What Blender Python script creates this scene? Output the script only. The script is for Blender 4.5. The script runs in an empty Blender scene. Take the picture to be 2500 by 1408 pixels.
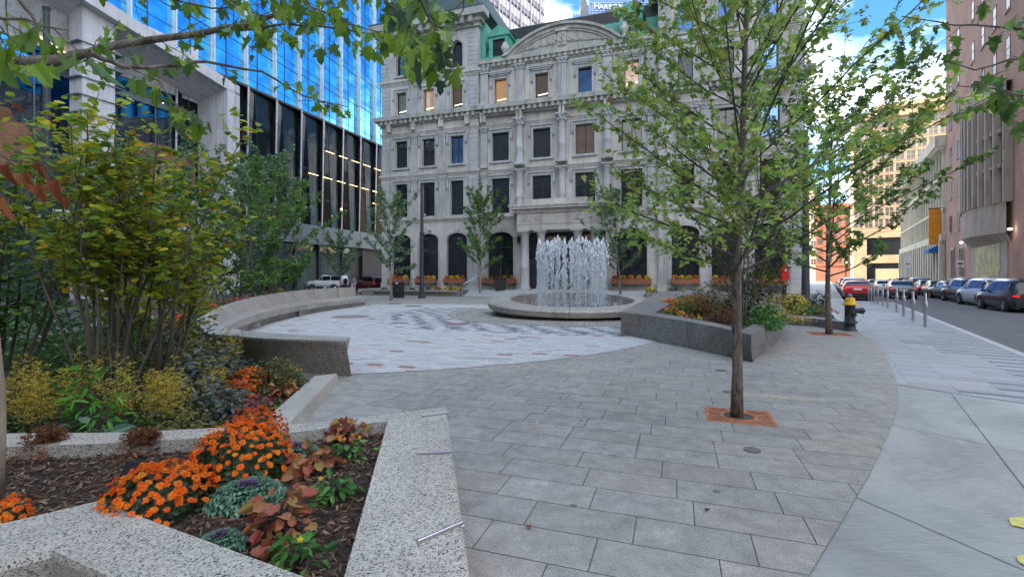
import bpy, math, random
from mathutils import Vector, Matrix
rad = math.radians
V = Vector
rnd = random.Random(11)
U = rnd.uniform
SC = bpy.context.scene
COL = SC.collection
# ---- camera model of the place: eye 1.65 m above the plaza
FP = 1170.0; HZ = 675.0; EYE = 1.65
def G(u, v, z=0.0):
    Y = FP*(EYE-z)/(v-HZ); return V(((u-1250)/FP*Y, Y, z))
def AT(u, v, Y):
    return V(((u-1250)/FP*Y, Y, EYE-(v-HZ)/FP*Y))
TH = rad(18.9)
A = V((math.cos(TH), -math.sin(TH), 0)); B = V((math.sin(TH), math.cos(TH), 0))   # along / away from the stone facade
SD = V((.55, .835, 0)).normalized(); SN = V((SD.y, -SD.x, 0))                       # along / across the street

class MB:
    def __init__(s): s.v = []; s.f = []; s.m = []; s.c = []; s.mi = 0; s.smooth = False; s.sm = []
    def face(s, pts, col=None):
        n = len(s.v); s.v.extend([tuple(p) for p in pts]); s.f.append(tuple(range(n, n+len(pts))))
        s.m.append(s.mi); s.sm.append(s.smooth); s.c.append(col)
    def grid(s, rows, closed=False, cap=False):
        n = len(s.v); w = len(rows[0])
        for r in rows: s.v.extend([tuple(p) for p in r])
        for i in range(len(rows)-1):
            for j in range(w if closed else w-1):
                k = (j+1) % w
                s.f.append((n+i*w+j, n+i*w+k, n+(i+1)*w+k, n+(i+1)*w+j)); s.m.append(s.mi); s.sm.append(s.smooth); s.c.append(None)
        if cap:
            s.f.append(tuple(n+j for j in range(w))[::-1]); s.f.append(tuple(n+(len(rows)-1)*w+j for j in range(w)))
            s.m += [s.mi]*2; s.sm += [False]*2; s.c += [None]*2
    def box(s, x0, x1, y0, y1, z0, z1, M=None):
        p = [V((x, y, z)) for z in (z0, z1) for y in (y0, y1) for x in (x0, x1)]
        if M is not None: p = [M @ q for q in p]
        n = len(s.v); s.v.extend([tuple(q) for q in p])
        for f in ((0,2,3,1),(4,5,7,6),(0,1,5,4),(2,6,7,3),(0,4,6,2),(1,3,7,5)):
            s.f.append(tuple(n+i for i in f)); s.m.append(s.mi); s.sm.append(False); s.c.append(None)
    def prism(s, poly, z0, z1, M=None, inset=0, batter=None):
        """poly: list of (x,y); batter: list of bottom (x,y)"""
        top = [V((p[0], p[1], z1 if len(p) < 3 else p[2])) for p in poly]
        bot = [V((p[0], p[1], z0)) for p in (batter or poly)]
        if M is not None: top = [M @ q for q in top]; bot = [M @ q for q in bot]
        n = len(top)
        s.face(top); s.face(bot[::-1])
        for i in range(n):
            j = (i+1) % n; s.face([bot[i], bot[j], top[j], top[i]])
    def tube(s, path, rads, n=6, cap=True):
        rows = []; up = V((.31, .2, .93)).normalized()
        for i, p in enumerate(path):
            p = V(p); a = V(path[max(i-1, 0)]); b = V(path[min(i+1, len(path)-1)])
            t = (b-a); t = t.normalized() if t.length > 1e-9 else V((0,0,1))
            x = t.cross(up)
            if x.length < .05: x = t.cross(V((1,0,0)))
            x.normalize(); y = t.cross(x)
            r = rads[i] if hasattr(rads, '__len__') else rads
            rows.append([p + x*(r*math.cos(2*math.pi*k/n)) + y*(r*math.sin(2*math.pi*k/n)) for k in range(n)])
        s.grid(rows, closed=True, cap=cap)
    def lathe(s, prof, c=(0,0,0), n=16, M=None, cap=False):
        rows = []
        for r, z in prof:
            row = [V((c[0]+r*math.cos(2*math.pi*k/n), c[1]+r*math.sin(2*math.pi*k/n), c[2]+z)) for k in range(n)]
            rows.append([M @ q for q in row] if M is not None else row)
        s.grid(rows, closed=True, cap=cap)
    def blob(s, c, r, sz=(1,1,1), n=6, m=4, jit=0):
        rows = []
        for i in range(m+1):
            ph = -math.pi/2 + math.pi*i/m
            rows.append([V((c[0]+r*sz[0]*max(math.cos(ph), .02)*math.cos(2*math.pi*k/n)*(1+U(-jit, jit)), c[1]+r*sz[1]*max(math.cos(ph), .02)*math.sin(2*math.pi*k/n)*(1+U(-jit, jit)),
                            c[2]+r*sz[2]*math.sin(ph))) for k in range(n)])
        s.grid(rows, closed=True)
    def build(s, name, mats, parent=None, loc=None, rz=0, bevel=0, seg=1, weld=False):
        me = bpy.data.meshes.new(name); me.from_pydata(s.v, [], s.f)
        if not isinstance(mats, (list, tuple)): mats = [mats]
        for m in mats: me.materials.append(m)
        if len(mats) > 1: me.polygons.foreach_set('material_index', s.m)
        me.polygons.foreach_set('use_smooth', s.sm)
        if any(c is not None for c in s.c):
            at = me.color_attributes.new('tint', 'FLOAT_COLOR', 'CORNER'); buf = []
            for f, c in zip(s.f, s.c):
                c = c or (1,1,1); buf.extend([c[0], c[1], c[2], 1.0]*len(f))
            at.data.foreach_set('color', buf)
        me.update()
        o = bpy.data.objects.new(name, me); COL.objects.link(o)
        if parent: o.parent = parent
        if loc is not None: o.location = loc
        o.rotation_euler.z = rz
        if bevel:
            b = o.modifiers.new('b', 'BEVEL'); b.width = bevel; b.segments = seg; b.limit_method = 'ANGLE'; b.angle_limit = rad(35)
        return o
def tag(o, label=None, cat=None, group=None, kind=None):
    if label: o['label'] = label
    if cat: o['category'] = cat
    if group: o['group'] = group
    if kind: o['kind'] = kind
    return o
def empty(name, loc=(0,0,0), rz=0):
    o = bpy.data.objects.new(name, None); COL.objects.link(o); o.location = loc; o.rotation_euler.z = rz; o.empty_display_size = .2; return o
KIDS = {}
def copy_tree(o, parent=None):
    c = o.copy(); COL.objects.link(c)
    if parent: c.parent = parent
    for ch in list(o.children): copy_tree(ch, c)
    return c
def clone(o, loc, rz=0, label=None, sc=None):
    c = copy_tree(o); c.location = loc; c.rotation_euler.z = rz
    if label: c['label'] = label
    if sc: c.scale = (sc, sc, sc) if not hasattr(sc, '__len__') else sc
    return c

# ---------------- materials
MATS = {}
def nodes(name):
    m = bpy.data.materials.new(name); m.use_nodes = True; nt = m.node_tree
    b = nt.nodes['Principled BSDF']; MATS[name] = m
    return m, nt, b
def N(nt, t, **kw):
    n = nt.nodes.new(t)
    for k, v in kw.items():
        if k in n.inputs: n.inputs[k].default_value = v
        else: setattr(n, k, v)
    return n
def ramp(nt, fac, stops, interp='LINEAR'):
    r = nt.nodes.new('ShaderNodeValToRGB'); r.color_ramp.interpolation = interp
    e = r.color_ramp.elements
    while len(e) < len(stops): e.new(.5)
    for i, (p, c) in enumerate(stops): e[i].position = p; e[i].color = (c[0], c[1], c[2], 1)
    nt.links.new(fac, r.inputs[0]); return r.outputs[0]
def mixc(nt, a, b, fac, mode='MIX'):
    m = nt.nodes.new('ShaderNodeMix'); m.data_type = 'RGBA'; m.blend_type = mode
    for sock, val in ((m.inputs[6], a), (m.inputs[7], b), (m.inputs[0], fac)):
        if isinstance(val, bpy.types.NodeSocket): nt.links.new(val, sock)
        elif isinstance(val, (int, float)): sock.default_value = val
        else: sock.default_value = (val[0], val[1], val[2], 1)
    return m.outputs[2]
def coords(nt, sc=(1,1,1), rot=0, kind='Object'):
    tc = nt.nodes.new('ShaderNodeTexCoord'); mp = nt.nodes.new('ShaderNodeMapping')
    mp.inputs['Scale'].default_value = sc; mp.inputs['Rotation'].default_value = (0, 0, rot)
    nt.links.new(tc.outputs[kind], mp.inputs[0]); return mp.outputs[0]
def pm(name, col, rough=.6, metal=0, var=.25, scale=3, bump=0, bscale=40, col2=None, spec=.5, stretch=(1,1,1), tint=False, coat=0, emit=None, es=0):
    """colour broken up by two noises, a fine bump, optional per-face tint"""
    m, nt, b = nodes(name); L = nt.links
    c = coords(nt, stretch)
    n1 = N(nt, 'ShaderNodeTexNoise', Scale=scale, Detail=5, Roughness=.6); L.new(c, n1.inputs['Vector'])
    lo = tuple(x*(1-var) for x in col); hi = tuple(min(1, x*(1+var)) for x in (col2 or col))
    o = ramp(nt, n1.outputs['Fac'], [(.3, lo), (.7, hi)])
    if tint:
        a = N(nt, 'ShaderNodeAttribute', attribute_name='tint'); o = mixc(nt, o, a.outputs['Color'], 1.0, 'MULTIPLY')
    L.new(o, b.inputs['Base Color'])
    b.inputs['Roughness'].default_value = rough; b.inputs['Metallic'].default_value = metal; b.inputs['Specular IOR Level'].default_value = spec
    if coat: b.inputs['Coat Weight'].default_value = coat
    if emit: b.inputs['Emission Color'].default_value = (*emit, 1); b.inputs['Emission Strength'].default_value = es
    if bump:
        n2 = N(nt, 'ShaderNodeTexNoise', Scale=bscale, Detail=4); L.new(c, n2.inputs['Vector'])
        bp = N(nt, 'ShaderNodeBump', Strength=bump, Distance=.02); L.new(n2.outputs['Fac'], bp.inputs['Height']); L.new(bp.outputs[0], b.inputs['Normal'])
    return m
def leafmat(name, cols, trans=.35, rough=.45):
    """each leaf its own tone"""
    m, nt, b = nodes(name); L = nt.links
    g = nt.nodes.new('ShaderNodeNewGeometry')
    st = [(i/max(1, len(cols)-1), c) for i, c in enumerate(cols)]
    o = ramp(nt, g.outputs['Random Per Island'], st)
    c = coords(nt); n1 = N(nt, 'ShaderNodeTexNoise', Scale=1.6, Detail=2); L.new(c, n1.inputs['Vector'])
    sh = ramp(nt, n1.outputs['Fac'], [(.3, (.72,.72,.72)), (.7, (1.2,1.2,1.2))])
    o = mixc(nt, o, sh, 1.0, 'MULTIPLY')
    L.new(o, b.inputs['Base Color']); b.inputs['Roughness'].default_value = rough; b.inputs['Specular IOR Level'].default_value = .35
    if trans:
        t = nt.nodes.new('ShaderNodeBsdfTranslucent'); L.new(o, t.inputs['Color'])
        mx = nt.nodes.new('ShaderNodeMixShader'); mx.inputs[0].default_value = trans
        L.new(b.outputs[0], mx.inputs[1]); L.new(t.outputs[0], mx.inputs[2]); L.new(mx.outputs[0], nt.nodes['Material Output'].inputs[0])
    return m
def granite(name, base, speck, scale, thr=.56, rough=.55, bump=.15):
    m, nt, b = nodes(name); L = nt.links; c = coords(nt)
    n1 = N(nt, 'ShaderNodeTexNoise', Scale=scale, Detail=2, Roughness=.5, Distortion=.4); L.new(c, n1.inputs['Vector'])
    n2 = N(nt, 'ShaderNodeTexNoise', Scale=scale*.35, Detail=3); L.new(c, n2.inputs['Vector'])
    n3 = N(nt, 'ShaderNodeTexNoise', Scale=.9, Detail=4); L.new(c, n3.inputs['Vector'])
    bb = ramp(nt, n2.outputs['Fac'], [(.35, tuple(x*.8 for x in base)), (.65, tuple(min(1, x*1.15) for x in base))])
    st = ramp(nt, n3.outputs['Fac'], [(.3, (.82,.8,.78)), (.65, (1.05,1.05,1.05))]); bb = mixc(nt, bb, st, 1., 'MULTIPLY')
    f = ramp(nt, n1.outputs['Fac'], [(thr-.02, (0,0,0)), (thr+.03, (1,1,1))])
    o = mixc(nt, bb, speck, f); L.new(o, b.inputs['Base Color']); b.inputs['Roughness'].default_value = rough
    bp = N(nt, 'ShaderNodeBump', Strength=bump, Distance=.01); L.new(n1.outputs['Fac'], bp.inputs['Height']); bp.invert = True; L.new(bp.outputs[0], b.inputs['Normal'])
    return m
def brickmat(name, c1, c2, mort, scale=1, w=.22, h=.075, axis='XZ', rough=.85, msize=.012):
    m, nt, b = nodes(name); L = nt.links
    tc = nt.nodes.new('ShaderNodeTexCoord'); sp = nt.nodes.new('ShaderNodeSeparateXYZ'); cb = nt.nodes.new('ShaderNodeCombineXYZ')
    L.new(tc.outputs['Object'], sp.inputs[0])
    if axis == 'XZ':
        ad = N(nt, 'ShaderNodeMath', operation='ADD'); L.new(sp.outputs[0], ad.inputs[0]); L.new(sp.outputs[1], ad.inputs[1]); L.new(ad.outputs[0], cb.inputs[0]); L.new(sp.outputs[2], cb.inputs[1])
    else: L.new(sp.outputs[0], cb.inputs[0]); L.new(sp.outputs[1], cb.inputs[1])
    br = N(nt, 'ShaderNodeTexBrick', Scale=scale); br.inputs['Color1'].default_value = (*c1, 1); br.inputs['Color2'].default_value = (*c2, 1); br.inputs['Mortar'].default_value = (*mort, 1)
    br.inputs['Brick Width'].default_value = w; br.inputs['Row Height'].default_value = h; br.inputs['Mortar Size'].default_value = msize; br.inputs['Bias'].default_value = 0
    L.new(cb.outputs[0], br.inputs['Vector'])
    n1 = N(nt, 'ShaderNodeTexNoise', Scale=.35, Detail=6); L.new(tc.outputs['Object'], n1.inputs['Vector'])
    st = ramp(nt, n1.outputs['Fac'], [(.3, (.75,.75,.76)), (.7, (1.15,1.13,1.1))])
    o = mixc(nt, br.outputs['Color'], st, 1., 'MULTIPLY'); L.new(o, b.inputs['Base Color']); b.inputs['Roughness'].default_value = rough
    return m
def glassmat(name, tint, metal=.0, rough=.03, spec=.8, wav=.0, wscale=.6, emit=None, es=0):
    m, nt, b = nodes(name); L = nt.links
    c = coords(nt); n1 = N(nt, 'ShaderNodeTexNoise', Scale=.7, Detail=3); L.new(c, n1.inputs['Vector'])
    o = ramp(nt, n1.outputs['Fac'], [(.35, tuple(x*.7 for x in tint)), (.7, tuple(min(1, x*1.3) for x in tint))])
    L.new(o, b.inputs['Base Color']); b.inputs['Metallic'].default_value = metal; b.inputs['Roughness'].default_value = rough; b.inputs['Specular IOR Level'].default_value = spec
    b.inputs['IOR'].default_value = 1.6
    if emit: b.inputs['Emission Color'].default_value = (*emit, 1); b.inputs['Emission Strength'].default_value = es
    if wav:
        n2 = N(nt, 'ShaderNodeTexNoise', Scale=wscale, Detail=1); L.new(c, n2.inputs['Vector'])
        bp = N(nt, 'ShaderNodeBump', Strength=wav, Distance=.1); L.new(n2.outputs['Fac'], bp.inputs['Height']); L.new(bp.outputs[0], b.inputs['Normal'])
    return m

def clip(poly, reg):
    """Sutherland-Hodgman, reg convex and counter-clockwise, 2-D"""
    out = [(p[0], p[1]) for p in poly]
    n = len(reg)
    for i in range(n):
        ax, ay = reg[i][0], reg[i][1]; bx, by = reg[(i+1) % n][0], reg[(i+1) % n][1]
        ins = out; out = []
        if not ins: return []
        def side(p): return (bx-ax)*(p[1]-ay)-(by-ay)*(p[0]-ax)
        for j in range(len(ins)):
            p = ins[j]; q = ins[(j+1) % len(ins)]; sp = side(p); sq = side(q)
            if sp >= 0: out.append(p)
            if (sp > 0 > sq) or (sp < 0 < sq):
                t = sp/(sp-sq); out.append((p[0]+t*(q[0]-p[0]), p[1]+t*(q[1]-p[1])))
    return out
def circle(cx, cy, r, n=96): return [(cx+r*math.cos(2*math.pi*k/n), cy+r*math.sin(2*math.pi*k/n)) for k in range(n)]
def pave(mb, reg, ax, ay, w, h, gap, z, tintf, offs=None, org=(0,0)):
    """lay single stones of w x h in staggered rows, clipped to a convex region"""
    us = [(p[0]-org[0])*ax.x+(p[1]-org[1])*ax.y for p in reg]; vs = [(p[0]-org[0])*ay.x+(p[1]-org[1])*ay.y for p in reg]
    r0 = int(min(vs)//h)-1; r1 = int(max(vs)//h)+1; c0 = int(min(us)//w)-2; c1 = int(max(us)//w)+2
    for r in range(r0, r1+1):
        off = (offs(r) if offs else (r % 2)*.5)*w
        for c in range(c0, c1+1):
            x0 = c*w+off+gap/2; x1 = (c+1)*w+off-gap/2; y0 = r*h+gap/2; y1 = (r+1)*h-gap/2
            q = [(org[0]+ax.x*x+ay.x*y, org[1]+ax.y*x+ay.y*y) for x, y in ((x0,y0),(x1,y0),(x1,y1),(x0,y1))]
            # cheap reject
            cx = sum(p[0] for p in q)/4; cy = sum(p[1] for p in q)/4
            t = tintf(r, c, cx, cy)
            if t is None: continue
            k = clip(q, reg)
            if len(k) > 2: mb.face([(p[0], p[1], z) for p in k], t)
M = {}
M['ground'] = pm('m_ground', (.09,.09,.09), .9, var=.2)
M['asphalt'] = pm('m_asphalt', (.115,.115,.12), .85, var=.18, scale=1.2, bump=.3, bscale=120)
M['concrete'] = pm('m_concrete', (.46,.465,.45), .85, var=.10, scale=1.1, bump=.9, bscale=60)
M['joint'] = pm('m_joint', (.075,.073,.07), .9)
M['slab'] = pm('m_slab', (.305,.288,.262), .62, var=.18, scale=6, bump=.25, bscale=30, tint=True)
M['paver'] = pm('m_paver', (.47,.475,.47), .8, var=.1, scale=20, tint=True)
M['pjoint'] = pm('m_pjoint', (.26,.27,.28), .9)
M['kerb'] = pm('m_kerb', (.42,.43,.44), .75, var=.12, scale=4)
M['gran'] = granite('m_granite', (.50,.465,.405), (.035,.037,.045), 125, .575)
M['gran_dark'] = granite('m_granite_dark', (.27,.25,.235), (.02,.02,.022), 70, .55)
M['gran_mid'] = granite('m_granite_mid', (.40,.37,.33), (.05,.05,.055), 60, .59)
M['stone'] = pm('m_limestone', (.50,.47,.43), .85, var=.22, scale=.45, bump=.25, bscale=5, col2=(.50,.48,.45))
M['stone2'] = pm('m_limestone_blue', (.43,.43,.43), .85, var=.15, scale=.8, bump=.2, bscale=5)
M['stone_st'] = pm('m_limestone_stained', (.38,.37,.34), .85, var=.3, scale=1.2, bump=.3, bscale=5)
M['copper'] = pm('m_copper_roof', (.09,.33,.255), .7, var=.35, scale=1.5, stretch=(1,1,.3))
M['copperdark'] = pm('m_copper_dark', (.05,.08,.08), .7, var=.3)
M['winframe'] = pm('m_window_frame', (.025,.025,.028), .5)
M['pane_far'] = glassmat('m_pane_far', (.10,.10,.10), spec=.6, rough=.1)
M['pane_side'] = glassmat('m_pane_side', (.03,.034,.042), spec=.12, rough=.25)
M['pane'] = glassmat('m_pane', (.014,.018,.024), spec=.55, wav=.12, wscale=.9)
M['pane_sky'] = glassmat('m_pane_sky', (.09,.17,.33), metal=.85, rough=.05, wav=.08)  # blue tint puts a sky reflection into the colour of these panes
M['pane_warm'] = glassmat('m_pane_warm', (.16,.10,.06), spec=1, emit=(1,.5,.16), es=.07)
M['pane_mauve'] = glassmat('m_pane_mauve', (.055,.045,.04), spec=.35, emit=(1,.7,.45), es=.012)
M['blueglass'] = glassmat('m_blue_glass', (.16,.58,1.0), metal=1, rough=.03, wav=.06, wscale=.25)
M['darkglass'] = glassmat('m_dark_glass', (.010,.014,.016), spec=.12, rough=.03, wav=.35, wscale=.5)
M['lobbyglass'] = glassmat('m_lobby_glass', (.05,.085,.08), spec=.9, rough=.05)
M['fin'] = pm('m_fin', (.66,.63,.65), .4, metal=.15, var=.2, scale=2)
M['mull'] = pm('m_mullion', (.03,.05,.08), .4, metal=.3)
M['band'] = pm('m_band', (.17,.205,.23), .45, metal=.3, var=.1)
M['pale'] = pm('m_pale_concrete', (.55,.54,.56), .8, var=.1, scale=.6, bump=.1, bscale=8)
M['steel'] = pm('m_steel', (.46,.46,.48), .38, metal=1, var=.1)
M['steeldk'] = pm('m_steel_dark', (.32,.32,.34), .35, metal=1, var=.1)
M['black'] = pm('m_black_metal', (.018,.019,.022), .45, var=.2)
M['pole'] = pm('m_pole', (.035,.042,.055), .45, var=.2)
M['rust'] = pm('m_rust', (.42,.13,.05), .75, var=.3, scale=14, col2=(.5,.19,.09))
M['mulch'] = pm('m_mulch', (.045,.028,.02), .95, var=.5, scale=30, bump=.8, bscale=70)
M['chip'] = leafmat('m_mulch_chip', [(.04,.022,.014),(.08,.045,.028),(.15,.085,.05),(.06,.032,.02),(.26,.18,.12),(.045,.026,.016)], 0, .9)
M['bark'] = pm('m_bark', (.085,.07,.058), .9, var=.6, scale=24, bump=.8, bscale=35, stretch=(1,1,.35), col2=(.15,.125,.10))
M['barkpale'] = pm('m_bark_pale', (.26,.21,.16), .9, var=.3, scale=9, bump=.6, bscale=30, stretch=(1,1,.3))
M['twig'] = pm('m_twig', (.085,.072,.065), .85, var=.3)
M['water'] = None
M['brick'] = brickmat('m_brick', (.50,.25,.17), (.42,.19,.125), (.42,.31,.25))
M['orangewall'] = pm('m_orange_wall', (.62,.30,.19), .85, var=.08)
M['tan'] = pm('m_tan_stone', (.50,.36,.22), .85, var=.15, scale=.5)
M['cream'] = pm('m_cream_stone', (.66,.60,.47), .85, var=.1, scale=.5)
M['redbrick'] = brickmat('m_red_brick', (.48,.15,.09), (.40,.11,.07), (.36,.2,.15))
M['lime'] = pm('m_bay_stone', (.44,.37,.32), .85, var=.12, scale=.8)
M['tyre'] = pm('m_tyre', (.02,.02,.02), .85)
M['carglass'] = glassmat('m_car_glass', (.012,.014,.018), spec=.35)
M['redlens'] = pm('m_red_lens', (.5,.012,.01), .25, emit=(1,.03,.02), es=.15)
M['white'] = pm('m_white', (.78,.78,.77), .5, var=.06)
M['reds'] = pm('m_red_paint', (.62,.012,.012), .4, var=.1)
M['yellowp'] = pm('m_yellow_paint', (.85,.48,.02), .45, var=.1)
M['cedar'] = pm('m_cedar', (.30,.11,.055), .75, var=.3, scale=5, stretch=(1,1,6))

def broom(m):
    nt = m.node_tree; L = nt.links; b = nt.nodes['Principled BSDF']; bp = [n for n in nt.nodes if n.type == 'BUMP'][0]
    c = coords(nt, (3, 90, 1), TH+rad(8)); n1 = N(nt, 'ShaderNodeTexNoise', Scale=1.6, Detail=4, Roughness=.6); L.new(c, n1.inputs['Vector']); L.new(n1.outputs['Fac'], bp.inputs['Height'])
    old = b.inputs['Base Color'].links[0].from_socket; st = ramp(nt, n1.outputs['Fac'], [(.32, (.84,.85,.86)), (.62, (1.06,1.06,1.05))]); c2 = coords(nt); n2 = N(nt, 'ShaderNodeTexNoise', Scale=.55, Detail=9, Roughness=.68, Distortion=.6); L.new(c2, n2.inputs['Vector']); s2 = ramp(nt, n2.outputs['Fac'], [(.33, (.74,.74,.74)), (.52, (1,1,1)), (.68, (1.08,1.08,1.07))]); vo = N(nt, 'ShaderNodeTexVoronoi', Scale=1.1); L.new(c2, vo.inputs['Vector']); vs = ramp(nt, vo.outputs['Distance'], [(.022, (.5,.5,.5)), (.04, (1,1,1))]); L.new(mixc(nt, mixc(nt, mixc(nt, old, st, 1., 'MULTIPLY'), s2, 1., 'MULTIPLY'), vs, 1., 'MULTIPLY'), b.inputs['Base Color'])
broom(M['concrete'])
def veins(m):
    nt = m.node_tree; L = nt.links; b = nt.nodes['Principled BSDF']; old = b.inputs['Base Color'].links[0].from_socket; c = coords(nt)
    n1 = N(nt, 'ShaderNodeTexNoise', Scale=1.1, Detail=8, Roughness=.75, Distortion=1.2); L.new(c, n1.inputs['Vector']); n2 = N(nt, 'ShaderNodeTexNoise', Scale=140, Detail=2); L.new(c, n2.inputs['Vector'])
    st = ramp(nt, n1.outputs['Fac'], [(.30, (.80,.80,.80)), (.5, (1,1,1)), (.60, (1.0,1.0,1.0)), (.66, (1.22,1.22,1.22))]); sp = ramp(nt, n2.outputs['Fac'], [(.35, (.72,.72,.72)), (.65, (1.25,1.25,1.25))])
    vo = N(nt, 'ShaderNodeTexVoronoi', Scale=1.7); L.new(c, vo.inputs['Vector']); vs = ramp(nt, vo.outputs['Distance'], [(.035, (.45,.45,.45)), (.06, (1,1,1))]); o = mixc(nt, mixc(nt, mixc(nt, old, st, 1., 'MULTIPLY'), sp, 1., 'MULTIPLY'), vs, 1., 'MULTIPLY'); L.new(o, b.inputs['Base Color'])
veins(M['slab'])

def streaks(m, k=1.0):
    nt = m.node_tree; L = nt.links; b = nt.nodes['Principled BSDF']; old = b.inputs['Base Color'].links[0].from_socket; c = coords(nt, (1.6,1.6,.12)); c2 = coords(nt)
    n1 = N(nt, 'ShaderNodeTexNoise', Scale=1.5, Detail=7, Roughness=.7); L.new(c, n1.inputs['Vector']); n2 = N(nt, 'ShaderNodeTexNoise', Scale=5, Detail=8, Roughness=.75); L.new(c2, n2.inputs['Vector'])
    st = ramp(nt, n1.outputs['Fac'], [(.34, (.62,.62,.60)), (.50, (1,1,1)), (.7, (1.08,1.07,1.04))]); s2 = ramp(nt, n2.outputs['Fac'], [(.33, (.78,.78,.79)), (.5, (1,1,1))])
    L.new(mixc(nt, mixc(nt, old, st, k, 'MULTIPLY'), s2, k, 'MULTIPLY'), b.inputs['Base Color'])
for q in ('stone', 'stone2', 'stone_st', 'pale', 'lime', 'cream'): streaks(M[q], .8)
streaks(M['gran'], .35); streaks(M['gran_mid'], .6); streaks(M['gran_dark'], .6)
# ---------------- camera, sky, sun
cam_d = bpy.data.cameras.new('camera'); cam = bpy.data.objects.new('camera', cam_d); COL.objects.link(cam); SC.camera = cam
cam.location = (0, 0, EYE); cam.rotation_euler = (rad(90), 0, 0)
cam_d.sensor_width = 36; cam_d.lens = 36*FP/2500; cam_d.shift_y = -(704-HZ)/2500; cam_d.clip_end = 3000; cam_d.clip_start = .05
SUN_EL = rad(36); sv = V((-.955, .25, 0)).normalized()
sdir = V((sv.x*math.cos(SUN_EL), sv.y*math.cos(SUN_EL), math.sin(SUN_EL)))
sl = bpy.data.lights.new('sun', 'SUN'); sl.energy = 3.3; sl.angle = rad(.5); sl.color = (1, .86, .70)
so = bpy.data.objects.new('sun', sl); COL.objects.link(so); so.rotation_euler = sdir.to_track_quat('Z', 'Y').to_euler(); so.location = (0,0,60)
w = bpy.data.worlds.new('World'); SC.world = w; w.use_nodes = True; nt = w.node_tree; L = nt.links
bg = nt.nodes['Background']
sky = nt.nodes.new('ShaderNodeTexSky'); sky.sky_type = 'NISHITA'; sky.sun_disc = False; sky.sun_elevation = SUN_EL
sky.sun_rotation = math.atan2(sv.x, sv.y); sky.air_density = 1.1; sky.dust_density = .6; sky.ozone_density = 2.2
tc = nt.nodes.new('ShaderNodeTexCoord'); mp = nt.nodes.new('ShaderNodeMapping'); mp.inputs['Scale'].default_value = (1, 1, 2.0); mp.inputs['Location'].default_value = (2.1, 1.1, .0)
L.new(tc.outputs['Generated'], mp.inputs[0])
nz = N(nt, 'ShaderNodeTexNoise', Scale=2.1, Detail=8, Roughness=.55, Distortion=.15); L.new(mp.outputs[0], nz.inputs['Vector'])
cf = ramp(nt, nz.outputs['Fac'], [(.45, (0,0,0)), (.585, (1,1,1))])
hs = N(nt, 'ShaderNodeHueSaturation', Saturation=1.35, Value=.62); L.new(sky.outputs[0], hs.inputs['Color'])
cl = mixc(nt, hs.outputs[0], (6.5, 6.6, 6.9), cf); L.new(cl, bg.inputs[0]); bg.inputs[1].default_value = .12
SC.view_settings.view_transform = 'Standard'; SC.view_settings.look = 'None'; SC.view_settings.gamma = 1; SC.view_settings.exposure = 2.3
SC.render.engine = 'CYCLES'
SC.cycles.max_bounces = 6; SC.cycles.transparent_max_bounces = 8

# ---------------- ground sheets, each a few mm above the one below
def P2(n, s): p = SN*n+SD*s; return (p.x, p.y)      # street coordinates
mb = MB(); mb.face([(-700,-300,-.16),(700,-300,-.16),(700,1200,-.16),(-700,1200,-.16)]); tag(mb.build('ground', M['ground']), kind='structure')
mb = MB(); mb.face([(*P2(-1.4,-60),-.13),(*P2(9.7,-60),-.13),(*P2(9.7,260),-.13),(*P2(-1.4,260),-.13)])
tag(mb.build('road', M['asphalt']), kind='structure')
SBUMP = 39.5
pav = [P2(3.35,-20), P2(3.35,SBUMP-1), P2(2.9,SBUMP), P2(.75,SBUMP+.4), P2(.75,240), P2(-14,240)]
pvp = pav+[(-120,190),(-120,-30)]
mb = MB(); mb.prism(pvp, -.155, 0.0); tag(mb.build('pavement', M['concrete']), kind='structure')
# granite kerb: single stones along the edge
mb = MB()
edge = [V((*p, 0)) for p in [P2(3.35,-6), P2(3.35,SBUMP-1), P2(2.9,SBUMP), P2(.75,SBUMP+.4), P2(.75,200)]]
for a, b in zip(edge[:-1], edge[1:]):
    d = (b-a); n = max(1, int(d.length/1.8)); d.normalize(); q = V((d.y, -d.x, 0)); st = (b-a).length/n
    for i in range(n):
        p = a+d*(i*st+.006); r = a+d*((i+1)*st-.006)
        mb.prism([(p.x-q.x*.0, p.y-q.y*.0), (r.x, r.y), (r.x+q.x*.18, r.y+q.y*.18), (p.x+q.x*.18, p.y+q.y*.18)][::-1], -.15, .006)
tag(mb.build('kerb', M['kerb'], bevel=.012), kind='structure')
mb = MB()
mb.prism([P2(9.7,-60), P2(14,-60), P2(14,260), P2(9.7,260)][::-1], -.15, .0)
tag(mb.build('pavement', M['concrete']), kind='structure')
# concrete joints
mb = MB()
def jline(p, q, w=.007, z=.004):
    d = (q-p).normalized(); o = V((-d.y, d.x, 0))*w/2
    mb.face([(p-o)+V((0,0,z)), (q-o)+V((0,0,z)), (q+o)+V((0,0,z)), (p+o)+V((0,0,z))])
for a, b in (((2085,1212),(2500,1392)), ((2165,1035),(2500,1105)), ((2310,945),(2500,1190)), ((2500,1190),(2700,1600)), ((1900,1460),(2330,1500))):
    jline(G(*a), G(*b))
tag(mb.build('paving_joints', M['joint']), kind='structure')
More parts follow.
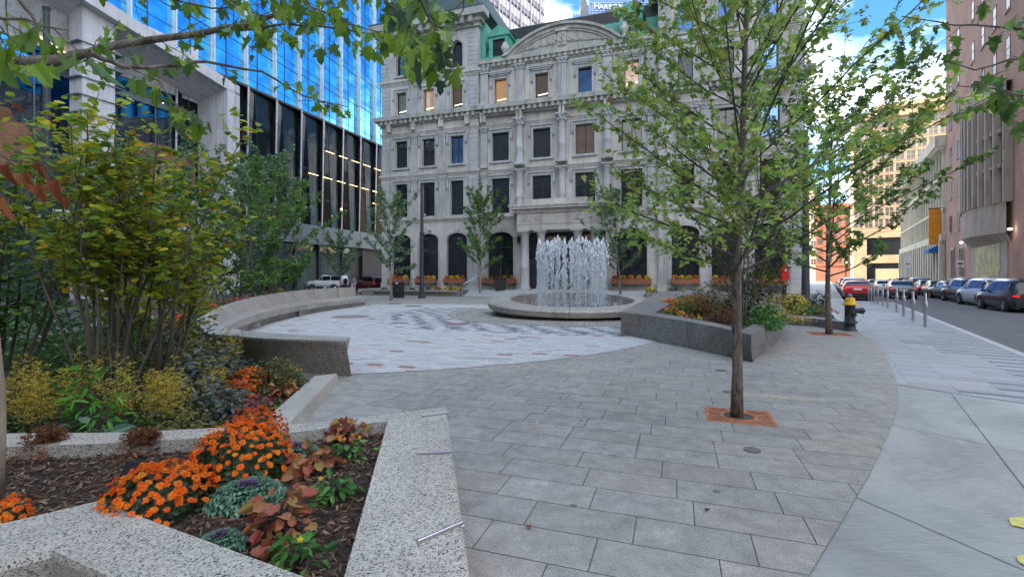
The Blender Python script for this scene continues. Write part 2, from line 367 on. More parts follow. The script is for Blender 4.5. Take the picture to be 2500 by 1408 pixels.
# dark slab paving
rb = [G(u, v) for u, v in ((1930,1408),(2010,1325),(2070,1250),(2125,1155),(2165,1070),(2186,1015),(2192,970),(2190,935),(2180,905),(2160,860),(2132,832),(2100,815))]
reg = [(-3.2,.3), (-.6,.9), (.6,1.6), (1.1,2.15)]+[(p.x, p.y) for p in rb]+[(13.1,20),(16.3,27.5),(18.5,34),(19.5,41),(-6,60),(-40,60),(-40,0)]
def hull(ps):
    ps = sorted(set(ps)); 
    def half(ps):
        h = []
        for p in ps:
            while len(h) > 1 and (h[-1][0]-h[-2][0])*(p[1]-h[-2][1])-(h[-1][1]-h[-2][1])*(p[0]-h[-2][0]) <= 0: h.pop()
            h.append(p)
        return h
    return half(ps)[:-1]+half(ps[::-1])[:-1]
reg = hull(reg)
mb = MB(); mb.face([(p[0], p[1], .008) for p in reg]); tag(mb.build('slab_bed', M['joint']), kind='structure')
DC = (-4.71, 18.1); DR = 10.27; FC = (2.6, 21.0); FR = 5.4
r2 = random.Random(5); tn = {}
def dk(r, c, x, y):
    if math.hypot(x-DC[0], y-DC[1]) < DR-.6 or x < -14 or y > 46: return None
    t = r2.choice([.93, .97, 1, 1.02, 1.06]); w_ = r2.uniform(-.025, .025); return (t*(1+w_), t, t*(1-w_))
offr = {}
def ofs(r):
    if r not in offr: offr[r] = r2.choice([0,.33,.5,.66,.17,.8])
    return offr[r]
mb = MB(); pave(mb, reg, A, B, .70, .36, .007, .012, dk, ofs, (.208, 3.119)); tag(mb.build('slab_paving', M['slab']), kind='structure')
# pale paver circle
cir = circle(*DC, DR)
mb = MB(); mb.face([(p[0], p[1], .016) for p in cir]); tag(mb.build('paver_bed', M['pjoint']), kind='structure')
def lt(r, c, x, y):
    df = math.hypot(x-FC[0], y-FC[1])
    if df < FR-.25: return None
    t = r2.uniform(.88, 1.08)
    if df < FR+2.6+.5*math.sin(r*.9) and x < 4.5 and y < 25:
        k = ((c+r//3) % 3) if y < 20 else ((r//2+c) % 3)
        if k == 0 or (k == 1 and r2.random() < .25): return (.34*t, .38*t, .43*t)
    q = r2.random()
    if q < .018: return (.66, .33, .30)
    if q < .05: return (1.05*t, .86*t, .80*t)
    if q < .12: return (.78*t, .78*t, .8*t)
    return (t, t, t*1.01)
mb = MB(); pave(mb, cir, A, B, .34, .17, .010, .020, lt); tag(mb.build('circle_paving', M['paver']), kind='structure')
# grey apron of small radial setts round the fountain
mb = MB(); mb.face([(p[0], p[1], .024) for p in circle(*FC, FR)]); tag(mb.build('apron_bed', M['joint']), kind='structure')
mb = MB(); r = .8
while r < FR-.02:
    n = int(2*math.pi*r/.42); 
    for k in range(n):
        a0 = 2*math.pi*(k+.03+(int(r/.2) % 2)*.5)/n; a1 = 2*math.pi*(k+.97+(int(r/.2) % 2)*.5)/n; t = r2.uniform(.85, 1.2)
        mb.face([(FC[0]+q*math.cos(a), FC[1]+q*math.sin(a), .028) for q, a in ((r+.01,a0),(min(r+.29,FR),a0),(min(r+.29,FR),a1),(r+.01,a1))], (t*1.02, t, t*.98))
    r += .30
tag(mb.build('apron_paving', M['slab']), kind='structure')
# sidewalk pavers along the street, dark bars towards the kerb
l0 = G(2192, 940); l1 = G(2500, 985); dl = (l1-l0).normalized(); far0 = l0-dl*9; tt = (3.33-SN.dot(l1))/SN.dot(dl); kx = l1+dl*tt
sreg = hull([(far0.x, far0.y), (l0.x, l0.y), (kx.x, kx.y), P2(3.33,SBUMP-1.2), P2(-3,SBUMP+4), (12,34)])
mb = MB(); mb.face([(p[0], p[1], .004) for p in sreg]); tag(mb.build('sidewalk_bed', M['pjoint']), kind='structure')
rp = [(p.x, p.y) for p in rb]
def swt(r, c, x, y):
    n = SN.x*x+SN.y*y; s = SD.x*x+SD.y*y; t = r2.uniform(.84, 1.08)
    ks = 1.05+.5*math.sin(s*.9)
    if n > 3.30-ks and c % 3 == 0 : return (.40*t, .43*t, .47*t)
    dd = (V((x, y, 0))-l0).dot(V((dl.y, -dl.x, 0))*-1)
    if dd < 1.3 and r2.random() < .2: return (.83*t, .77*t, .74*t)
    return (t*.80, t*.81, t*.83)
mb = MB(); pave(mb, sreg, SD, SN, .17, .52, .010, .0065, swt, lambda r: 0); tag(mb.build('sidewalk_paving', M['paver']), kind='structure')
# yellow survey paint on the concrete
def paint(name, label, pts, m, cat='painted mark', z=.008):
    mb = MB(); mb.face([(p.x, p.y, z) for p in pts]); tag(mb.build(name, m), label, cat)
paint('paint_mark', 'faded yellow survey mark at the right edge of the concrete, upper one', [G(2462,1266), G(2500,1262), G(2560,1278), G(2560,1300), G(2512,1300), G(2500,1290), G(2470,1285)], pm('m_marking', (.60,.55,.16), .8, var=.3, scale=30))
paint('paint_mark', 'faded yellow survey mark nearest the bottom right corner', [G(2482,1360), G(2510,1352), G(2560,1362), G(2560,1392), G(2505,1385), G(2486,1372)], MATS['m_marking'])
# ---------------- pale stone palazzo block behind the fountain; its own frame: x along the facade, -y outwards
P0 = V((-12.84, 48, 0)) 
SB = empty('stone_building', P0, -TH); tag(SB, 'ornate pale stone office block with arched ground floor and curved pediment behind the fountain', 'building')
def SBW(x, y, z): return P0+A*x+B*y+V((0,0,z))
LEN = 36.8; BASE = .5
def wallrow(mb, x0, x1, z0, z1, ops, y=0., dep=.55, seg=8):
    """ops: (cx, w, zb, zt, rise)"""
    ops = sorted(ops); x = x0
    def q(a, b, c, d): 
        if b > a+1e-4 and d > c+1e-4: mb.face([(a,y,c),(b,y,c),(b,y,d),(a,y,d)])
    for cx, w_, zb, zt, ri in ops:
        a = cx-w_/2; b = cx+w_/2; q(x, a, z0, z1); q(a, b, z0, zb)
        if ri > 0:
            zs = zt-ri; pr = (a, zs); pts = [pr]
            for k in range(1, seg+1):
                t = math.pi*(1-k/seg); pts.append((cx+w_/2*math.cos(t), zs+ri*math.sin(t)))
            for p, r in zip(pts[:-1], pts[1:]):
                mb.face([(p[0],y,p[1]),(r[0],y,r[1]),(r[0],y,z1),(p[0],y,z1)])
                mb.face([(p[0],y,p[1]),(p[0],y+dep,p[1]),(r[0],y+dep,r[1]),(r[0],y,r[1])])
            zt2 = zs
        else:
            q(a, b, zt, z1); zt2 = zt; mb.face([(a,y,zt),(a,y+dep,zt),(b,y+dep,zt),(b,y,zt)])
        mb.face([(a,y,zb),(a,y,zt2),(a,y+dep,zt2),(a,y+dep,zb)][::-1]); mb.face([(b,y,zb),(b,y,zt2),(b,y+dep,zt2),(b,y+dep,zb)])
        mb.face([(a,y,zb),(b,y,zb),(b,y+dep,zb),(a,y+dep,zb)])
        x = b
    q(x, x1, z0, z1)
WL = [2.26, 5.25, 8.25]; CN = [12.46, 16.37, 20.25, 24.17]; WR = [28.4, 31.4, 34.45]
wing = -.35                                        # the wings stand proud of the centre
rows_w = [(BASE,7.0,[(2.1,1.25,5.75,.6)]), (7.0,11.45,[(1.35,7.45,10.65,0)]), (11.45,16.3,[(1.35,12.25,14.85,0)]), (16.3,20.6,[(1.15,17.45,19.6,0)]), (20.6,25.4,[(1.15,21.25,23.75,.57)])]
rows_c = [(BASE,7.0,[(2.5,1.25,5.75,.75)]), (7.0,11.45,[(1.75,7.45,10.65,0)]), (11.45,16.3,[(1.65,12.25,14.85,0)]), (16.3,21.35,[(1.2,17.55,19.75,0)])]
wm = MB()
for (x0, x1, cs, rows, y) in ((0,10.4,WL,rows_w,wing), (10.4,26.3,CN,rows_c,0), (26.3,LEN,WR,rows_w,wing)):
    for (z0, z1, ops) in rows:
        w_, zb, zt, ri = ops[0]
        cc = cs
        if cs is CN and z0 == BASE: cc = [12.46, 24.17]
        wallrow(wm, x0, x1, z0, z1, [(c, w_, zb, zt, ri) for c in cc], y)
for x in (10.4, 26.3):
    wm.face([(x,wing,BASE),(x,0,BASE),(x,0,21.35),(x,wing,21.35)]); 
wm.face([(10.4,wing,21.3),(10.4,9,21.3),(10.4,9,25.4),(10.4,wing,25.4)]); wm.face([(26.3,wing,21.3),(26.3,9,21.3),(26.3,9,25.4),(26.3,wing,25.4)])
wm.face([(0,wing,0),(0,22,0),(0,22,25.4),(0,wing,25.4)]); wm.face([(LEN,wing,0),(LEN,22,0),(LEN,22,25.4),(LEN,wing,25.4)])
wm.box(-.05, 10.45, wing-.10, 3, -.1, BASE+.55); wm.box(26.25, LEN+.05, wing-.10, 3, -.1, BASE+.55); wm.box(10.4, 14.0, -.12, 3, -.1, BASE+.55); wm.box(22.6, 26.3, -.12, 3, -.1, BASE+.55)
wm.build('wall', M['stone'], SB)
# dark back of the rooms
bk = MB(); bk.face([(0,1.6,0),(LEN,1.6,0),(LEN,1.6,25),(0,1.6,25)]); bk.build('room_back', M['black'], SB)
# string courses, cornices
def course(name, spans, z0, z1, out, m=M['stone'], dent=None, label=None):
    for x0, x1, y in spans:
        mb = MB()
        h = z1-z0
        mb.box(x0-out, x1+out, y-out, y+.3, z0+h*.55, z1); mb.box(x0-out*.55, x1+out*.55, y-out*.55, y+.3, z0+h*.25, z0+h*.55); mb.box(x0-out*.25, x1+out*.25, y-out*.25, y+.3, z0, z0+h*.25)
        if dent:
            n = int((x1-x0)/dent)
            for i in range(n): xx = x0+(i+.25)*(x1-x0)/n; mb.box(xx, xx+dent*.45, y-out*.86, y, z0+h*.12, z0+h*.545)
        mb.build(name, m, SB)
SP = [(0.02,10.38,wing), (26.32,LEN-.02,wing)]; SPC = [(10.62,26.08,0)]
course('string_course', SP+SPC, 6.85, 7.3, .22); course('string_course', SP+SPC, 11.15, 11.6, .2)
course('string_course', SP+SPC, 15.35, 15.75, .14)
course('cornice', SP+[(10.9,25.8,-.25)], 16.35, 17.25, .62, M['stone_st'], .52)
course('string_course', SP, 20.3, 20.85, .25)
course('cornice', SPC, 20.75, 21.55, .4, M['stone_st'], .5)
course('cornice', SP, 24.75, 26.1, .95, M['stone_st'], .85)
# frieze panels under the main cornice
for x in [1,3.7,6.7,9.4,27.2,29.9,32.9,35.6]: mb = MB(); mb.box(x-.22, x+.22, wing-.42, wing, 15.75, 16.6); mb.build('bracket', M['stone'], SB)
for x in [10.9,14.4,18.3,22.2,25.9]: mb = MB(); mb.box(x-.26, x-.04, -.62, 0, 15.75, 16.6); mb.box(x+.04, x+.26, -.62, 0, 15.75, 16.6); mb.build('bracket', M['stone'], SB)
# rusticated piers of the wings
for xa in (0.0, 9.35, 26.35, 35.75):
    for za, n_ in ((1.07,13),(7.32,9),(11.62,9),(17.3,7),(20.9,9)):
        mb = MB()
        for k in range(n_): mb.box(xa+.06, xa+.99, wing-.12, wing+.1, za+k*.41, za+k*.41+.375)
        mb.box(xa+.08, xa+.97, wing-.09, wing+.09, za, za+n_*.41-.04); mb.build('rusticated_pier', M['stone2'], SB)
# pilasters between wing windows and at the jambs
def pilaster(x, y, z0, z1, w_, out, cap=True):
    mb = MB(); mb.box(x-w_/2, x+w_/2, y-out, y+.02, z0+.35, z1-.45); mb.box(x-w_*.62, x+w_*.62, y-out*1.5, y+.02, z0, z0+.35)
    mb.box(x-w_*.6, x+w_*.6, y-out*1.3, y+.02, z1-.45, z1-.32); mb.box(x-w_*.55, x+w_*.55, y-out*1.15, y+.02, z1-.32, z1-.12); mb.box(x-w_*.72, x+w_*.72, y-out*1.6, y+.02, z1-.12, z1)
    for k in (-.28, 0, .28): mb.box(x+k*w_-.03, x+k*w_+.03, y-out-.03, y, z0+.5, z1-.6)
    if cap:
        for k in (-.5, 0, .5): mb.blob((x+k*w_, y-out*1.4, z1-.22), .11, n=5, m=3)
    mb.build('pilaster', M['stone2'], SB)
for ws in (WL, WR):
    for x in ((ws[0]+ws[1])/2, (ws[1]+ws[2])/2):
        pilaster(x, wing, 7.3, 11.15, .62, .16); pilaster(x, wing, 11.6, 15.35, .62, .16); pilaster(x, wing, 17.25, 20.3, .62, .14)
for x in (10.95, 25.75): 
    pilaster(x, 0, 7.3, 11.15, .55, .3); pilaster(x, 0, 11.6, 15.35, .55, .3)
for x in (10.95, 14.42, 18.3, 22.2, 25.75): pilaster(x, 0, 17.25, 20.75, .72, .28)
# giant engaged columns, one on another
def column(x, y, z0, z1, r, name='column', corinth=True):
    mb = MB(); mb.smooth = True
    h = z1-z0
    mb.lathe([(r*1.35,0),(r*1.35,.16),(r*1.2,.2),(r*1.22,.3),(r*1.0,.38),(r*1.0,h*.36),(r*1.06,h*.37),(r*1.06,h*.39),(r*.97,h*.4),(r*.86,h-.75 if corinth else h-.42),(r*.95,h-.70 if corinth else h-.38)], (x,y,z0), 16)
    if corinth:
        mb.lathe([(r*.86,h-.72),(r*1.0,h-.45),(r*1.3,h-.12),(r*1.3,h-.1)], (x,y,z0), 12)
        for k in range(8):
            a = k*math.pi/4
            mb.blob((x+r*1.1*math.cos(a), y+r*1.1*math.sin(a), z0+h-.5), .12, (1,1,1.4), 5, 3); mb.blob((x+r*1.25*math.cos(a+.4), y+r*1.25*math.sin(a+.4), z0+h-.22), .12, (1,1,1), 5, 3)
    else: mb.lathe([(r*.9,h-.4),(r*1.2,h-.2),(r*1.25,h-.12)], (x,y,z0), 16)
    mb.smooth = False; mb.box(x-r*1.4, x+r*1.4, y-r*1.4, y+r*1.4, z1-.12, z1); mb.box(x-r*1.45, x+r*1.45, y-r*1.45, y+r*1.45, z0-.02, z0+.12)
    mb.build(name, M['stone2'], SB)
for x in (14.42, 18.3, 22.2):
    column(x, -.42, 7.3, 11.2, .36, corinth=False); column(x, -.42, 11.6, 15.8, .34)
# windows
r3 = random.Random(3)
def window(cx, w_, zb, zt, ri, y, pane, mul=1, surround=True, hood=False, trans=True):
    f = MB(); yy = y+.30; t = .07
    f.box(cx-w_/2, cx-w_/2+t, yy-.05, yy+.05, zb, zt-ri); f.box(cx+w_/2-t, cx+w_/2, yy-.05, yy+.05, zb, zt-ri)
    f.box(cx-w_/2+t, cx+w_/2-t, yy-.05, yy+.05, zb, zb+t)
    if ri == 0: f.box(cx-w_/2+t, cx+w_/2-t, yy-.05, yy+.05, zt-t, zt)
    if mul: f.box(cx-.035, cx+.035, yy-.045, yy+.045, zb+t, zt-t if ri == 0 else zt-.05)
    if trans: zz = zb+(zt-zb)*.68; f.box(cx-w_/2+t, cx+w_/2-t, yy-.04, yy+.04, zz, zz+.07)
    wo = f.build('window', M['winframe'], SB)
    p = MB(); pts = [(cx-w_/2, yy+.01, zb), (cx+w_/2, yy+.01, zb)]
    if ri:
        for k in range(0, 11): a = math.pi*k/10; pts.append((cx+w_/2*math.cos(a), yy+.01, zt-ri+ri*math.sin(a)))
    else: pts += [(cx+w_/2, yy+.01, zt), (cx-w_/2, yy+.01, zt)]
    p.face(pts); p.build('pane', pane, wo)
    if surround:
        s = MB(); o = .16; q = y-.09
        s.box(cx-w_/2-o, cx-w_/2, q, y+.02, zb-.02, zt-ri); s.box(cx+w_/2, cx+w_/2+o, q, y+.02, zb-.02, zt-ri)
        if ri:
            n = 12
            for k in range(n):
                a0 = math.pi*k/n; a1 = math.pi*(k+1)/n
                P = [(cx+(w_/2+e)*math.cos(a), zt-ri+(ri+e)*math.sin(a)) for a, e in ((a0,0),(a1,0),(a1,o),(a0,o))]
                s.face([(P[i][0], q, P[i][1]) for i in (0,1,2,3)]); s.face([(P[3][0],q,P[3][1]),(P[2][0],q,P[2][1]),(P[2][0],y,P[2][1]),(P[3][0],y,P[3][1])])
            s.box(cx-.14, cx+.14, q-.12, y, zt-.02, zt+.35)
        else:
            s.box(cx-w_/2-o-.03, cx+w_/2+o+.03, q-.01, y+.02, zt, zt+.24); s.box(cx-w_/2-o-.10, cx+w_/2+o+.10, q-.12, y+.02, zt+.24, zt+.38)
            s.box(cx-w_/2-.38, cx-w_/2-.2, q-.06, y+.02, zt-.75, zt+.23); s.box(cx+w_/2+.2, cx+w_/2+.38, q-.06, y+.02, zt-.75, zt+.23)
            for sx in (-1, 1): s.blob((cx+sx*(w_/2+.29), q-.08, zt-.6), .1, n=5, m=3)
        if hood: s.box(cx-w_/2-.42, cx+w_/2+.42, q-.22, y+.02, zt+.38, zt+.52); s.box(cx-w_/2-.5, cx+w_/2+.5, q-.28, y+.02, zt+.52, zt+.60)
        s.box(cx-w_/2-.25, cx+w_/2+.25, q-.12, y+.02, zb-.20, zb-.025)
        s.build('surround', M['stone2'], wo)
    return wo
for ci, (cs, rows, y) in enumerate(((WL,rows_w,wing), (CN,rows_c,0), (WR,rows_w,wing))):
    for ri_, (z0, z1, ops) in enumerate(rows):
        w_, zb, zt, ri = ops[0]
        for k, c in enumerate(cs):
            if cs is CN and ri_ == 0 and k in (1, 2): continue
            pn = M['pane']
            if ri_ == 3: pn = {(0,0):M['pane_mauve'],(0,1):M['pane_warm'],(0,2):M['pane_mauve'],(1,0):M['pane_warm'],(1,1):M['pane_mauve'],(1,2):M['pane_sky'],(1,3):M['pane_warm']}.get((ci,k), M['pane_sky'] if k == 2 else M['pane'])
            if ri_ == 4: pn = M['pane_sky'] if ci == 2 or k == 1 else M['pane']
            if ri_ == 2 and (ci,k) in ((1,2),(2,0)): pn = M['pane_mauve']
            if ri_ == 2 and (ci,k) in ((2,2),(0,2)): pn = M['pane_sky']
            window(c, w_, zb, zt, ri, y, pn, mul=(ri_ < 3), hood=(ri_ == 3 and ci == 1), trans=(ri_ in (1, 0)))
            if ri_ == 3 and pn in (M['pane_warm'], M['pane_mauve']):
                s = MB(); s.face([(c-w_*.35,y+.29,zb+.32),(c+w_*.4,y+.29,zb+.42),(c+w_*.4,y+.29,zb+.49),(c-w_*.35,y+.29,zb+.39)])
                s.build('ceiling_lamp', MATS.get('m_strip') or pm('m_strip', (.8,.7,.5), emit=(1,.75,.4), es=1.0), SB)
# pediment: segmental, from x 13.3 to 22.8
mb = MB(); c = 18.25; hw = 5.0; zb = 21.55; rise = 2.0; Rr = (hw*hw+rise*rise)/(2*rise); zc = zb+rise-Rr; a0 = math.asin(hw/Rr); n = 28
arc = [(c+Rr*math.sin(-a0+2*a0*k/n), zc+Rr*math.cos(-a0+2*a0*k/n)) for k in range(n+1)]
for (x0,z0),(x1,z1) in zip(arc[:-1], arc[1:]):
    mb.face([(x0,-.15,zb),(x1,-.15,zb),(x1,-.15,z1),(x0,-.15,z0)])
    for (e0, e1, yo) in ((0,.22,-.55),(-.32,0,-.35),(-.5,-.32,-.25)):
        def off(x, z, e): d = V((x-c, z-zc)).normalized(); return (x+d.x*e, z+d.y*e)
        p0 = off(x0,z0,e0); p1 = off(x1,z1,e0); q0 = off(x0,z0,e1); q1 = off(x1,z1,e1)
        mb.face([(p0[0],yo,p0[1]),(p1[0],yo,p1[1]),(q1[0],yo,q1[1]),(q0[0],yo,q0[1])]); mb.face([(p0[0],yo,p0[1]),(p0[0],0,p0[1]),(p1[0],0,p1[1]),(p1[0],yo,p1[1])]); mb.face([(q0[0],yo,q0[1]),(q1[0],yo,q1[1]),(q1[0],.6,q1[1]),(q0[0],.6,q0[1])])
mb.build('pediment', M['stone_st'], SB)
# carved scrolls in the pediment around a letter B
mb = MB()
for sx in (-1, 1):
    for k in range(26):
        x = c+sx*(.55+k*.125); z = zb+.72-k*.014; rr = .19*(1-k/34); a = k*1.1
        pts = [(x+rr*math.cos(a+t)*(1-t*.12), -.2, z+rr*math.sin(a+t)*(1-t*.12)) for t in [q*.7 for q in range(8)]]
        mb.tube(pts, .06, 4, False)
mb.box(c-.35, c+.35, -.28, -.14, zb+.3, zb+1.5); mb.tube([(c+.32*math.cos(t),-.3,zb+.85+.38*math.sin(t)) for t in [k*.4 for k in range(17)]], .045, 4, False)
mb.box(c-.5, c+.5, -.42, -.1, zb+1.5, zb+1.72)
sc = mb.build('carved_scroll', M['stone'], SB)
def text(name, s, size, m, parent, loc, rot, ext=.02, align='CENTER', font_scale=1):
    cu = bpy.data.curves.new(name, 'FONT'); cu.body = s; cu.size = size; cu.extrude = ext; cu.align_x = align; cu.space_character = font_scale
    o = bpy.data.objects.new(name, cu); COL.objects.link(o)
    dg = bpy.context.evaluated_depsgraph_get(); dg.update(); me = bpy.data.meshes.new_from_object(o.evaluated_get(dg)); bpy.data.objects.remove(o)
    o = bpy.data.objects.new(name, me); COL.objects.link(o); me.materials.clear(); me.materials.append(m)
    o.parent = parent; o.location = loc; o.rotation_euler = rot; return o
text('letter', 'B', .62, M['stone2'], SB, (c+.0,-.32,zb+.62), (rad(90),0,0), .03)
# parapet urns
for x in (13.0, 23.6):
    mb = MB(); mb.smooth = True; mb.lathe([(.3,0),(.3,.15),(.12,.25),(.16,.4),(.36,.7),(.38,.95),(.22,1.05),(.26,1.2),(.1,1.35),(.01,1.4)], (x,-.3,21.55), 12); mb.build('urn', M['stone'], SB)
# mansard roofs and dormers
mb = MB(); mb.face([(10.4,.1,21.55),(26.3,.1,21.55),(26.3,2.2,24.9),(10.4,2.2,24.9)]); mb.face([(10.4,2.2,24.9),(26.3,2.2,24.9),(26.3,12,25.6),(10.4,12,25.6)])
mb.box(10.5, 13.3, -.42, .12, 21.56, 21.68); mb.box(23.2, 26.2, -.42, .12, 21.56, 21.68)
for k in range(32): x = 10.6+k*.5; mb.tube([(x,.08,21.58),(x,2.18,24.93)], .035, 4)
mb.build('roof', M['copper'], SB)
mb = MB(); mb.box(13.6, 25.5, 2.4, 9, 24.6, 25.5); mb.box(21.6, 24.6, 2.6, 8, 25.5, 25.8); mb.build('roof_house', M['band'], SB); mb = MB(); mb.box(19.3,19.8,2.8,4.2,25.5,27.2); mb.build('chimney', M['stone_st'], SB)
for (x0, x1) in ((0, 10.4), (26.3, LEN)):
    mb = MB(); z0 = 26.1
    mb.prism([(x0-.9,wing-.95),(x1+.9,wing-.95),(x1+.9,12),(x0-.9,12)], z0, z0+.18)
    a = [(x0-.3,wing-.3,z0+.18),(x1+.3,wing-.3,z0+.18),(x1+.3,12,z0+.18),(x0-.3,12,z0+.18)]; b = [(x0+.9,wing+1.4,z0+4),(x1-.9,wing+1.4,z0+4),(x1-.9,11,z0+4),(x0+.9,11,z0+4)]
    mb.grid([a, b], closed=True); mb.face(b)
    mb.build('roof', M['copperdark'] , SB)
# the copper flank of the left pavilion
mb = MB(); mb.face([(10.42,.1,21.6),(11.2,.1,21.6),(11.2,2.6,25.2),(10.42,2.6,25.2)]); mb.box(10.41,10.9,.2,6,21.6,25.3); mb.build('roof', M['copper'], SB)
for x in (12.35, 24.1):
    mb = MB()
    mb.box(x-.95, x-.6, -.2, 1.8, 21.66, 23.6); mb.box(x+.6, x+.95, -.2, 1.8, 21.66, 23.6); mb.box(x-.6, x+.6, -.2, 1.8, 23.35, 23.6)
    mb.box(x-1.1, x+1.1, -.35, 1.9, 23.6, 23.8)
    mb.face([(x-1.15,-.35,23.8),(x+1.15,-.35,23.8),(x,-.35,24.55)]); mb.face([(x-1.15,-.35,23.8),(x,-.35,24.55),(x,2.2,24.55),(x-1.15,2.2,23.8)]); mb.face([(x+1.15,-.35,23.8),(x,-.35,24.55),(x,2.2,24.55),(x+1.15,2.2,23.8)])
    d = mb.build('dormer', M['copper'], SB)
    f = MB(); f.box(x-.6,x-.52,-.1,.0,21.7,23.35); f.box(x+.52,x+.6,-.1,0,21.7,23.35); f.box(x-.03,x+.03,-.1,0,21.7,23.35); f.box(x-.52,x+.52,-.1,0,22.5,22.56); f.build('frame', M['winframe'], d)
    f = MB(); f.face([(x-.6,.0,21.7),(x+.6,.0,21.7),(x+.6,.0,23.35),(x-.6,.0,23.35)]); f.build('pane', M['pane'], d)
# portico
PX0, PX1, PY = 14.9, 22.0, -2.6
mb = MB()
mb.box(PX0, PX1, PY, 0, 5.55, 6.05); mb.box(PX0-.05, PX1+.05, PY-.05, 0, 6.05, 6.15); mb.box(PX0, PX1, PY, 0, 6.15, 7.0); mb.box(PX0-.18, PX1+.18, PY-.18, 0, 7.0, 7.12)
mb.box(PX0-.5, PX1+.5, PY-.5, 0, 7.3, 7.5); mb.box(PX0-.6, PX1+.6, PY-.6, 0, 7.5, 7.62); mb.box(PX0+1.2, PX1-1.2, PY+.4, 0, 7.62, 8.2)
for k in range(46): x = PX0-.1+k*(PX1-PX0+.2)/46; mb.box(x, x+.09, PY-.3, PY, 7.12, 7.29)
for x in (PX0+.8, PX0+1.9, PX1-1.9, PX1-.8):
    mb.box(x-.42, x+.42, PY-.04, PY, 6.28, 6.86)
    mb.tube([(x+.26*math.cos(t),PY-.06,6.57+.2*math.sin(t)) for t in [k*.5 for k in range(14)]], .04, 4, False)
    mb.blob((x,PY-.05,6.57), .12, n=6, m=3)
mb.build('portico', M['stone'], SB)
text('lettering', 'POST OFFICE SQUARE', .42, M['stone2'], SB, ((PX0+PX1)/2, PY-.045, 6.42), (rad(90),0,0), .012) if False else None
for x in (PX0+.55, PX0+2.0, PX1-2.0, PX1-.55): column(x, PY+.55, BASE, 5.55, .38, corinth=False)
# entrance doors between the columns
mb = MB()
for k in range(6): x = 15.2+k*1.3; mb.box(x-.05, x+.05, -.1, .05, BASE, 5.5)
mb.box(15, 22, -.1, .05, 3.3, 3.42); mb.box(15,22,-.1,.05,5.4,5.55)
mb.build('door', M['winframe'], SB)
mb = MB(); mb.face([(15,0,BASE),(22,0,BASE),(22,0,5.5),(15,0,5.5)]); mb.build('door_glass', M['pane'], SB)
mb = MB(); mb.face([(16.9,-.03,3.6),(18.6,-.03,3.6),(18.6,-.03,5.2),(16.9,-.03,5.2)]); mb.build('door_pane', M['pane_mauve'], SB); mb = MB(); mb.face([(20.2,-.03,3.5),(21.1,-.03,3.5),(21.1,-.03,5.3),(20.2,-.03,5.3)]); mb.build('door_pane', M['pane_mauve'], SB)
# wall lanterns each side of the portico
LANT = None
for i, x in enumerate((14.3, 22.9)):
    p = SBW(x, -.35, 4.6)
    if LANT is None:
        LANT = empty('wall_lantern', p, -TH)
        mb = MB(); mb.tube([(0,.35,.1),(0,.05,.1),(0,0,.3)], .03, 5); mb.lathe([(.08,0),(.2,.5),(.22,.52),(.05,.75),(.01,.8)], (0,0,0), 6); mb.build('frame', M['black'], LANT)
        mb = MB(); mb.lathe([(.09,.04),(.185,.46)], (0,0,0), 6); mb.build('glass', M['pane_mauve'], LANT)
        tag(LANT, 'black hexagonal wall lantern on the stone wall left of the portico', 'lantern', 'lanterns beside the portico')
    else: clone(LANT, p, -TH, 'black hexagonal wall lantern on the stone wall right of the portico')
# terrace and steps in front
mb = MB(); T = Matrix.Translation(P0) @ Matrix.Rotation(-TH, 4, 'Z')
mb.box(-.5, LEN+.5, -3.4, 2, 0, BASE, T)
mb.box(10.9, 25.5, -3.95, -3.4, 0, BASE-.125, T); mb.box(10.9, 25.5, -4.4, -3.95, 0, BASE-.25, T); mb.box(10.9, 25.5, -4.85, -4.4, 0, BASE-.375, T)
tag(mb.build('steps', M['kerb']), kind='structure')
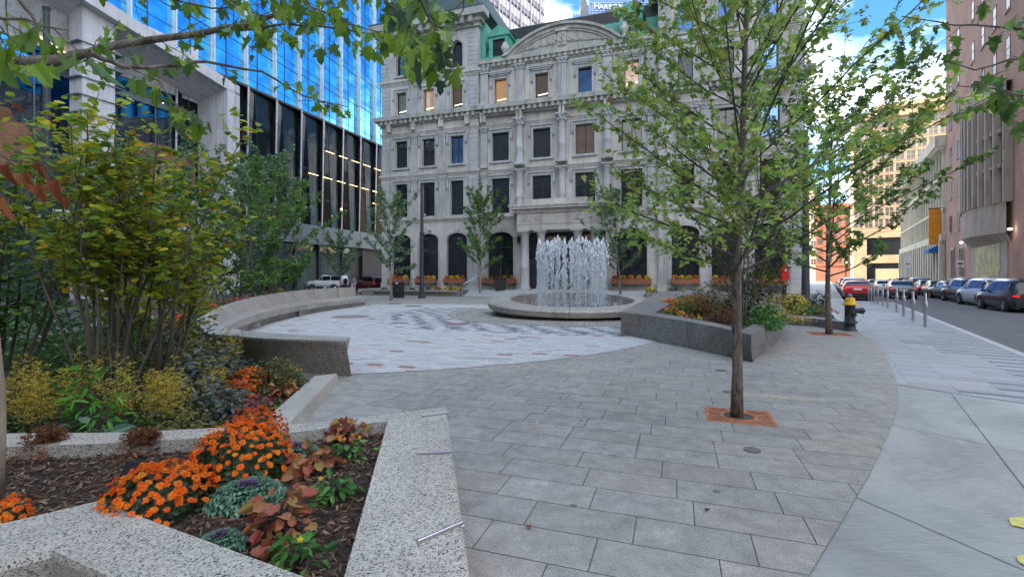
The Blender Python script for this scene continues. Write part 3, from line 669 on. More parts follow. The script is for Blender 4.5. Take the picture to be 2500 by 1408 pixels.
# ---------------- glass tower on the left; its frame: x along its face away from the camera, -y outwards
GD = 43.0; GB = empty('glass_tower', -A*GD, math.pi/2-TH); tag(GB, 'tall blue mirror-glass tower with pale fins and a big pale concrete portal on the left', 'building')
ZB = 21.6; PITCH = 3.78; ST = .5
mbg = MB(); mbd = MB(); fins = []; mm = MB(); md = MB()
x = 4.5; bays = []
while x < 66: bays.append(x); x += PITCH
tops = 120
for i, x in enumerate(bays):
    mbg.face([(x,-ST,ZB),(x+PITCH,-.02,ZB),(x+PITCH,-.02,tops),(x,-ST,tops)])
    f = MB(); f.face([(x,.0,ZB),(x,-ST-.02,ZB),(x,-ST-.02,tops),(x,.0,tops)]); f.face([(x,-ST-.02,ZB),(x+.1,-ST-.02,ZB),(x+.1,-ST-.02,tops),(x,-ST-.02,tops)])
    if x > 20: f.build('fin', M['fin'], GB)
    def gy(xx): return -ST+(xx-x)/PITCH*(ST-.02)
    for q in (.38,):
        xx = x+q*PITCH; mm.box(xx-.03, xx+.03, gy(xx)-.05, gy(xx)+.02, ZB, 70)
    z = ZB
    while z < 66:
        for dz, h in ((0,.10),(.85,.05),(2.5,.04)):
            zz = z+dz; mm.face([(x,-ST-.03,zz),(x+PITCH,-.05,zz),(x+PITCH,-.05,zz+h),(x,-ST-.03,zz+h)])
        z += 4.2
    if x > 30:
        # dark podium bays: each glass sheet leans and is creased
        zb = 8.0
        mbd.face([(x,-.30,zb),(x+PITCH*.45,-.42,zb),(x+PITCH*.30,-.30,ZB-.2),(x,-.62,ZB-.2)]); mbd.face([(x+PITCH*.45,-.42,zb),(x+PITCH,-.05,zb),(x+PITCH,-.08,ZB-.2),(x+PITCH*.30,-.30,ZB-.2)])
        md.tube([(x+PITCH*.45,-.44,zb),(x+PITCH*.30,-.33,ZB-.2)], .035, 4)
        for zz in (11.4,14.8,18.2): md.face([(x,-.66+.012*(ZB-zz),zz),(x+PITCH,-.09,zz),(x+PITCH,-.09,zz+.05),(x,-.66+.012*(ZB-zz),zz+.05)])
        f = MB(); f.face([(x-.06,-.30,5.9),(x-.06,-.40,5.9),(x-.06,-.74,ZB-.1),(x-.06,-.60,ZB-.1)]); f.face([(x-.06,-.40,5.9),(x+.05,-.40,5.9),(x+.05,-.74,ZB-.1),(x-.06,-.74,ZB-.1)]); 0
        f.build('fin', M['fin'], GB)
mbg.build('mirror_glass', M['blueglass'], GB); mbd.build('podium_glass', M['darkglass'], GB); mm.build('mullion', M['mull'], GB); md.build('podium_mullion', M['mull'], GB)
mb = MB(); mb.box(34.4, 68.7, -.62, .3, ZB-.22, ZB+.02); mb.box(4, 34.4, -.5, .3, ZB-.1, ZB); mb.build('ledge', M['black'], GB)
mb = MB(); mb.box(34.4, 68.7, -.55, .3, 5.7, 8.0)
b = mb.build('band', M['band'], GB)
mb = MB()
for x in bays:
    if x > 34: mb.box(x-.02, x+.02, -.57, -.55, 5.75, 7.95)
mb.build('band_joint', M['mull'], GB)
# ceiling lamps seen through the podium glass
strip = pm('m_strip2', (.9,.7,.4), emit=(1,.68,.28), es=1.3)
for zz, xs in ((17.6,(50,66)), (14.2,(47,70)), (12.4,(60,67))):
    x = xs[0]
    while x < xs[1]: mb = MB(); mb.box(x, x+1.7, -.80, -.78, zz, zz+.05); mb.build('ceiling_lamp', strip, GB); x += 2.6
for x, z in ((45,11.3),(53,10.6),(66,9.8),(36.5,15.0)): mb = MB(); mb.blob((x,-.85,z), .14, n=6, m=4); mb.build('ceiling_lamp', strip, GB)
# lobby
mb = MB(); mb.face([(34,.6,0),(66,.6,0),(66,.6,5.7),(34,.6,5.7)]); mb.build('lobby_glass', M['lobbyglass'], GB)
mb = MB()
for k in range(60): x = 46+k*.25; mb.box(x, x+.13, .52, .58, .3, 4.9)
mb.build('curtain', pm('m_curtain', (.16,.20,.19), .8), GB)
mb = MB(); mb.face([(56.8,.5,0),(84,.5,0),(84,.5,5.7),(56.8,.5,5.7)]); mb.face([(34,.3,5.69),(68.6,.3,5.69),(68.6,2,5.69),(34,2,5.69)])  # black sheet stands in for the shade inside the garage opening
for x in (38,42,46,50,54.5,59,66): mb.box(x-.15, x+.15, .1, .5, 0, 5.7)
mb.build('lobby_frame_and_shade', M['black'], GB)
mb = MB(); mb.box(4, 68.6, .9, 15, 0, 119.9); mb.build('core', M['band'], GB)
# concrete portal
def zt(x): return 19.8+.18*(33.2-x)
mb = MB()
mb.box(33.2, 34.5, -4, -.2, 0, 18.9); mb.build('portal_leg', M['pale'], GB); mb = MB()
def beam(x0, x1):
    for y0, y1, tk in ((-4,-3.4,.95),(-3.4,.9,.55)):
        P = [(x0,y0,zt(x0)-tk),(x1,y0,zt(x1)-tk),(x1,y1,zt(x1)-tk),(x0,y1,zt(x0)-tk),(x0,y0,zt(x0)),(x1,y0,zt(x1)),(x1,y1,zt(x1)),(x0,y1,zt(x0))]
        for f in ((0,3,2,1),(4,5,6,7),(0,1,5,4),(1,2,6,5),(2,3,7,6),(3,0,4,7)): mb.face([P[i] for i in f])
beam(4, 34.5)
for xa, xb in ((4,33.2),): mb.face([(xa,-3.4,zt(xa)-.96),(xb,-3.4,zt(xb)-.96),(xb,-.25,18.0),(xa,-.25,18.0)]); mb.box(4,33.2,-.35,-.2,17.95,23)
mb.build('portal_beam', M['pale'], GB); mb = MB(); mb.box(22.2, 24.3, -3.3, -1.9, 0, zt(23)-.5)
mb.build('portal_column', M['pale'], GB)
for k in range(14):
    mb = MB(); z = 2.0+k*1.25; mb.box(21.9, 24.9, -3.4, -1.9, z, z+.05); mb.build('louvre', M['band'], GB)
mb = MB(); mb.face([(4,-.2,8.6),(33.2,-.2,8.6),(33.2,-.2,19.6),(4,-.2,23)]); mb.build('portal_glass', glassmat('m_portal_glass', (.02,.03,.045), spec=1, rough=.02, metal=.0), GB)
mb = MB(); mb.face([(8,-.25,15.6),(25,-.25,14.2),(30,-.25,15.6),(32.8,-.25,16.8),(32.8,-.25,17.9),(8,-.25,17.9)]); mb.build('sky_reflection', glassmat('m_sky_reflection', (.04,.27,.62), metal=1, rough=.04), GB)  # blue sheet paints the sky's reflection onto the dark portal glass
mb = MB(); mb.box(8, 33.1, -.5, -.26, 16.3, 16.8)
for x in (9,13,17,21,25.5,29.3): mb.box(x-.04, x+.04, -.32, -.24, 8.6, 20)
mb.build('portal_mullion', M['band'], GB)
mb = MB()
for i, (xa, xb, za, zb_) in enumerate(((26,29.4,9,11.4),(29.4,33,9,12.6),(26.6,31,11.4,13.2),(12,17,9,11.6),(17,22,9,12.3),(13,20,11.6,12.9))): mb.face([(xa,-.3,za),(xb,-.34,za+.2),(xb-.5,-.5-.3*(i%2),zb_),(xa+.4,-.42,zb_-.3)])
mb.build('wood_panel', pm('m_wood', (.22,.105,.055), .6, var=.3, scale=2, stretch=(1,1,5)), GB)
mb = MB(); mb.face([(4,-.22,0),(33.2,-.22,0),(33.2,-.22,8.4),(4,-.22,8.4)]); mb.build('lower_glass', M['lobbyglass'], GB)
mb = MB(); mb.box(4, 33.2, -2.6, -.2, 5.6, 6.3); mb.box(4,33.2,-.5,-.2,8.4,8.7); mb.build('canopy', M['pale'], GB)
mb = MB(); mb.tube([(31,-.4,16.6),(29.8,-.4,16.9)], .06, 4); mb.tube([(22.8,-.6,18),(21.2,-.6,18.5)], .05, 4); mb.build('ceiling_lamp', strip, GB)

# unseen buildings added to keep the square in shade and for reflections
mb = MB(); mb.box(-85, -46, -75, 31, -.1, 115); 
for k in range(20): mb.box(-46, -45.9, -74, 30, 3+k*4.3, 5+k*4.3)
tag(mb.build('shade_tower', M['band']), 'unseen tall tower added at the left to shade the square', 'building')
mb = MB(); mb.box(20, 70, -75, -32, -.1, 22); tag(mb.build('unseen_block', M['tan']), 'unseen low tan block added across the street behind for reflections and shade', 'building')
mb = MB(); mb.box(-40, 15, -85, -45, -.1, 30)
for k in range(6):
    for j in range(14): mb.box(-39+j*3.8, -37+j*3.8, -45.1, -44.9, 2+k*4.6, 5+k*4.6)
tag(mb.build('unseen_block', M['tan']), 'unseen tan block added behind the viewer for reflections and shade', 'building')

# pale striped tower behind the palazzo
S0 = V((8.5, 122, 0)); TW = empty('striped_tower', S0, math.atan2(SD.y, SD.x)); tag(TW, 'very tall pale mauve tower with diagonal-looking rows of windows rising behind the stone roof', 'building')
mb = MB(); mb.box(-62, 0, .15, 34, 0, 150); mb.build('wall', pm('m_mauve', (.46,.40,.43), .8, var=.08, scale=.2), TW)
wn = MB(); dk_ = MB(); rb_ = MB()
for k in range(38):
    z = 3+k*3.9
    if z < 30: continue
    wn.box(-61.5, -.6, -.02, .14, z, z+1.9); dk_.box(-61.5, -.6, -.03, .13, z+2.3, z+2.62)
for j in range(41): x = -61.5+j*1.5; rb_.box(x, x+.16, -.14, .02, 30, 149)
for j in range(14): x = -61.5+j*4.5; rb_.box(x-.1, x+.3, -.3, .02, 30, 149)
wn.build('window', pm('m_pale_window', (.66,.66,.70), .2, var=.12, scale=.3), TW); dk_.build('vent_slot', M['mull'], TW); rb_.build('rib', pm('m_rib', (.52,.46,.49), .7), TW)
# far blue tower with its sign
FT = empty('sign_tower', (0, 300, 0)); tag(FT, 'distant blue glass tower with white roof lettering seen above the stone roof', 'building')
def ux(u, Y=300): return (u-1250)/FP*Y
def vz(v, Y=300): return EYE-(v-HZ)/FP*Y
mb = MB(); mb.box(ux(1438), ux(1620), 0, 40, 0, vz(-90)); mb.box(ux(1417), ux(1438)-.1, .5, 38, 0, vz(14)); mb.box(ux(1398), ux(1417)-.1, 1, 36, 0, vz(33)); mb.build('curtain_wall', glassmat('m_far_blue', (.05,.16,.55), metal=.3, rough=.25), FT)
mb = MB()
for k in range(20): u = 1438+k*9; mb.box(ux(u)-.22, ux(u)+.22, -.5, -.01, 90, vz(8)); mb.box(ux(u+4)-.1,ux(u+4)+.1,-.3,-.01,90,vz(-80))
for v in (8, 28, 33.5, 40, 46, 52): mb.box(ux(1438), ux(1620), -.6, -.01, vz(v)-.35, vz(v)+.1)
for v in (14,20,26,32,38,44): mb.box(ux(1417), ux(1438)-.2, -.1, .45, vz(v)-.3, vz(v)+.1)
for u in (1417,1424,1431): mb.box(ux(u)-.15, ux(u)+.15, -.1, .45, 90, vz(14))
for u in (1399,1406,1412): mb.box(ux(u)-.15, ux(u)+.15, .3, .95, 90, vz(33))
mb.build('mullion', pm('m_far_mull', (.30,.42,.66), .6), FT)
text('letter', 'H', 5.2, M['white'], FT, (ux(1456),-1.2,vz(25)), (rad(90),0,0), .3, 'CENTER'); text('letter', 'ARBOR', 4.1, M['white'], FT, (ux(1462),-1.2,vz(25)), (rad(90),0,0), .3, 'LEFT', 1.12)

# ---------------- street fronts: x along the street away, +y towards the street
SA = math.atan2(SD.y, SD.x); NF = 13.0
def front(name, label, s, n=NF): e = empty(name, SD*s+SN*n, SA); tag(e, label, 'building'); return e
def plainbody(x1, h, d, m, parent, nm='wall'):
    mb = MB(); mb.box(0, x1, -d, 0, -.1, h); return mb.build(nm, m, parent)
def sash(parent, xs, zs, w_, h, m=M['pane'], sill=True, frame=M['winframe'], proud=.04, lim=99):
    for z in zs:
        for x in xs:
            f = MB(); f.box(x-w_/2, x+w_/2, .0, proud, z, z+.08); f.box(x-w_/2, x-w_/2+.09, 0, proud, z+.08, z+h-.08); f.box(x+w_/2-.09, x+w_/2, 0, proud, z+.08, z+h-.08); f.box(x-w_/2, x+w_/2, 0, proud, z+h-.08, z+h); f.box(x-w_/2+.09, x+w_/2-.09, 0, proud*.9, z+h*.5, z+h*.5+.07)
            o = f.build('window', frame, parent)
            p = MB(); p.face([(x+w_/2,proud*.6,z),(x-w_/2,proud*.6,z),(x-w_/2,proud*.6,z+h),(x+w_/2,proud*.6,z+h)]); p.build('pane', m, o)
            if sill: s = MB(); s.box(x-w_/2-.12, x+w_/2+.12, 0, .14, z-.16, z-.003); s.build('sill', M['lime'], o)
BK = front('brick_building', 'tall red-brick building with a stone bay on the far side of the street, right edge', 34)
plainbody(50, 42, 25, M['brick'], BK)
sash(BK, [3,7,11,15,19,42.8,47], [7.2,11.4,15.8,20.2,24.6,29.0], 1.25, 2.1, M['pane_side'])
sash(BK, [24,28,32,36], [20.2,24.6,29.0], 1.25, 2.1, M['pane_side'])
for x in (5.5,15.5,41,45.6):   # tall stone-framed lower windows
    mb = MB(); mb.box(x-1.1, x+1.1, .0, .12, 4.9, 5.2); mb.box(x-1.2, x+1.2, 0, .35, .9, 1.5); [mb.box(x+k-.09, x+k+.09, 0, .12, 1.5, 4.9) for k in (-1,0,1)]; mb.build('window_stone', M['lime'], BK)
for x in (5.5,15.5,41,45.6): mb = MB(); mb.face([(x+1,.03,1.5),(x-1,.03,1.5),(x-1,.03,4.9),(x+1,.03,4.9)]); mb.build('window', M['pane'], BK)
# bowed bay with stone fins
bx0, bx1 = 23.0, 37.5
mb = MB(); n = 14
def by(t): return .35+1.35*math.sin(math.pi*min(1, max(0, t))**.9)
prof = [(bx0+(bx1-bx0)*k/n, by(k/n)) for k in range(n+1)]
for (x0,y0),(x1,y1) in zip(prof[:-1], prof[1:]):
    for z0, z1 in ((5.4,8.0),(17.2,18.3)): mb.face([(x0,y0,z0),(x1,y1,z0),(x1,y1,z1),(x0,y0,z1)][::-1])
    mb.face([(x0,y0,5.4),(x1,y1,5.4),(x1,0,4.6),(x0,0,4.6)]); mb.face([(x0,y0,18.3),(x1,y1,18.3),(x1,0,18.3),(x0,0,18.3)])
for k in range(0, n+1): x, y = prof[k]; mb.box(x-.2, x+.2, y-.35, y+.22, 8.0, 17.2)
mb.build('bay', M['lime'], BK)
mb = MB()
for (x0,y0),(x1,y1) in zip(prof[:-1], prof[1:]): mb.face([(x1,y1-.2,8),(x0,y0-.2,8),(x0,y0-.2,17.2),(x1,y1-.2,17.2)])
mb.build('bay_glass', M['pane'], BK)
mb = MB()
for (x0,y0),(x1,y1) in zip(prof[:-1], prof[1:]):
    for z in (11,14): mb.box(x0+.2, x1-.2, min(y0,y1)-.15, max(y0,y1)-.02, z, z+.3)
mb.build('bay_transom', M['lime'], BK)
mb = MB(); mb.box(24, 36.5, 0, .08, .2, 5.2); mb.build('mural_frame', M['lime'], BK)
mb = MB(); mb.face([(34.5,.1,.7),(26,.1,.7),(26,.1,4.9),(34.5,.1,4.9)]); mb.build('mural', pm('m_mural', (.10,.12,.10), .5, var=.6, scale=1.1, col2=(.38,.33,.10)), BK)
for x, z in ((39.3,5.5),(22,5.6),(14,5.5)):
    mb = MB(); mb.blob((x,.35,z), .16, (1.6,1,.6)); mb.build('wall_lamp', pm('m_lamp_on', (.9,.9,.9), emit=(1,.93,.8), es=3) if 'm_lamp_on' not in MATS else MATS['m_lamp_on'], BK)
CR = front('cream_building', 'sunlit cream stone building with cornice and arcade columns between the brick and tan blocks', 84.2)
plainbody(44, 20, 22, M['cream'], CR)
mb = MB(); mb.box(-.1, 44.1, 0, 1.1, 18.9, 20.3); mb.box(0, 44, 0, .5, 14.6, 15.1); mb.box(0,44,0,.5,6.4,7.3); mb.box(0,44,0,.3,10.5,10.8)
for k in range(60): mb.box(k*.73, k*.73+.3, .02, .9, 18.4, 18.9)
mb.build('cornice', M['cream'], CR)
for x in [.6+k*2.14 for k in range(21)]: mb = MB(); mb.box(x-.28, x+.28, .02, .62, 0, 6.4); mb.build('column', M['cream'], CR)
mb = MB(); mb.face([(44,.03,.4),(0,.03,.4),(0,.03,6.3),(44,.03,6.3)]); mb.build('arcade_glass', M['pane'], CR)
mb = MB(); [mb.box(x-.16, x+.16, .02, .3, z, z+3.2) for x in [.5+k*2.15 for k in range(21)] for z in (7.3,10.9,15.1)]; mb.build('pilaster', M['cream'], CR)
sash(CR, [1.6+k*2.15 for k in range(10)], [7.8,11.3,15.5], 1.1, 2.1, sill=False)
mb = MB(); mb.box(1.0, 1.12, .1, 1.5, 5.6, 12); 
BN = front('street_banner', 'orange vertical banner projecting from the cream building', 85.6); BN['category'] = 'banner'
mb = MB(); mb.box(0, .08, .1, 1.5, 6.0, 10.8); mb.build('cloth', pm('m_orange', (.75,.27,.02), .8), BN); mb = MB(); mb.box(-.02,.1,.0,1.55,10.8,10.92); mb.build('bracket', M['black'], BN)
AW = front('shop_awning', 'small blue awning over the arcade below the orange banner', 86); AW['category'] = 'awning'
mb = MB(); mb.face([(0,.5,5.9),(3.4,.5,5.9),(3.4,1.5,5.3),(0,1.5,5.3)]); mb.face([(0,1.5,5.3),(3.4,1.5,5.3),(3.4,1.5,4.9),(0,1.5,4.9)]); mb.face([(0,.5,5.9),(0,1.5,5.3),(0,1.5,4.9),(0,.5,4.9)]); mb.build('cloth', pm('m_blue_cloth', (.02,.16,.45), .8), AW)
mb = MB(); mb.tube([(0,.5,4.9),(0,1.5,4.9),(3.4,1.5,4.9),(3.4,.5,4.9)], .03, 4); mb.build('frame', M['black'], AW)
# buildings that close the street: faces look back at the viewer (-x)
def endblock(name, label, s, n0, n1, h, m, wm_, rows, cols, dep=20, ww=1.5, wh=2.0, z0=6):
    e = empty(name, SD*s+SN*n1, SA); tag(e, label, 'building'); W = n1-n0
    mb = MB(); mb.box(0, dep, 0, W, -.1, h); mb.build('wall', m, e)
    for r in range(rows):
        z = z0+r*(h-z0-1)/rows
        for c in range(cols):
            y = (c+.5)*W/cols; f = MB(); g = MB(); f.box(-.08, .0, y-ww/2-.15, y+ww/2+.15, z-.15, z); f.box(-.08,.0,y-ww/2-.15,y+ww/2+.15,z+wh,z+wh+.2)
            g.face([(-.03,y-ww/2,z),(-.03,y+ww/2,z),(-.03,y+ww/2,z+wh),(-.03,y-ww/2,z+wh)]); f.box(-.05,-.035,y-.05,y+.05,z,z+wh); f.box(-.05,-.035,y-ww/2,y+ww/2,z+wh*.5,z+wh*.5+.07)
            g.build('pane', wm_, f.build('window', m, e))
    c = MB(); c.box(-.7, .0, -.3, W+.3, h-1.2, h+.1); c.box(-.3,0,-.1,W+.1,z0-1.2,z0-.6); c.build('cornice', m, e); return e
T1 = endblock('tan_building', 'big tan stone office block closing the far end of the street', 150, 5.5, 24, 42, M['tan'], M['pane_far'], 10, 9, z0=14)
mb = MB(); mb.box(-.06,0,8.8,15.8,7.0,11.3); mb.box(-.06,0,8.8,15.8,.3,5.0); mb.build('shopfront', M['pane'], T1)
mb = MB(); mb.box(-.12,-.07,9.2,14,.5,3.6); mb.build('shop_blind', pm('m_blind', (.42,.38,.24), .8), T1)
mb = MB(); mb.box(-.5,0,7.5,8.8,0,12.5); mb.box(-.5,0,15.8,17.2,0,12.5); mb.box(-.55,0,7.4,17.3,5.0,7.0); mb.box(-.6,0,7.4,17.3,11.3,12.7); mb.build('pier', M['tan'], T1)
T2 = endblock('red_brick_building', 'sunlit red-brick building far down the street left of the tan block', 195, -3.5, 7, 26, M['redbrick'], M['pane_far'], 6, 4, z0=6.5)
T3 = endblock('pale_building', 'pale sunlit building far down the street behind the second maple', 205, -16, -3, 33, M['cream'], M['pane_far'], 8, 5, z0=6)
T4 = endblock('tan_tower', 'stepped tan upper block behind the tan building', 178, 12, 33, 52, M['tan'], M['pane_far'], 2, 8, z0=43)
# ---------------- fountain: a tilted granite ring, pool and jets
FO = empty('fountain', (FC[0], FC[1], 0)); tag(FO, 'round granite fountain with a tilted rim and a ring of white water jets', 'fountain')
def ftop(a): return .70+.22*math.sin(a)          # rim height, rising away from the viewer
NS = 22
for s in range(NS):
    mb = MB(); rows = []
    a0 = 2*math.pi*s/NS+.0016; a1 = 2*math.pi*(s+1)/NS-.0016
    for k in range(5):
        a = a0+(a1-a0)*k/4; t = ftop(a); c_, s_ = math.cos(a), math.sin(a)
        pr = [(2.95,.0),(3.1,.0),(3.15,.10),(3.28,.10),(3.62,t-.34),(3.68,t-.14),(3.58,t-.07),(2.72,t-.0),(2.66,t-.05),(2.62,.2),(2.62,0)]
        rows.append([(r*c_, r*s_, z) for r, z in pr])
    mb.grid(rows, closed=True, cap=True)
    mb.build('rim_stone', M['gran_mid'], FO, bevel=.006)
wm_, wnt, wb = nodes('m_water'); wb.inputs['Base Color'].default_value = (.06,.075,.09,1); wb.inputs['Roughness'].default_value = .08
n2 = N(wnt, 'ShaderNodeTexNoise', Scale=9, Detail=3); wc = coords(wnt); wnt.links.new(wc, n2.inputs['Vector']); bp = N(wnt, 'ShaderNodeBump', Strength=.6, Distance=.05)
wnt.links.new(n2.outputs['Fac'], bp.inputs['Height']); wnt.links.new(bp.outputs[0], wb.inputs['Normal'])
mb = MB(); mb.face([(2.63*math.cos(a), 2.63*math.sin(a), .36) for a in [2*math.pi*k/64 for k in range(64)]]); mb.build('pool_water', wm_, FO)
jm, jnt, jb = nodes('m_jet'); jb.inputs['Base Color'].default_value = (.88,.92,.97,1); jb.inputs['Roughness'].default_value = .25; jb.inputs['Alpha'].default_value = .72; jb.inputs['Transmission Weight'].default_value = .25
jb.inputs['Subsurface Weight'].default_value = .0
r4 = random.Random(21)
def jet(x, y, h):
    mb = MB(); z0 = .36
    # rising core: short ragged lumps getting wider to the top
    n = int(h/.07)
    for i in range(n):
        t = i/n; z = z0+h*t; w_ = .018+.045*t*t
        for q in range(1+(t > .55)+(t > .8)):
            ox, oy = r4.gauss(0, .02+.05*t), r4.gauss(0, .02+.05*t)
            mb.blob((x+ox, y+oy, z+r4.uniform(-.04,.04)), w_*r4.uniform(.6, 1.15), (1,1,r4.uniform(1.6,2.6)), 5, 3, .25)
    mb.blob((x, y, z0+h), .055, (1,1,1.9), 6, 4, .3); mb.blob((x+.01, y, z0+h+.11), .03, (1,1,1.8), 5, 3, .3)
    # falling drops and strings round it
    for i in range(int(210*h/2.6)):
        t = r4.random()**.8; z = z0+h*(1-t); a = r4.uniform(0, 6.28); rr = abs(r4.gauss(0, .035+.09*t))
        s_ = r4.uniform(.004, .013); mb.blob((x+rr*math.cos(a), y+rr*math.sin(a), z), s_, (1,1,r4.uniform(1.2,7)), 4, 2, .2)
    for i in range(15):
        a = r4.uniform(0,6.28); rr = r4.uniform(.015,.12); zt_ = z0+h*r4.uniform(.55,.95); L_ = r4.uniform(.4,1.3)
        zz = zt_
        while zz > max(z0, zt_-L_): mb.blob((x+rr*math.cos(a)+r4.gauss(0,.008), y+rr*math.sin(a), zz), r4.uniform(.004,.010), (1,1,r4.uniform(2,6)), 4, 2, .2); zz -= r4.uniform(.05,.12)
    mb.smooth = True
    mb.sm = [True]*len(mb.sm)
    mb.build('jet', jm, FO)
for k in range(0,30):
    a = 2*math.pi*k/30; jet(.0+1.42*math.cos(a), 1.35*math.sin(a), r4.uniform(2.3, 2.9))
for k in range(6):
    a = 2*math.pi*k/6; jet(.65*math.cos(a), .65*math.sin(a), r4.uniform(1.3, 2.1))
mb = MB()
for k in range(420):
    a = r4.uniform(0,6.28); rr = r4.uniform(.9,2.3); mb.blob((rr*math.cos(a), rr*math.sin(a), .37+abs(r4.gauss(0,.12))), r4.uniform(.008,.03), (1,1,r4.uniform(.6,1.6)), 4, 2, .2)
mb.build('splash', jm, FO)

# ---------------- granite planters
def wallloop(name, tops_out, tops_in, bots, m, parent, closed=False):
    """one granite wall: outer and inner top lines (with z) and an outer foot line"""
    mb = MB(); n = len(tops_out)
    rows = []
    for i in range(n):
        o, k, b = V(tops_out[i]), V(tops_in[i]), V(bots[i]); ib = V((k.x, k.y, 0))
        rows.append([b, o+V((0,0,-.05)), o+(k-o).normalized()*.012, k, ib])
    mb.grid(rows, closed=True, cap=True)
    return mb.build(name, m, parent)
NP = empty('near_planter', (0,0,0)); tag(NP, 'pale speckled granite planter wall with steel skate stops in the foreground', 'planter')
Z = .5
o_far = [G(1090,992,Z), G(780,1030,Z), G(297,1054,Z), G(28,1056,Z), V((-4.6,3.5,Z))]
i_far = [G(947,1027,Z), G(705,1056,Z), G(293,1080,Z), G(24,1090,Z), V((-4.5,3.25,Z))]
wallloop('wall', o_far, i_far, [V((p.x-.0, p.y-.10, 0)) for p in o_far], M['gran'], NP)
o_r = [G(1148,1408,Z)*1.0, G(1090,992,Z)]; o_r[0].z = Z
dr = (o_r[1]-o_r[0]).normalized(); i_r = [G(840,1408,Z), G(947,1027,Z)]
e0 = o_r[0]-dr*.8; ir0 = i_r[0]-(i_r[1]-i_r[0]).normalized()*.055
# right wall, cut into stones with thin joints
def lerp(a, b, t): return a+(b-a)*t
cuts = [-.32, .245, .62, 1.0]
mb = MB()
for t0, t1 in zip(cuts[:-1], cuts[1:]):
    O0, O1 = lerp(o_r[0], o_r[1], t0), lerp(o_r[0], o_r[1], t1-.0012); I0, I1 = lerp(i_r[0], i_r[1], max(t0,-.04)), lerp(i_r[0], i_r[1], t1-.0012)
    w = MB(); rows = []
    for o, k in ((O0,I0),(O1,I1)):
        rows.append([V((o.x-.10, o.y, 0)), V((o.x,o.y,Z-.10)), o+V((0,0,-.02)), o+V((-.015,0,0)), V((k.x,k.y,Z)), V((k.x,k.y,0))])
    w.grid(rows, closed=True, cap=True); w.build('wall', M['gran'], NP)
oi = [G(240,1222,Z), V((i_r[0].x-.02, 1.775, Z))]; oo = [G(125,1345,Z), V((-.30, 1.27, Z))]
def fw(out, inn, nm='wall'):
    w = MB(); rows = []
    for o, k in zip(out, inn):
        d = (k-o); d.z = 0; d = d.normalized()
        rows.append([V((o.x, o.y, 0))+d*.14, V((o.x, o.y, Z-.025)), V((o.x, o.y, Z))+d*.008, V((k.x,k.y,Z)), V((k.x,k.y,0))])
    w.grid(rows, closed=True, cap=True); return w.build(nm, M['gran'], NP)
fw(oo, oi)
fw([V((-2.75,1.22,Z)), G(125,1345,Z)], [V((-3.1,1.6,Z)), G(240,1222,Z)])
soil = [V((i_r[0].x,1.78,0)), V((-.99,3.82,0)), V((-1.645,3.53,0)), V((-2.73,3.34,0)), V((-4.5,3.2,0)), V((-4.6,2.2,0)), V((-3.1,1.6,0)), V((-2.12,2.46,0))]
mb = MB(); nx, ny = 44, 34; x0, x1, y0, y1 = -4.6, -.6, 1.55, 3.85
reg_s = hull([(p.x, p.y) for p in soil])
mb.face([(p.x, p.y, .405) for p in soil][::-1]); mb.build('mulch', M['mulch'], NP)
def inpoly(x, y, poly):
    c = False; n = len(poly)
    for i in range(n):
        a, b = poly[i], poly[i-1]
        if (a[1] > y) != (b[1] > y) and x < (b[0]-a[0])*(y-a[1])/(b[1]-a[1])+a[0]: c = not c
    return c
def chips(poly, z, n, size, name, parent):
    mb = MB(); xs = [p[0] for p in poly]; ys = [p[1] for p in poly]; k = 0
    while k < n:
        x, y = U(min(xs), max(xs)), U(min(ys), max(ys))
        if not inpoly(x, y, poly): continue
        k += 1; a = U(0, 6.28); l = size*U(.5,1.6); w_ = size*U(.15,.4); t = U(-.35,.35); zz = z+U(0,.012)
        dx, dy = math.cos(a), math.sin(a)
        mb.face([(x-dx*l-dy*w_, y-dy*l+dx*w_, zz-t*l), (x+dx*l-dy*w_*.6, y+dy*l+dx*w_*.6, zz+t*l), (x+dx*l*.8+dy*w_, y+dy*l*.8-dx*w_, zz+t*l+.004), (x-dx*l+dy*w_*.8, y-dy*l-dx*w_*.8, zz-t*l+.004)])
    o = mb.build(name, M['chip'], parent); return o
SOILP = [(p.x, p.y) for p in soil]
tag(chips(SOILP, .41, 9000, .016, 'bark_chips', NP), kind='stuff')
# steel skate stops over the edge of the right wall
labs = ['brushed steel skate stop nearest the viewer on the granite wall', 'brushed steel skate stop in the middle of the near granite wall', 'brushed steel skate stop at the far corner of the near granite wall']
for (a, b), lab in zip((((1018,1320),(1130,1272)), ((1017,1105),(1106,1101)), ((1030,1014),(1095,1006))), labs):
    p = G(*a, Z+.012); q = G(*b, Z+.012); d = (q-p).normalized(); s = V((-d.y, d.x, 0))*.011
    mb = MB(); ang = math.atan2(d.y, d.x); L_ = (q-p).length
    mb.box(0, L_, -.008, .008, -.014, .006); mb.box(L_-.015, L_+.006, -.008, .008, -.05, -.014)
    o = mb.build('skate_stop', M['steel'], None, p, ang, bevel=.003); tag(o, lab, 'skate stop', 'skate stops on the near planter')
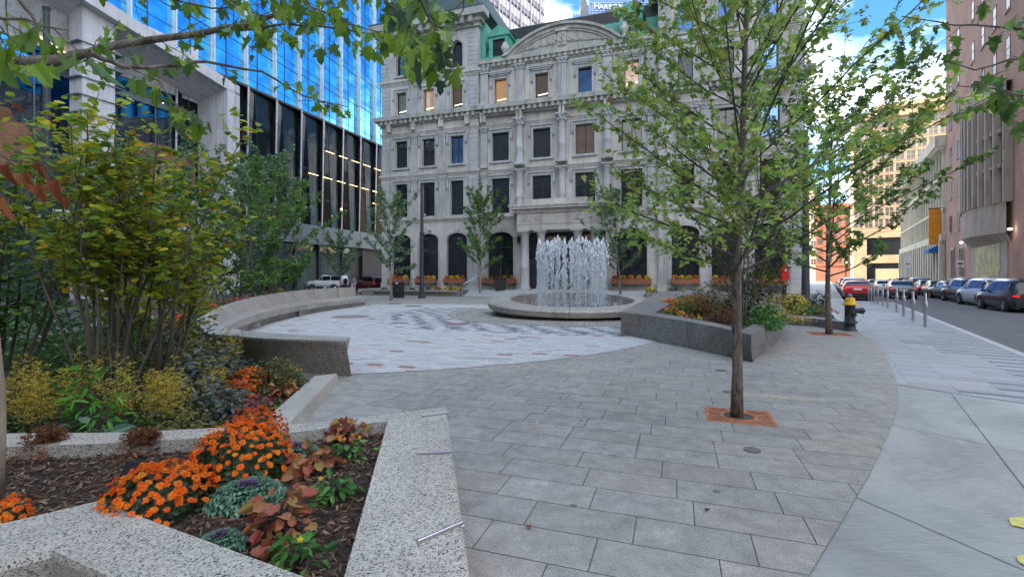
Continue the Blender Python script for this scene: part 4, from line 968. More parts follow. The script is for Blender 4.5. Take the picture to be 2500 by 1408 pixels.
# far corner bed with its low kerb
CB = empty('low_planter', (0,0,0)); tag(CB, 'flower bed with a low pale granite kerb beyond the near planter', 'planter')
zk = .16
ot = [G(824,911,zk), G(713,1028,zk)]; it = [G(768,917,zk), G(670,1003,zk)]
ot[1] = ot[0]+(ot[1]-ot[0])*1.35; it[1] = it[0]+(it[1]-it[0])*1.6
wallloop('kerb', ot, it, [V((p.x+.02,p.y,0)) for p in ot], M['gran'], CB)
bed = [(it[0].x,it[0].y),(it[1].x,it[1].y),(-2.0,4.0),(-4.2,3.6),(-9.5,4.6),(-12,9),(-12,13),(-7.6,14),(-6.9,10.1),(-5.3,8.7)]
mb = MB(); mb.face([(p[0],p[1],.09) for p in bed][::-1]); mb.build('mulch', M['mulch'], CB)
tag(chips([(it[0].x,it[0].y),(it[1].x,it[1].y),(-2.6,4.2),(-4,5),(-4.6,8.6)], .095, 2600, .02, 'bark_chips', CB), kind='stuff')

# ---------------- long curved granite bench
CBn = empty('curved_bench', (0,0,0)); tag(CBn, 'long crescent granite bench with a sloping back on the left of the square', 'bench')
def px(line, z): return [G(u, v, zz) for (u, v), zz in zip(line, z)]
bt = [(840,702),(760,706),(700,713),(650,721),(600,733),(560,746),(522,765),(492,783),(478,795)]
bz = [1.0-.045*i for i in range(9)]
back = px(bt, bz)
bb = [(868,723),(770,732),(700,741),(640,754),(600,764),(570,776),(548,788),(532,797),(524,802)]
bbp = px(bb, [.46+.012*i for i in range(9)])
sf = [(893,728),(800,737),(740,745),(680,755),(640,764),(605,774),(580,784),(560,795),(548,803)]
sfp = px(sf, [.44+.012*i for i in range(9)])
def crom(P, m):
    out = []
    for i in range(len(P)-1):
        p0, p1, p2, p3 = P[max(i-1,0)], P[i], P[i+1], P[min(i+2,len(P)-1)]
        for k in range(m): t = k/m; out.append((p1*2+(p2-p0)*t+(p0*2-p1*5+p2*4-p3)*t*t+(p1*3-p0-p2*3+p3)*t**3)*.5)
    return out+[P[-1]]
cen = V((DC[0], DC[1], 0))
bbp = crom(bbp, 2); sfp = crom(sfp, 2); back = []
for p in bbp:
    o_ = (p-cen); o_.z = 0; q = p+o_.normalized()*.26; uu = 1250+FP*q.x/q.y
    for (ua, va), (ub, vb) in zip(bt[:-1], bt[1:]):
        if ub <= uu <= ua: vt = va+(vb-va)*(ua-uu)/(ua-ub); break
    else: vt = bt[0][1] if uu > bt[0][0] else bt[-1][1]
    q.z = min(1.05, EYE-(vt-HZ)/FP*q.y); back.append(q)
ns = len(back)
for i in range(ns-1):
    def rowat(j, e=0):
        t = e; a = lerp(back[j], back[j+1] if j+1 < ns else back[j], t); b = lerp(bbp[j], bbp[min(j+1,ns-1)], t); c = lerp(sfp[j], sfp[min(j+1,ns-1)], t)
        out = (a-cen); out.z = 0; out.normalize(); inn = -out; w_ = a+out*.22
        foot = c+out*.28
        return [V((w_.x,w_.y,0)), w_, a, b, c, c-V((0,0,.20)), V((foot.x,foot.y,c.z-.24)), V((foot.x,foot.y,0))]
    mb = MB(); mb.grid([rowat(i, .007), rowat(i, .5), rowat(i, .993)], closed=True, cap=True)
    mb.build('bench_stone', M['gran_mid'], CBn)
for i in (0, 4, 8, 12):
    c = lerp(sfp[i], sfp[i+1], .1 if i else .0); out = (c-cen); out.z = 0; out.normalize(); tng = V((-out.y,out.x,0)); w_ = .06 if i else .25
    mb = MB(); q = c+out*.06; r = c+out*.35
    mb.prism([(q.x-tng.x*w_,q.y-tng.y*w_),(q.x+tng.x*w_,q.y+tng.y*w_),(r.x+tng.x*w_,r.y+tng.y*w_),(r.x-tng.x*w_,r.y-tng.y*w_)], 0, c.z-.19); mb.build('foot', M['gran_mid'], CBn)
# straight end wall of the bench facing the near beds
zf = .63
fo = [G(506,814,zf), G(575,820,zf), G(640,825,zf), G(740,829,zf), G(845,832,zf)]; fi = [G(476,794,zf), G(550,800,zf), G(600,807,zf), G(700,815,zf), G(856,822,zf)]
for j in range(4):
    w = MB(); rows = []
    for t in (.004, .996):
        o = lerp(fo[j], fo[j+1], t); k = lerp(fi[j], fi[j+1], t)
        rows.append([V((o.x+.02*(j==3)*(-1), o.y+.32, 0)), V((o.x,o.y,zf-.03)), o, k, V((k.x-(.12 if j == 3 and t > .5 else 0),k.y,0))])
    w.grid(rows, closed=True, cap=True); w.build('end_wall', [M['gran_mid'], M['gran_dark']], CBn)

# ---------------- triangular planter right of the fountain
RP = empty('triangular_planter', (0,0,0)); tag(RP, 'dark granite planter with flared walls between the fountain and the near maple', 'planter')
def pl(pts): return [G(u, v, z) for u, v, z in pts]
fo = pl([(1515,762,.66),(1572,767,.645),(1676,784,.61),(1760,800,.58),(1834,817,.55)]); fi = pl([(1600,763,.66),(1640,769,.645),(1700,779,.61),(1760,791,.58),(1812,804,.55)])
ft = [G(1529,820), G(1581,831), G(1684,852), G(1766,869), G(1838,885)]
for j in range(4):
    w = MB(); rows = [[lerp(ft[j],ft[j+1],t), lerp(fo[j],fo[j+1],t)-V((0,0,.03)), lerp(fo[j],fo[j+1],t), lerp(fi[j],fi[j+1],t), V((*lerp(fi[j],fi[j+1],t).xy,0))] for t in (.004,.996)]
    w.grid(rows, closed=True, cap=True); w.build('wall_stone', M['gran_dark'], RP)
so_ = pl([(1834,817,.55),(1868,800,.56),(1900,783,.57),(1915,770,.58),(1917,758,.6),(1912,748,.62),(1896,741,.64)]); si = pl([(1812,804,.55),(1840,791,.56),(1868,777,.57),(1884,765,.58),(1890,756,.6),(1888,749,.62),(1878,743,.64)])
sb = [V((p.x+.02,p.y+.06,0)) for p in so_]; sb[0] = G(1838,885)
for j in range(6):
    w = MB(); rows = []
    for t in (.004,.996):
        o = lerp(so_[j],so_[j+1],t); k = lerp(si[j],si[j+1],t); b = lerp(sb[j],sb[j+1],t)
        ins = (k-o); ins.z = 0; ins = ins.normalized()*.12 if j > 0 else ins.normalized()*.1*t
        rows.append([b+ins, V((o.x,o.y,0.24))+ins, V((o.x,o.y,.26)), V((o.x,o.y,o.z)), k, V((k.x,k.y,0))])
    w.grid(rows, closed=True, cap=True); w.build('seat_stone', M['gran_dark'], RP)
bo = pl([(1515,762,.66),(1612,711,.9),(1712,709,.9),(1800,712,.8)]); bi = pl([(1600,763,.66),(1668,720,.9),(1720,716,.9),(1800,720,.8)])
for j in range(3):
    w = MB(); rows = [[V((*lerp(bo[j],bo[j+1],t).xy,0)), lerp(bo[j],bo[j+1],t), lerp(bi[j],bi[j+1],t), V((*lerp(bi[j],bi[j+1],t).xy,0))] for t in (.003,.997)]
    w.grid(rows, closed=True, cap=True); w.build('wall_stone', M['gran_dark'], RP)
rsoil = [(p.x,p.y) for p in fi]+[(p.x,p.y) for p in si[1:]]+[(p.x,p.y) for p in bi[::-1]]
mb = MB(); mb.face([(p[0],p[1],.50) for p in rsoil]); mb.build('mulch', M['mulch'], RP)
# low dark kerbed bed behind the second maple
LP = empty('street_planter', (0,0,0)); tag(LP, 'low dark granite kerbed bed beside the fire hydrant', 'planter')
zz = .27
lo = [G(1905,773,zz), G(1985,777,zz), G(2062,786,zz)]; li = [G(1905,768,zz), G(1985,772,zz), G(2040,779,zz)]
for j in range(2):
    w = MB(); w.grid([[V((*lerp(lo[j],lo[j+1],t).xy,0)), lerp(lo[j],lo[j+1],t), lerp(li[j],li[j+1],t), V((*lerp(li[j],li[j+1],t).xy,0))] for t in (.003,.997)], closed=True, cap=True); w.build('kerb_stone', M['gran_dark'], LP)
w = MB(); a = G(2062,786,zz); b = G(2030,752,zz); c = G(2020,752,zz); d = G(2042,780,zz); w.prism([(a.x,a.y),(b.x,b.y),(c.x,c.y),(d.x,d.y)][::-1], 0, zz); w.build('kerb_stone', M['kerb'], LP)
mb = MB(); lsoil = [(p.x,p.y) for p in li]+[(c.x,c.y),(G(1990,735,zz).x,G(1990,735,zz).y),(G(1890,735,zz).x,G(1890,735,zz).y)]; mb.face([(p[0],p[1],.22) for p in lsoil]); mb.build('mulch', M['mulch'], LP)
# long planters before the palazzo
def TB(x, y, z=0): return T @ V((x, y, z))
FPn = empty('facade_planter', P0, -TH); tag(FPn, 'long low granite planter under the left windows of the stone building', 'planter')
mb = MB(); mb.box(1.6, 10.4, -5.2, -4.85, 0, .52); mb.build('wall', M['gran_dark'], FPn); mb = MB(); mb.box(1.4, 2.6, -5.5, -5.205, .0, .5); mb.build('end_block', M['gran_dark'], FPn)
mb = MB(); mb.box(2.7, 10.6, -5.45, -5.22, .38, .50); mb.build('seat', M['gran_mid'], FPn); mb = MB(); mb.box(1.6,10.4,-4.84,-3.41,0,.42); mb.build('mulch', M['mulch'], FPn); mb = MB(); mb.box(10.41,10.8,-5.3,-3.41,0,.5); mb.build('end_wall', M['gran_dark'], FPn)
FP2 = empty('corner_planter', P0, -TH); tag(FP2, 'small low granite bed at the left corner of the stone building', 'planter'); mb = MB(); mb.box(-2.8,1.2,-5.5,-5.1,0,.3); mb.build('kerb_stone', M['gran_dark'], FP2); mb = MB(); mb.box(-2.6,1.3,-5.09,-3.5,0,.25); mb.build('mulch', M['mulch'], FP2)
FP3 = empty('facade_planter', P0, -TH); tag(FP3, 'long low granite planter under the right windows of the stone building', 'planter')
mb = MB(); mb.box(25.6, 36.0, -5.2, -4.85, 0, .52); mb.build('wall', M['gran_dark'], FP3); mb = MB(); mb.box(25.6,36.0,-4.84,-3.41,0,.42); mb.build('mulch', M['mulch'], FP3)

# ---------------- paving fittings
def grate(loc, sx, sy, hole, name, lab, group):
    r = empty(name, loc, -TH); tag(r, lab, 'tree grate', group)
    mb = MB(); bars = MB()
    # frame
    t = .03
    for q in ((-sx/2,sx/2,-sy/2,-sy/2+t),(-sx/2,sx/2,sy/2-t,sy/2),(-sx/2,-sx/2+t,-sy/2+t,sy/2-t),(sx/2-t,sx/2,-sy/2+t,sy/2-t)): mb.box(*q, 0, .018)
    mb.build('frame', M['rust'], r)
    # arcs
    R0 = hole; k = 0; rr = R0
    while rr < math.hypot(sx, sy)/2:
        n = 64
        for j in range(n):
            a0 = 2*math.pi*j/n; a1 = 2*math.pi*(j+1)/n
            sec = (j % 8)
            w_ = .017
            if rr == R0: w_ = .03
            P = [(q*math.cos(a), q*math.sin(a)) for q, a in ((rr,a0),(rr+w_,a0),(rr+w_,a1),(rr,a1))]
            P = clip(P, [(-sx/2+t,-sy/2+t),(sx/2-t,-sy/2+t),(sx/2-t,sy/2-t),(-sx/2+t,sy/2-t)])
            if len(P) > 2: bars.face([(p[0],p[1],.016) for p in P])
        rr += .030
    for j in range(8):
        a = j*math.pi/4+math.pi/8; d = V((math.cos(a), math.sin(a))); s = V((-d.y, d.x))*.014
        P = [(d.x*R0+s.x, d.y*R0+s.y), (d.x*R0-s.x, d.y*R0-s.y), (d.x-s.x, d.y-s.y), (d.x+s.x, d.y+s.y)]
        P = clip(P[::-1], [(-sx/2+t,-sy/2+t),(sx/2-t,-sy/2+t),(sx/2-t,sy/2-t),(-sx/2+t,sy/2-t)]) or clip(P, [(-sx/2+t,-sy/2+t),(sx/2-t,-sy/2+t),(sx/2-t,sy/2-t),(-sx/2+t,sy/2-t)])
        if len(P) > 2: bars.face([(p[0],p[1],.0175) for p in P])
    bars.build('slots', M['rust'], r)
    mb = MB(); mb.face([(-sx/2+.01,-sy/2+.01,.0145-.001),(sx/2-.01,-sy/2+.01,.0135),(sx/2-.01,sy/2-.01,.0135),(-sx/2+.01,sy/2-.01,.0135)]); mb.build('pit', M['joint'], r); return r
g1 = (G(1719,991)+G(1852,1002)+G(1897,1050)+G(1722,1036))/4; TR1 = G(1799,1019)
grate((TR1.x+.03, TR1.y+.02, .0), .72, .62, .165, 'tree_grate', 'rust-red square grate with curved slots round the near maple trunk', 'tree grates')
TR2 = G(2024,816)
grate((TR2.x, TR2.y, .0), 1.0, .9, .2, 'tree_grate', 'rust-red grate round the second maple trunk beside the low bed', 'tree grates')
def manhole(u, v, r, lab, z=.03, m='steeldk', cat='manhole cover'):
    c = G(u, v); mb = MB(); mb.lathe([(r,z-.02),(r,z),(r*.93,z),(r*.92,z-.004)], (c.x,c.y,0), 28); mb.face([(c.x+r*.92*math.cos(a), c.y+r*.92*math.sin(a), z-.003) for a in [2*math.pi*k/28 for k in range(28)]])
    if r > .2:
        for i in range(-5, 6):
            for j in range(-5, 6):
                if math.hypot(i, j) < 5.2: mb.box(c.x+i*r*.16-.02, c.x+i*r*.16+.02, c.y+j*r*.16-.008, c.y+j*r*.16+.008, z-.003, z+.002)
    tag(mb.build('manhole_cover', M[m] if m in M else m, None), lab, cat, 'covers set in the paving')
mh = pm('m_manhole', (.15,.13,.125), .7, var=.3, scale=20); mhr = pm('m_manhole_red', (.27,.20,.19), .75, var=.3, scale=20)
manhole(1115,793,.42,'round iron manhole cover at the edge of the dark zigzag pavers', m=mhr); manhole(1010,748,.5,'flat dark manhole cover far out on the pale paving', m=mh)
manhole(963,742,.4,'farthest flat manhole cover near the thin tree', m=mh); manhole(856,774,.75,'reddish round cover in the pale paving near the bench seat', m=mhr)
manhole(840,891,.16,'small round bronze cover beside the bench end wall', m=mhr); manhole(1836,1102,.075,'small dark ring cover in front of the near maple', z=.022, m=mh)
manhole(1775,958,.06,'small ring cover just behind the near maple trunk', z=.022, m=mh); manhole(1759,906,.09,'small round drain between the near maple and the triangular planter', z=.022, m=mh)
mb = MB(); q = [G(1838,952), G(1975,978), G(1968,992), G(1824,966)]
cq = sum(q, V((0,0,0)))/4; sx_, sy_ = 1.1, .22
mb.box(-sx_/2, sx_/2, -sy_/2, sy_/2, 0, .017)
for i in range(26):
    for j in range(5): mb.box(-sx_/2+.03+i*.0405, -sx_/2+.055+i*.0405, -sy_/2+.02+j*.038, -sy_/2+.045+j*.038, .017, .021)
o = mb.build('paving_hatch', pm('m_hatch', (.42,.38,.32), .7, var=.3, scale=30), None, (cq.x,cq.y,0), -TH); tag(o, 'pale beige studded rectangular access hatch beside the near maple grate', 'access hatch')
# ---------------- street furniture
def bollard_shape():
    r = empty('bollard'); mb = MB(); mb.smooth = True
    mb.lathe([(.045,0),(.045,.42),(.07,.62),(.075,.70),(.05,.86),(.04,.9),(.04,1.08),(.034,1.1),(.001,1.1)], (0,0,0), 14); mb.build('post', M['steel'], r)
    mb = MB(); mb.lathe([(.085,0),(.085,.012),(.046,.014)], (0,0,0), 16); mb.build('base_plate', M['steeldk'], r); return r
bl = [(2259,798),(2229,784),(2206,772),(2189,762),(2167,752),(2155,748),(2143,743),(2134,740),(2127,737),(2121,735)]
names_ = ['nearest','second','third','fourth','fifth','sixth','seventh','eighth','ninth','farthest']
b0 = bollard_shape()
for i, (u, v) in enumerate(bl):
    lab = f'shaped steel bollard along the kerb, {names_[i]} from the viewer'
    p = G(u, v)
    if i == 0: b0.location = p; tag(b0, lab, 'bollard', 'steel bollards along the kerb')
    else: clone(b0, p, 0, lab)
cb = empty('guard_post', G(860,716)); tag(cb, 'plain steel cylinder post beside the standing person', 'bollard', 'plain steel posts by the bench'); mb = MB(); mb.smooth = True; mb.lathe([(.15,0),(.15,.9),(.13,.95),(.001,.96)], n=16); mb.build('post', M['steel'], cb); mb = MB(); mb.lathe([(.152,.8),(.152,.84)], n=16); mb.build('band', M['steeldk'], cb)
clone(cb, G(793,722), 0, 'plain steel cylinder post before the white off-roader, left of two', .8); clone(cb, G(818,721), 0, 'plain steel cylinder post before the white off-roader, right of two', .8)
# hydrant
hp = G(2075,808); HY = empty('fire_hydrant', hp); tag(HY, 'black fire hydrant with a yellow bonnet and grey cap beside the low bed', 'fire hydrant')
mb = MB(); mb.smooth = True
mb.lathe([(.19,0),(.19,.05),(.15,.06),(.14,.22),(.17,.23),(.17,.27),(.14,.28),(.135,.76),(.15,.78)], n=18); mb.build('barrel', M['black'], HY)
mb = MB(); mb.smooth = True; mb.lathe([(.15,.78),(.215,.80),(.215,.83),(.15,.845),(.135,.95),(.12,1.0),(.06,1.02)], n=18); mb.build('bonnet', M['yellowp'], HY)
mb = MB(); mb.lathe([(.06,1.015),(.075,1.03),(.07,1.09),(.03,1.12),(.001,1.12)], n=10); mb.build('cap', M['steeldk'], HY)
mb = MB(); mb.tube([(.1,0,.62),(.3,-.04,.62)], [.085,.085], 12); mb.tube([(.3,-.04,.62),(.36,-.05,.62)], [.1,.1], 8); mb.tube([(.36,-.05,.62),(.42,-.06,.62)], [.03,.03], 6); mb.tube([(0,-.1,.5),(0,-.22,.5)], .06, 10); mb.tube([(.1,0,.26),(.22,0,.26)], .035, 6); mb.build('outlet', M['black'], HY)
mb = MB(); mb.tube([(.3,-.1,.55),(.34,-.1,.42),(.26,-.12,.36),(.1,-.16,.33),(.02,-.17,.4),(-.02,-.18,.5)], .008, 4); mb.build('chain', M['steel'], HY)
# poles
def lamppost(p, h, r, name, lab, arm=None):
    e = empty(name, p); tag(e, lab, 'street lamp', 'dark lamp posts round the square')
    mb = MB(); mb.smooth = True; mb.lathe([(r*1.1,.25),(r*1.0,.4),(r*.8,h*.5),(r*.55,h)], n=12); mb.build('pole', M['pole'], e)
    mb = MB(); mb.lathe([(r*2.0,0),(r*2.0,.1),(r*1.5,.12),(r*1.4,.25),(r*1.1,.26)], n=8); mb.build('base', M['pole'], e)
    mb = MB(); mb.lathe([(r*1.05,h*.56),(r*1.15,h*.57),(r*1.05,h*.58)], n=12); mb.lathe([(r*.6,h),(r*.75,h+.1),(.01,h+.2)], n=10); mb.build('collar', M['pole'], e)
    return e
LPs = lamppost(G(1030,728), 8.6, .17, 'street_lamp', 'dark lamp post with a small camera, standing left of the fountain')
mb = MB(); mb.tube([(0,0,5.4),(.5,0,5.2)], .04, 5); mb.blob((.62,0,5.1), .13, n=8, m=5); mb.tube([(0,0,5.9),(-.35,0,5.8)], .03, 5); mb.blob((-.4,0,5.75), .1); mb.blob((.22,0,6.3), .12); mb.build('camera', M['steeldk'], LPs)
lamppost(G(1660,722), 9.5, .15, 'street_lamp', 'dark lamp post behind the fountain seen through the near maple')
lamppost(G(1967,738,.2), 9.5, .21, 'street_lamp', 'thick dark lamp post standing in the low bed near the red alarm box')
l4 = lamppost(V((-13.6,14.0,0)), 9.4, .14, 'street_lamp', 'tall bluish lamp post at the left in front of the glass tower')
# bin
lb = G(973,727); BI = empty('litter_bin', lb, -.2); tag(BI, 'black litter bin with a white heart-like emblem under the thin tree', 'litter bin')
mb = MB(); mb.box(-.34,.34,-.3,.3,.06,.95); mb.build('body', M['black'], BI, bevel=.03); mb = MB(); mb.box(-.4,.4,-.34,.34,0,.055); mb.build('base', M['black'], BI); mb = MB(); mb.box(-.36,.36,-.33,.33,.96,1.25); mb.build('lid', M['black'], BI, bevel=.05)
mb = MB(); mb.face([(-.12,-.335,1.15),(-.04,-.335,1.08),(0,-.335,1.05),(.04,-.335,1.08),(.12,-.335,1.15),(.1,-.335,1.2),(-.1,-.335,1.2)]); mb.build('emblem', M['white'], BI); mb = MB(); mb.box(-.36,.36,-.335,.335,.9,.925); mb.build('trim', M['steeldk'], BI)
mb = MB(); mb.box(.02,.11,-.312,-.302,.55,.72); mb.build('plate', M['steeldk'], BI)
# fire alarm box
ab = G(1915,735,.2); AB = empty('fire_alarm_box', (ab.x,ab.y,.2)); tag(AB, 'bright red street fire alarm box on a black pedestal beside the dark post', 'alarm box')
mb = MB(); mb.lathe([(.22,0),(.2,.12),(.12,.18),(.11,.75),(.16,.85)], n=12); mb.build('pedestal', M['black'], AB)
k_ = ab.y/FP; zb_ = EYE-(683-HZ)*k_-.2
mb = MB(); mb.box(-.22,.22,-.14,.14,zb_,zb_+.46); mb.prism([(-.20,-.13),(.20,-.13),(.20,.13),(-.20,.13)], zb_+.46, zb_+.78); mb.build('case', M['reds'], AB, bevel=.04, seg=2)
mb = MB(); mb.face([(-.2,-.12,zb_+.78),(.2,-.12,zb_+.78),(.03,-.05,zb_+.93),(-.03,-.05,zb_+.93)]); mb.face([(.2,-.12,zb_+.78),(.2,.12,zb_+.78),(.03,.05,zb_+.93),(.03,-.05,zb_+.93)]); mb.face([(-.2,-.12,zb_+.78),(-.03,-.05,zb_+.93),(-.03,.05,zb_+.93),(-.2,.12,zb_+.78)]); mb.build('roof', M['reds'], AB)
mb = MB(); mb.box(-.06,.06,-.147,-.135,zb_+.52,zb_+.68); mb.build('label', M['white'], AB); mb = MB(); mb.box(.14,.25,-.2,-.1,zb_+.8,zb_+.86); mb.build('lamp', M['white'], AB)
# hand rail by the steps
HR = empty('handrail', TB(10.95,-5.0)); HR.rotation_euler.z = -TH; tag(HR, 'slim steel handrail at the left of the entrance steps', 'handrail')
mb = MB(); mb.tube([(0,0,0),(-.05,0,.95),(.05,0,1.0),(1.1,1.2,1.85),(1.3,1.45,1.9)], .035, 6); mb.build('rail', M['steel'], HR); mb = MB(); mb.tube([(1.3,1.45,.5),(1.3,1.45,1.9)], .035, 6); mb.build('post', M['steel'], HR)
# window boxes (things) with cushions of flowers
boxpos = [(2.26,1.35),(5.25,1.35),(8.25,1.35),(12.46,2.5),(24.17,2.5),(28.4,1.35),(31.4,1.35),(34.45,1.35)]
ord_ = ['first','second','third','fourth','fifth','sixth','seventh','eighth']
WBX = []
for i, (x, w_) in enumerate(boxpos):
    y = (wing if i not in (3,4) else 0)-.62; w_ += .8
    e = empty('window_box', TB(x, y, 1.02), -TH); tag(e, f'cedar window box of autumn flowers, {ord_[i]} from the left along the facade', 'window box', 'cedar window boxes on the stone building')
    mb = MB()
    for k in range(3): mb.box(-w_/2, w_/2, -.26, .26, .03+k*.14, .03+k*.14+.13)
    mb.build('trough', M['cedar'], e); mb = MB(); mb.box(-w_/2+.1, -w_/2+.2, -.2, .6, -.12, .02); mb.box(w_/2-.2, w_/2-.1, -.2, .6, -.12, .02); mb.build('bracket', M['black'], e)
    WBX.append((x, y, w_))
# ---------------- vehicles: x forward, wheels on z = 0
CARS = {
 'suv': (4.5,1.86,[(-.50,.40,.80,.84),(-.49,.30,.95,1.06),(-.452,.25,1.04,1.48),(-.38,.22,1.03,1.64),(-.2,.20,1.0,1.69),(0,.20,.98,1.69),(.12,.20,.96,1.62),(.27,.20,.98,1.03),(.42,.22,.90,.94),(.485,.28,.74,.78),(.50,.36,.52,.58)]),
 'sedan': (4.75,1.84,[(-.50,.38,.78,.82),(-.488,.28,.92,.97),(-.40,.22,.97,1.04),(-.36,.22,.97,1.07),(-.22,.20,.95,1.38),(-.05,.20,.93,1.46),(.06,.20,.92,1.43),(.22,.20,.95,.98),(.42,.22,.82,.86),(.485,.28,.68,.72),(.50,.34,.50,.56)]),
 'hatch': (4.35,1.82,[(-.50,.42,.84,.88),(-.49,.30,1.0,1.05),(-.43,.24,1.03,1.22),(-.33,.22,1.0,1.40),(-.18,.20,.97,1.47),(0,.20,.95,1.49),(.10,.20,.93,1.42),(.27,.20,.96,1.0),(.42,.22,.86,.9),(.485,.28,.70,.74),(.50,.34,.50,.56)]),
 'box': (4.5,1.85,[(-.50,.55,.85,.9),(-.495,.5,1.1,1.78),(-.47,.45,1.12,1.82),(-.2,.45,1.12,1.83),(.05,.45,1.12,1.82),(.085,.45,1.13,1.75),(.15,.45,1.16,1.2),(.3,.45,1.13,1.16),(.46,.5,1.05,1.1),(.49,.52,.95,1.0),(.50,.55,.7,.8)])}
def car(kind, paint, p, rz, lab, plate=True, roofm=None, brake=False, rails=False):
    L_, W_, st = CARS[kind]; hw = W_/2; e = empty('parked_car', p, rz); tag(e, lab, 'car', 'cars in the street')
    mb = MB(); mb.smooth = True; rows = []
    def endt(x): return 1-.10*max(0, (abs(x)-.42)/.08)**1.5
    for x, lo, be, ro in st:
        w_ = hw*endt(x); cab = ro-be > .12; tw = w_*(.76 if cab else .90); X = x*L_
        half = [(w_*.94,lo),(w_,lo+(be-lo)*.45),(w_*.985,lo+(be-lo)*.7),(w_*.95,be),(lerp1(w_*.95,tw,.5),lerp1(be,ro,.5)),(tw,ro-.03),(tw*.7,ro+.005),(0,ro+.02)]
        rows.append([(X,-y,z) for y, z in half]+[(X,y,z) for y, z in half[-2::-1]])
    mb.grid(rows, closed=True, cap=True); body = mb.build('body', paint, e)
    for m_ in (1,): pass
    g = MB()
    def P(i, t, side, out=.012):
        x, lo, be, ro = st[i]; w_ = hw*endt(x); tw = w_*.76; y = lerp1(w_*.95, tw, t)+out; return (x*L_, side*y, lerp1(be, ro-.03, t))
    cabs = [i for i, s in enumerate(st) if s[3]-s[2] > .3]
    for side in (-1, 1):
        seq = cabs
        for a, b in zip(seq[:-1], seq[1:]):
            q = [P(a,.12,side),P(b,.12,side),P(b,.86,side),P(a,.86,side)]; A0, B0 = V(q[0]), V(q[1]); d = (B0-A0)*.04
            q = [V(q[0])+d, V(q[1])-d, V(q[2])-d, V(q[3])+d]; g.face(q if side < 0 else q[::-1])
        # quarter lights into the screens
        i = cabs[-1]; j = i+1; g.face([P(i,.12,side),(lerp1(st[i][0],st[j][0],.75)*L_, side*(hw*.95+.0), lerp1(st[i][2],st[j][2],.75)+.03), P(i,.86,side)])
    def screen(i, j, t0, t1):
        a, b = st[i], st[j]; o = .018; s = 1 if b[0] > a[0] else -1
        def Q(t, y): x = lerp1(a[0], b[0], t)*L_; z = lerp1(a[3], b[3], t); return (x+s*o, y, z+o)
        w0, w1 = hw*.70, hw*.80; g.face([Q(t0,-w0),Q(t0,w0),Q(t1,w1),Q(t1,-w1)])
    screen(cabs[-1], cabs[-1]+1, .08, .93)
    if kind == 'sedan': screen(4, 3, .08, .95)
    elif kind == 'hatch': screen(3, 2, .1, 1.0); screen(2, 1, .0, .35)
    else: screen(3, 2, .55, 1.0); screen(2, 1, .0, .9 if kind == 'suv' else .85)
    g.build('windows', M['carglass'], e)
    d = MB(); x1 = st[0][0]*L_-.012
    d.box(x1-.01, x1+.12, -hw*.86, hw*.86, st[0][1]-.10, st[0][1]+.12); d.box(-x1-.12, -x1+.01, -hw*.86, hw*.86, st[-1][1]-.12, st[-1][1]+.10)
    d.build('bumper', M['black'], e)
    for k, xx in enumerate((-.30, .31)):
        for side in (-1, 1):
            r = .36 if kind in ('suv','box') else .33
            mt = Matrix.Translation((xx*L_, side*(hw-.10), r)) @ Matrix.Rotation(rad(90)*side, 4, 'X')
            a_ = MB(); a_.lathe([(0.001,-.103),(r+.07,-.103),(r+.075,-.05),(r+.07,.0)], n=20, M=mt); a_.build('wheel_arch', M['black'], e)
            w = MB(); w.smooth = True; w.lathe([(r*.55,-.1),(r*.94,-.115),(r,-.09),(r,.09),(r*.9,.11)], n=20, M=mt); wo = w.build('wheel', M['tyre'], e)
            q = MB(); q.lathe([(r*.6,-.122),(r*.55,-.118),(r*.5,-.08),(.001,-.08)], n=18, M=mt)
            for s5 in range(5):
                a5 = s5*2*math.pi/5; M5 = mt @ Matrix.Rotation(a5, 4, 'Z'); q.box(.02, r*.56, -.03, .03, -.118, -.085, M5)
            q.build('rim', M['steel'], wo)
    zb = st[1][2]
    for side in (-1, 1):
        l = MB(); l.box(-L_/2-.002, -L_/2+.2, side*hw*.70 if side > 0 else -hw*.93, hw*.93 if side > 0 else -hw*.70, zb-.18, zb-.08); l.build('taillight', MATS.get('m_brake') if brake else M['redlens'], e)
        l = MB(); l.box(L_/2-.22, L_/2-.012, side*hw*.55 if side > 0 else -hw*.9, hw*.9 if side > 0 else -hw*.55, st[-2][2]-.14, st[-2][2]-.01); l.build('headlight', M['white'], e)
        l = MB(); l.box(L_*.17, L_*.17+.12, side*(hw+.16) if side < 0 else hw-.02, (hw+.16) if side > 0 else -hw+.02, .98*(1.15 if kind == 'box' else 1), 1.1*(1.15 if kind == 'box' else 1)); l.build('mirror', paint, e)
    if plate: l = MB(); l.box(-L_/2-.02, -L_/2+.0, -.26, .26, .78 if kind != 'sedan' else .66, .90 if kind != 'sedan' else .78); l.build('number_plate', M['white'], e)
    if rails:
        for side in (-1, 1): l = MB(); l.tube([(-.36*L_,side*.55,1.66),(-.3*L_,side*.58,1.74),(0,side*.58,1.76),(.08*L_,side*.56,1.68)], .025, 5); l.build('roof_rail', M['steel'], e)
    return e
def lerp1(a, b, t): return a+(b-a)*t
def paintm(n, c, metal=.3): 
    if n in MATS: return MATS[n]
    m = pm(n, c, .28, metal=metal, var=.04); m.node_tree.nodes['Principled BSDF'].inputs['Coat Weight'].default_value = .6; return m
pm('m_brake', (.9,.02,.01), .3, emit=(1,.05,.02), es=4)
silver = paintm('m_silver', (.42,.44,.47), .6); whitec = paintm('m_carwhite', (.72,.73,.75), 0); dark = paintm('m_darkgrey', (.045,.048,.052), .4); redc = paintm('m_carred', (.50,.012,.02), .2); maroon = paintm('m_maroon', (.11,.012,.018), .3); bluec = paintm('m_carblue', (.02,.12,.32), .2); grey = paintm('m_cargrey', (.14,.15,.155), .5)
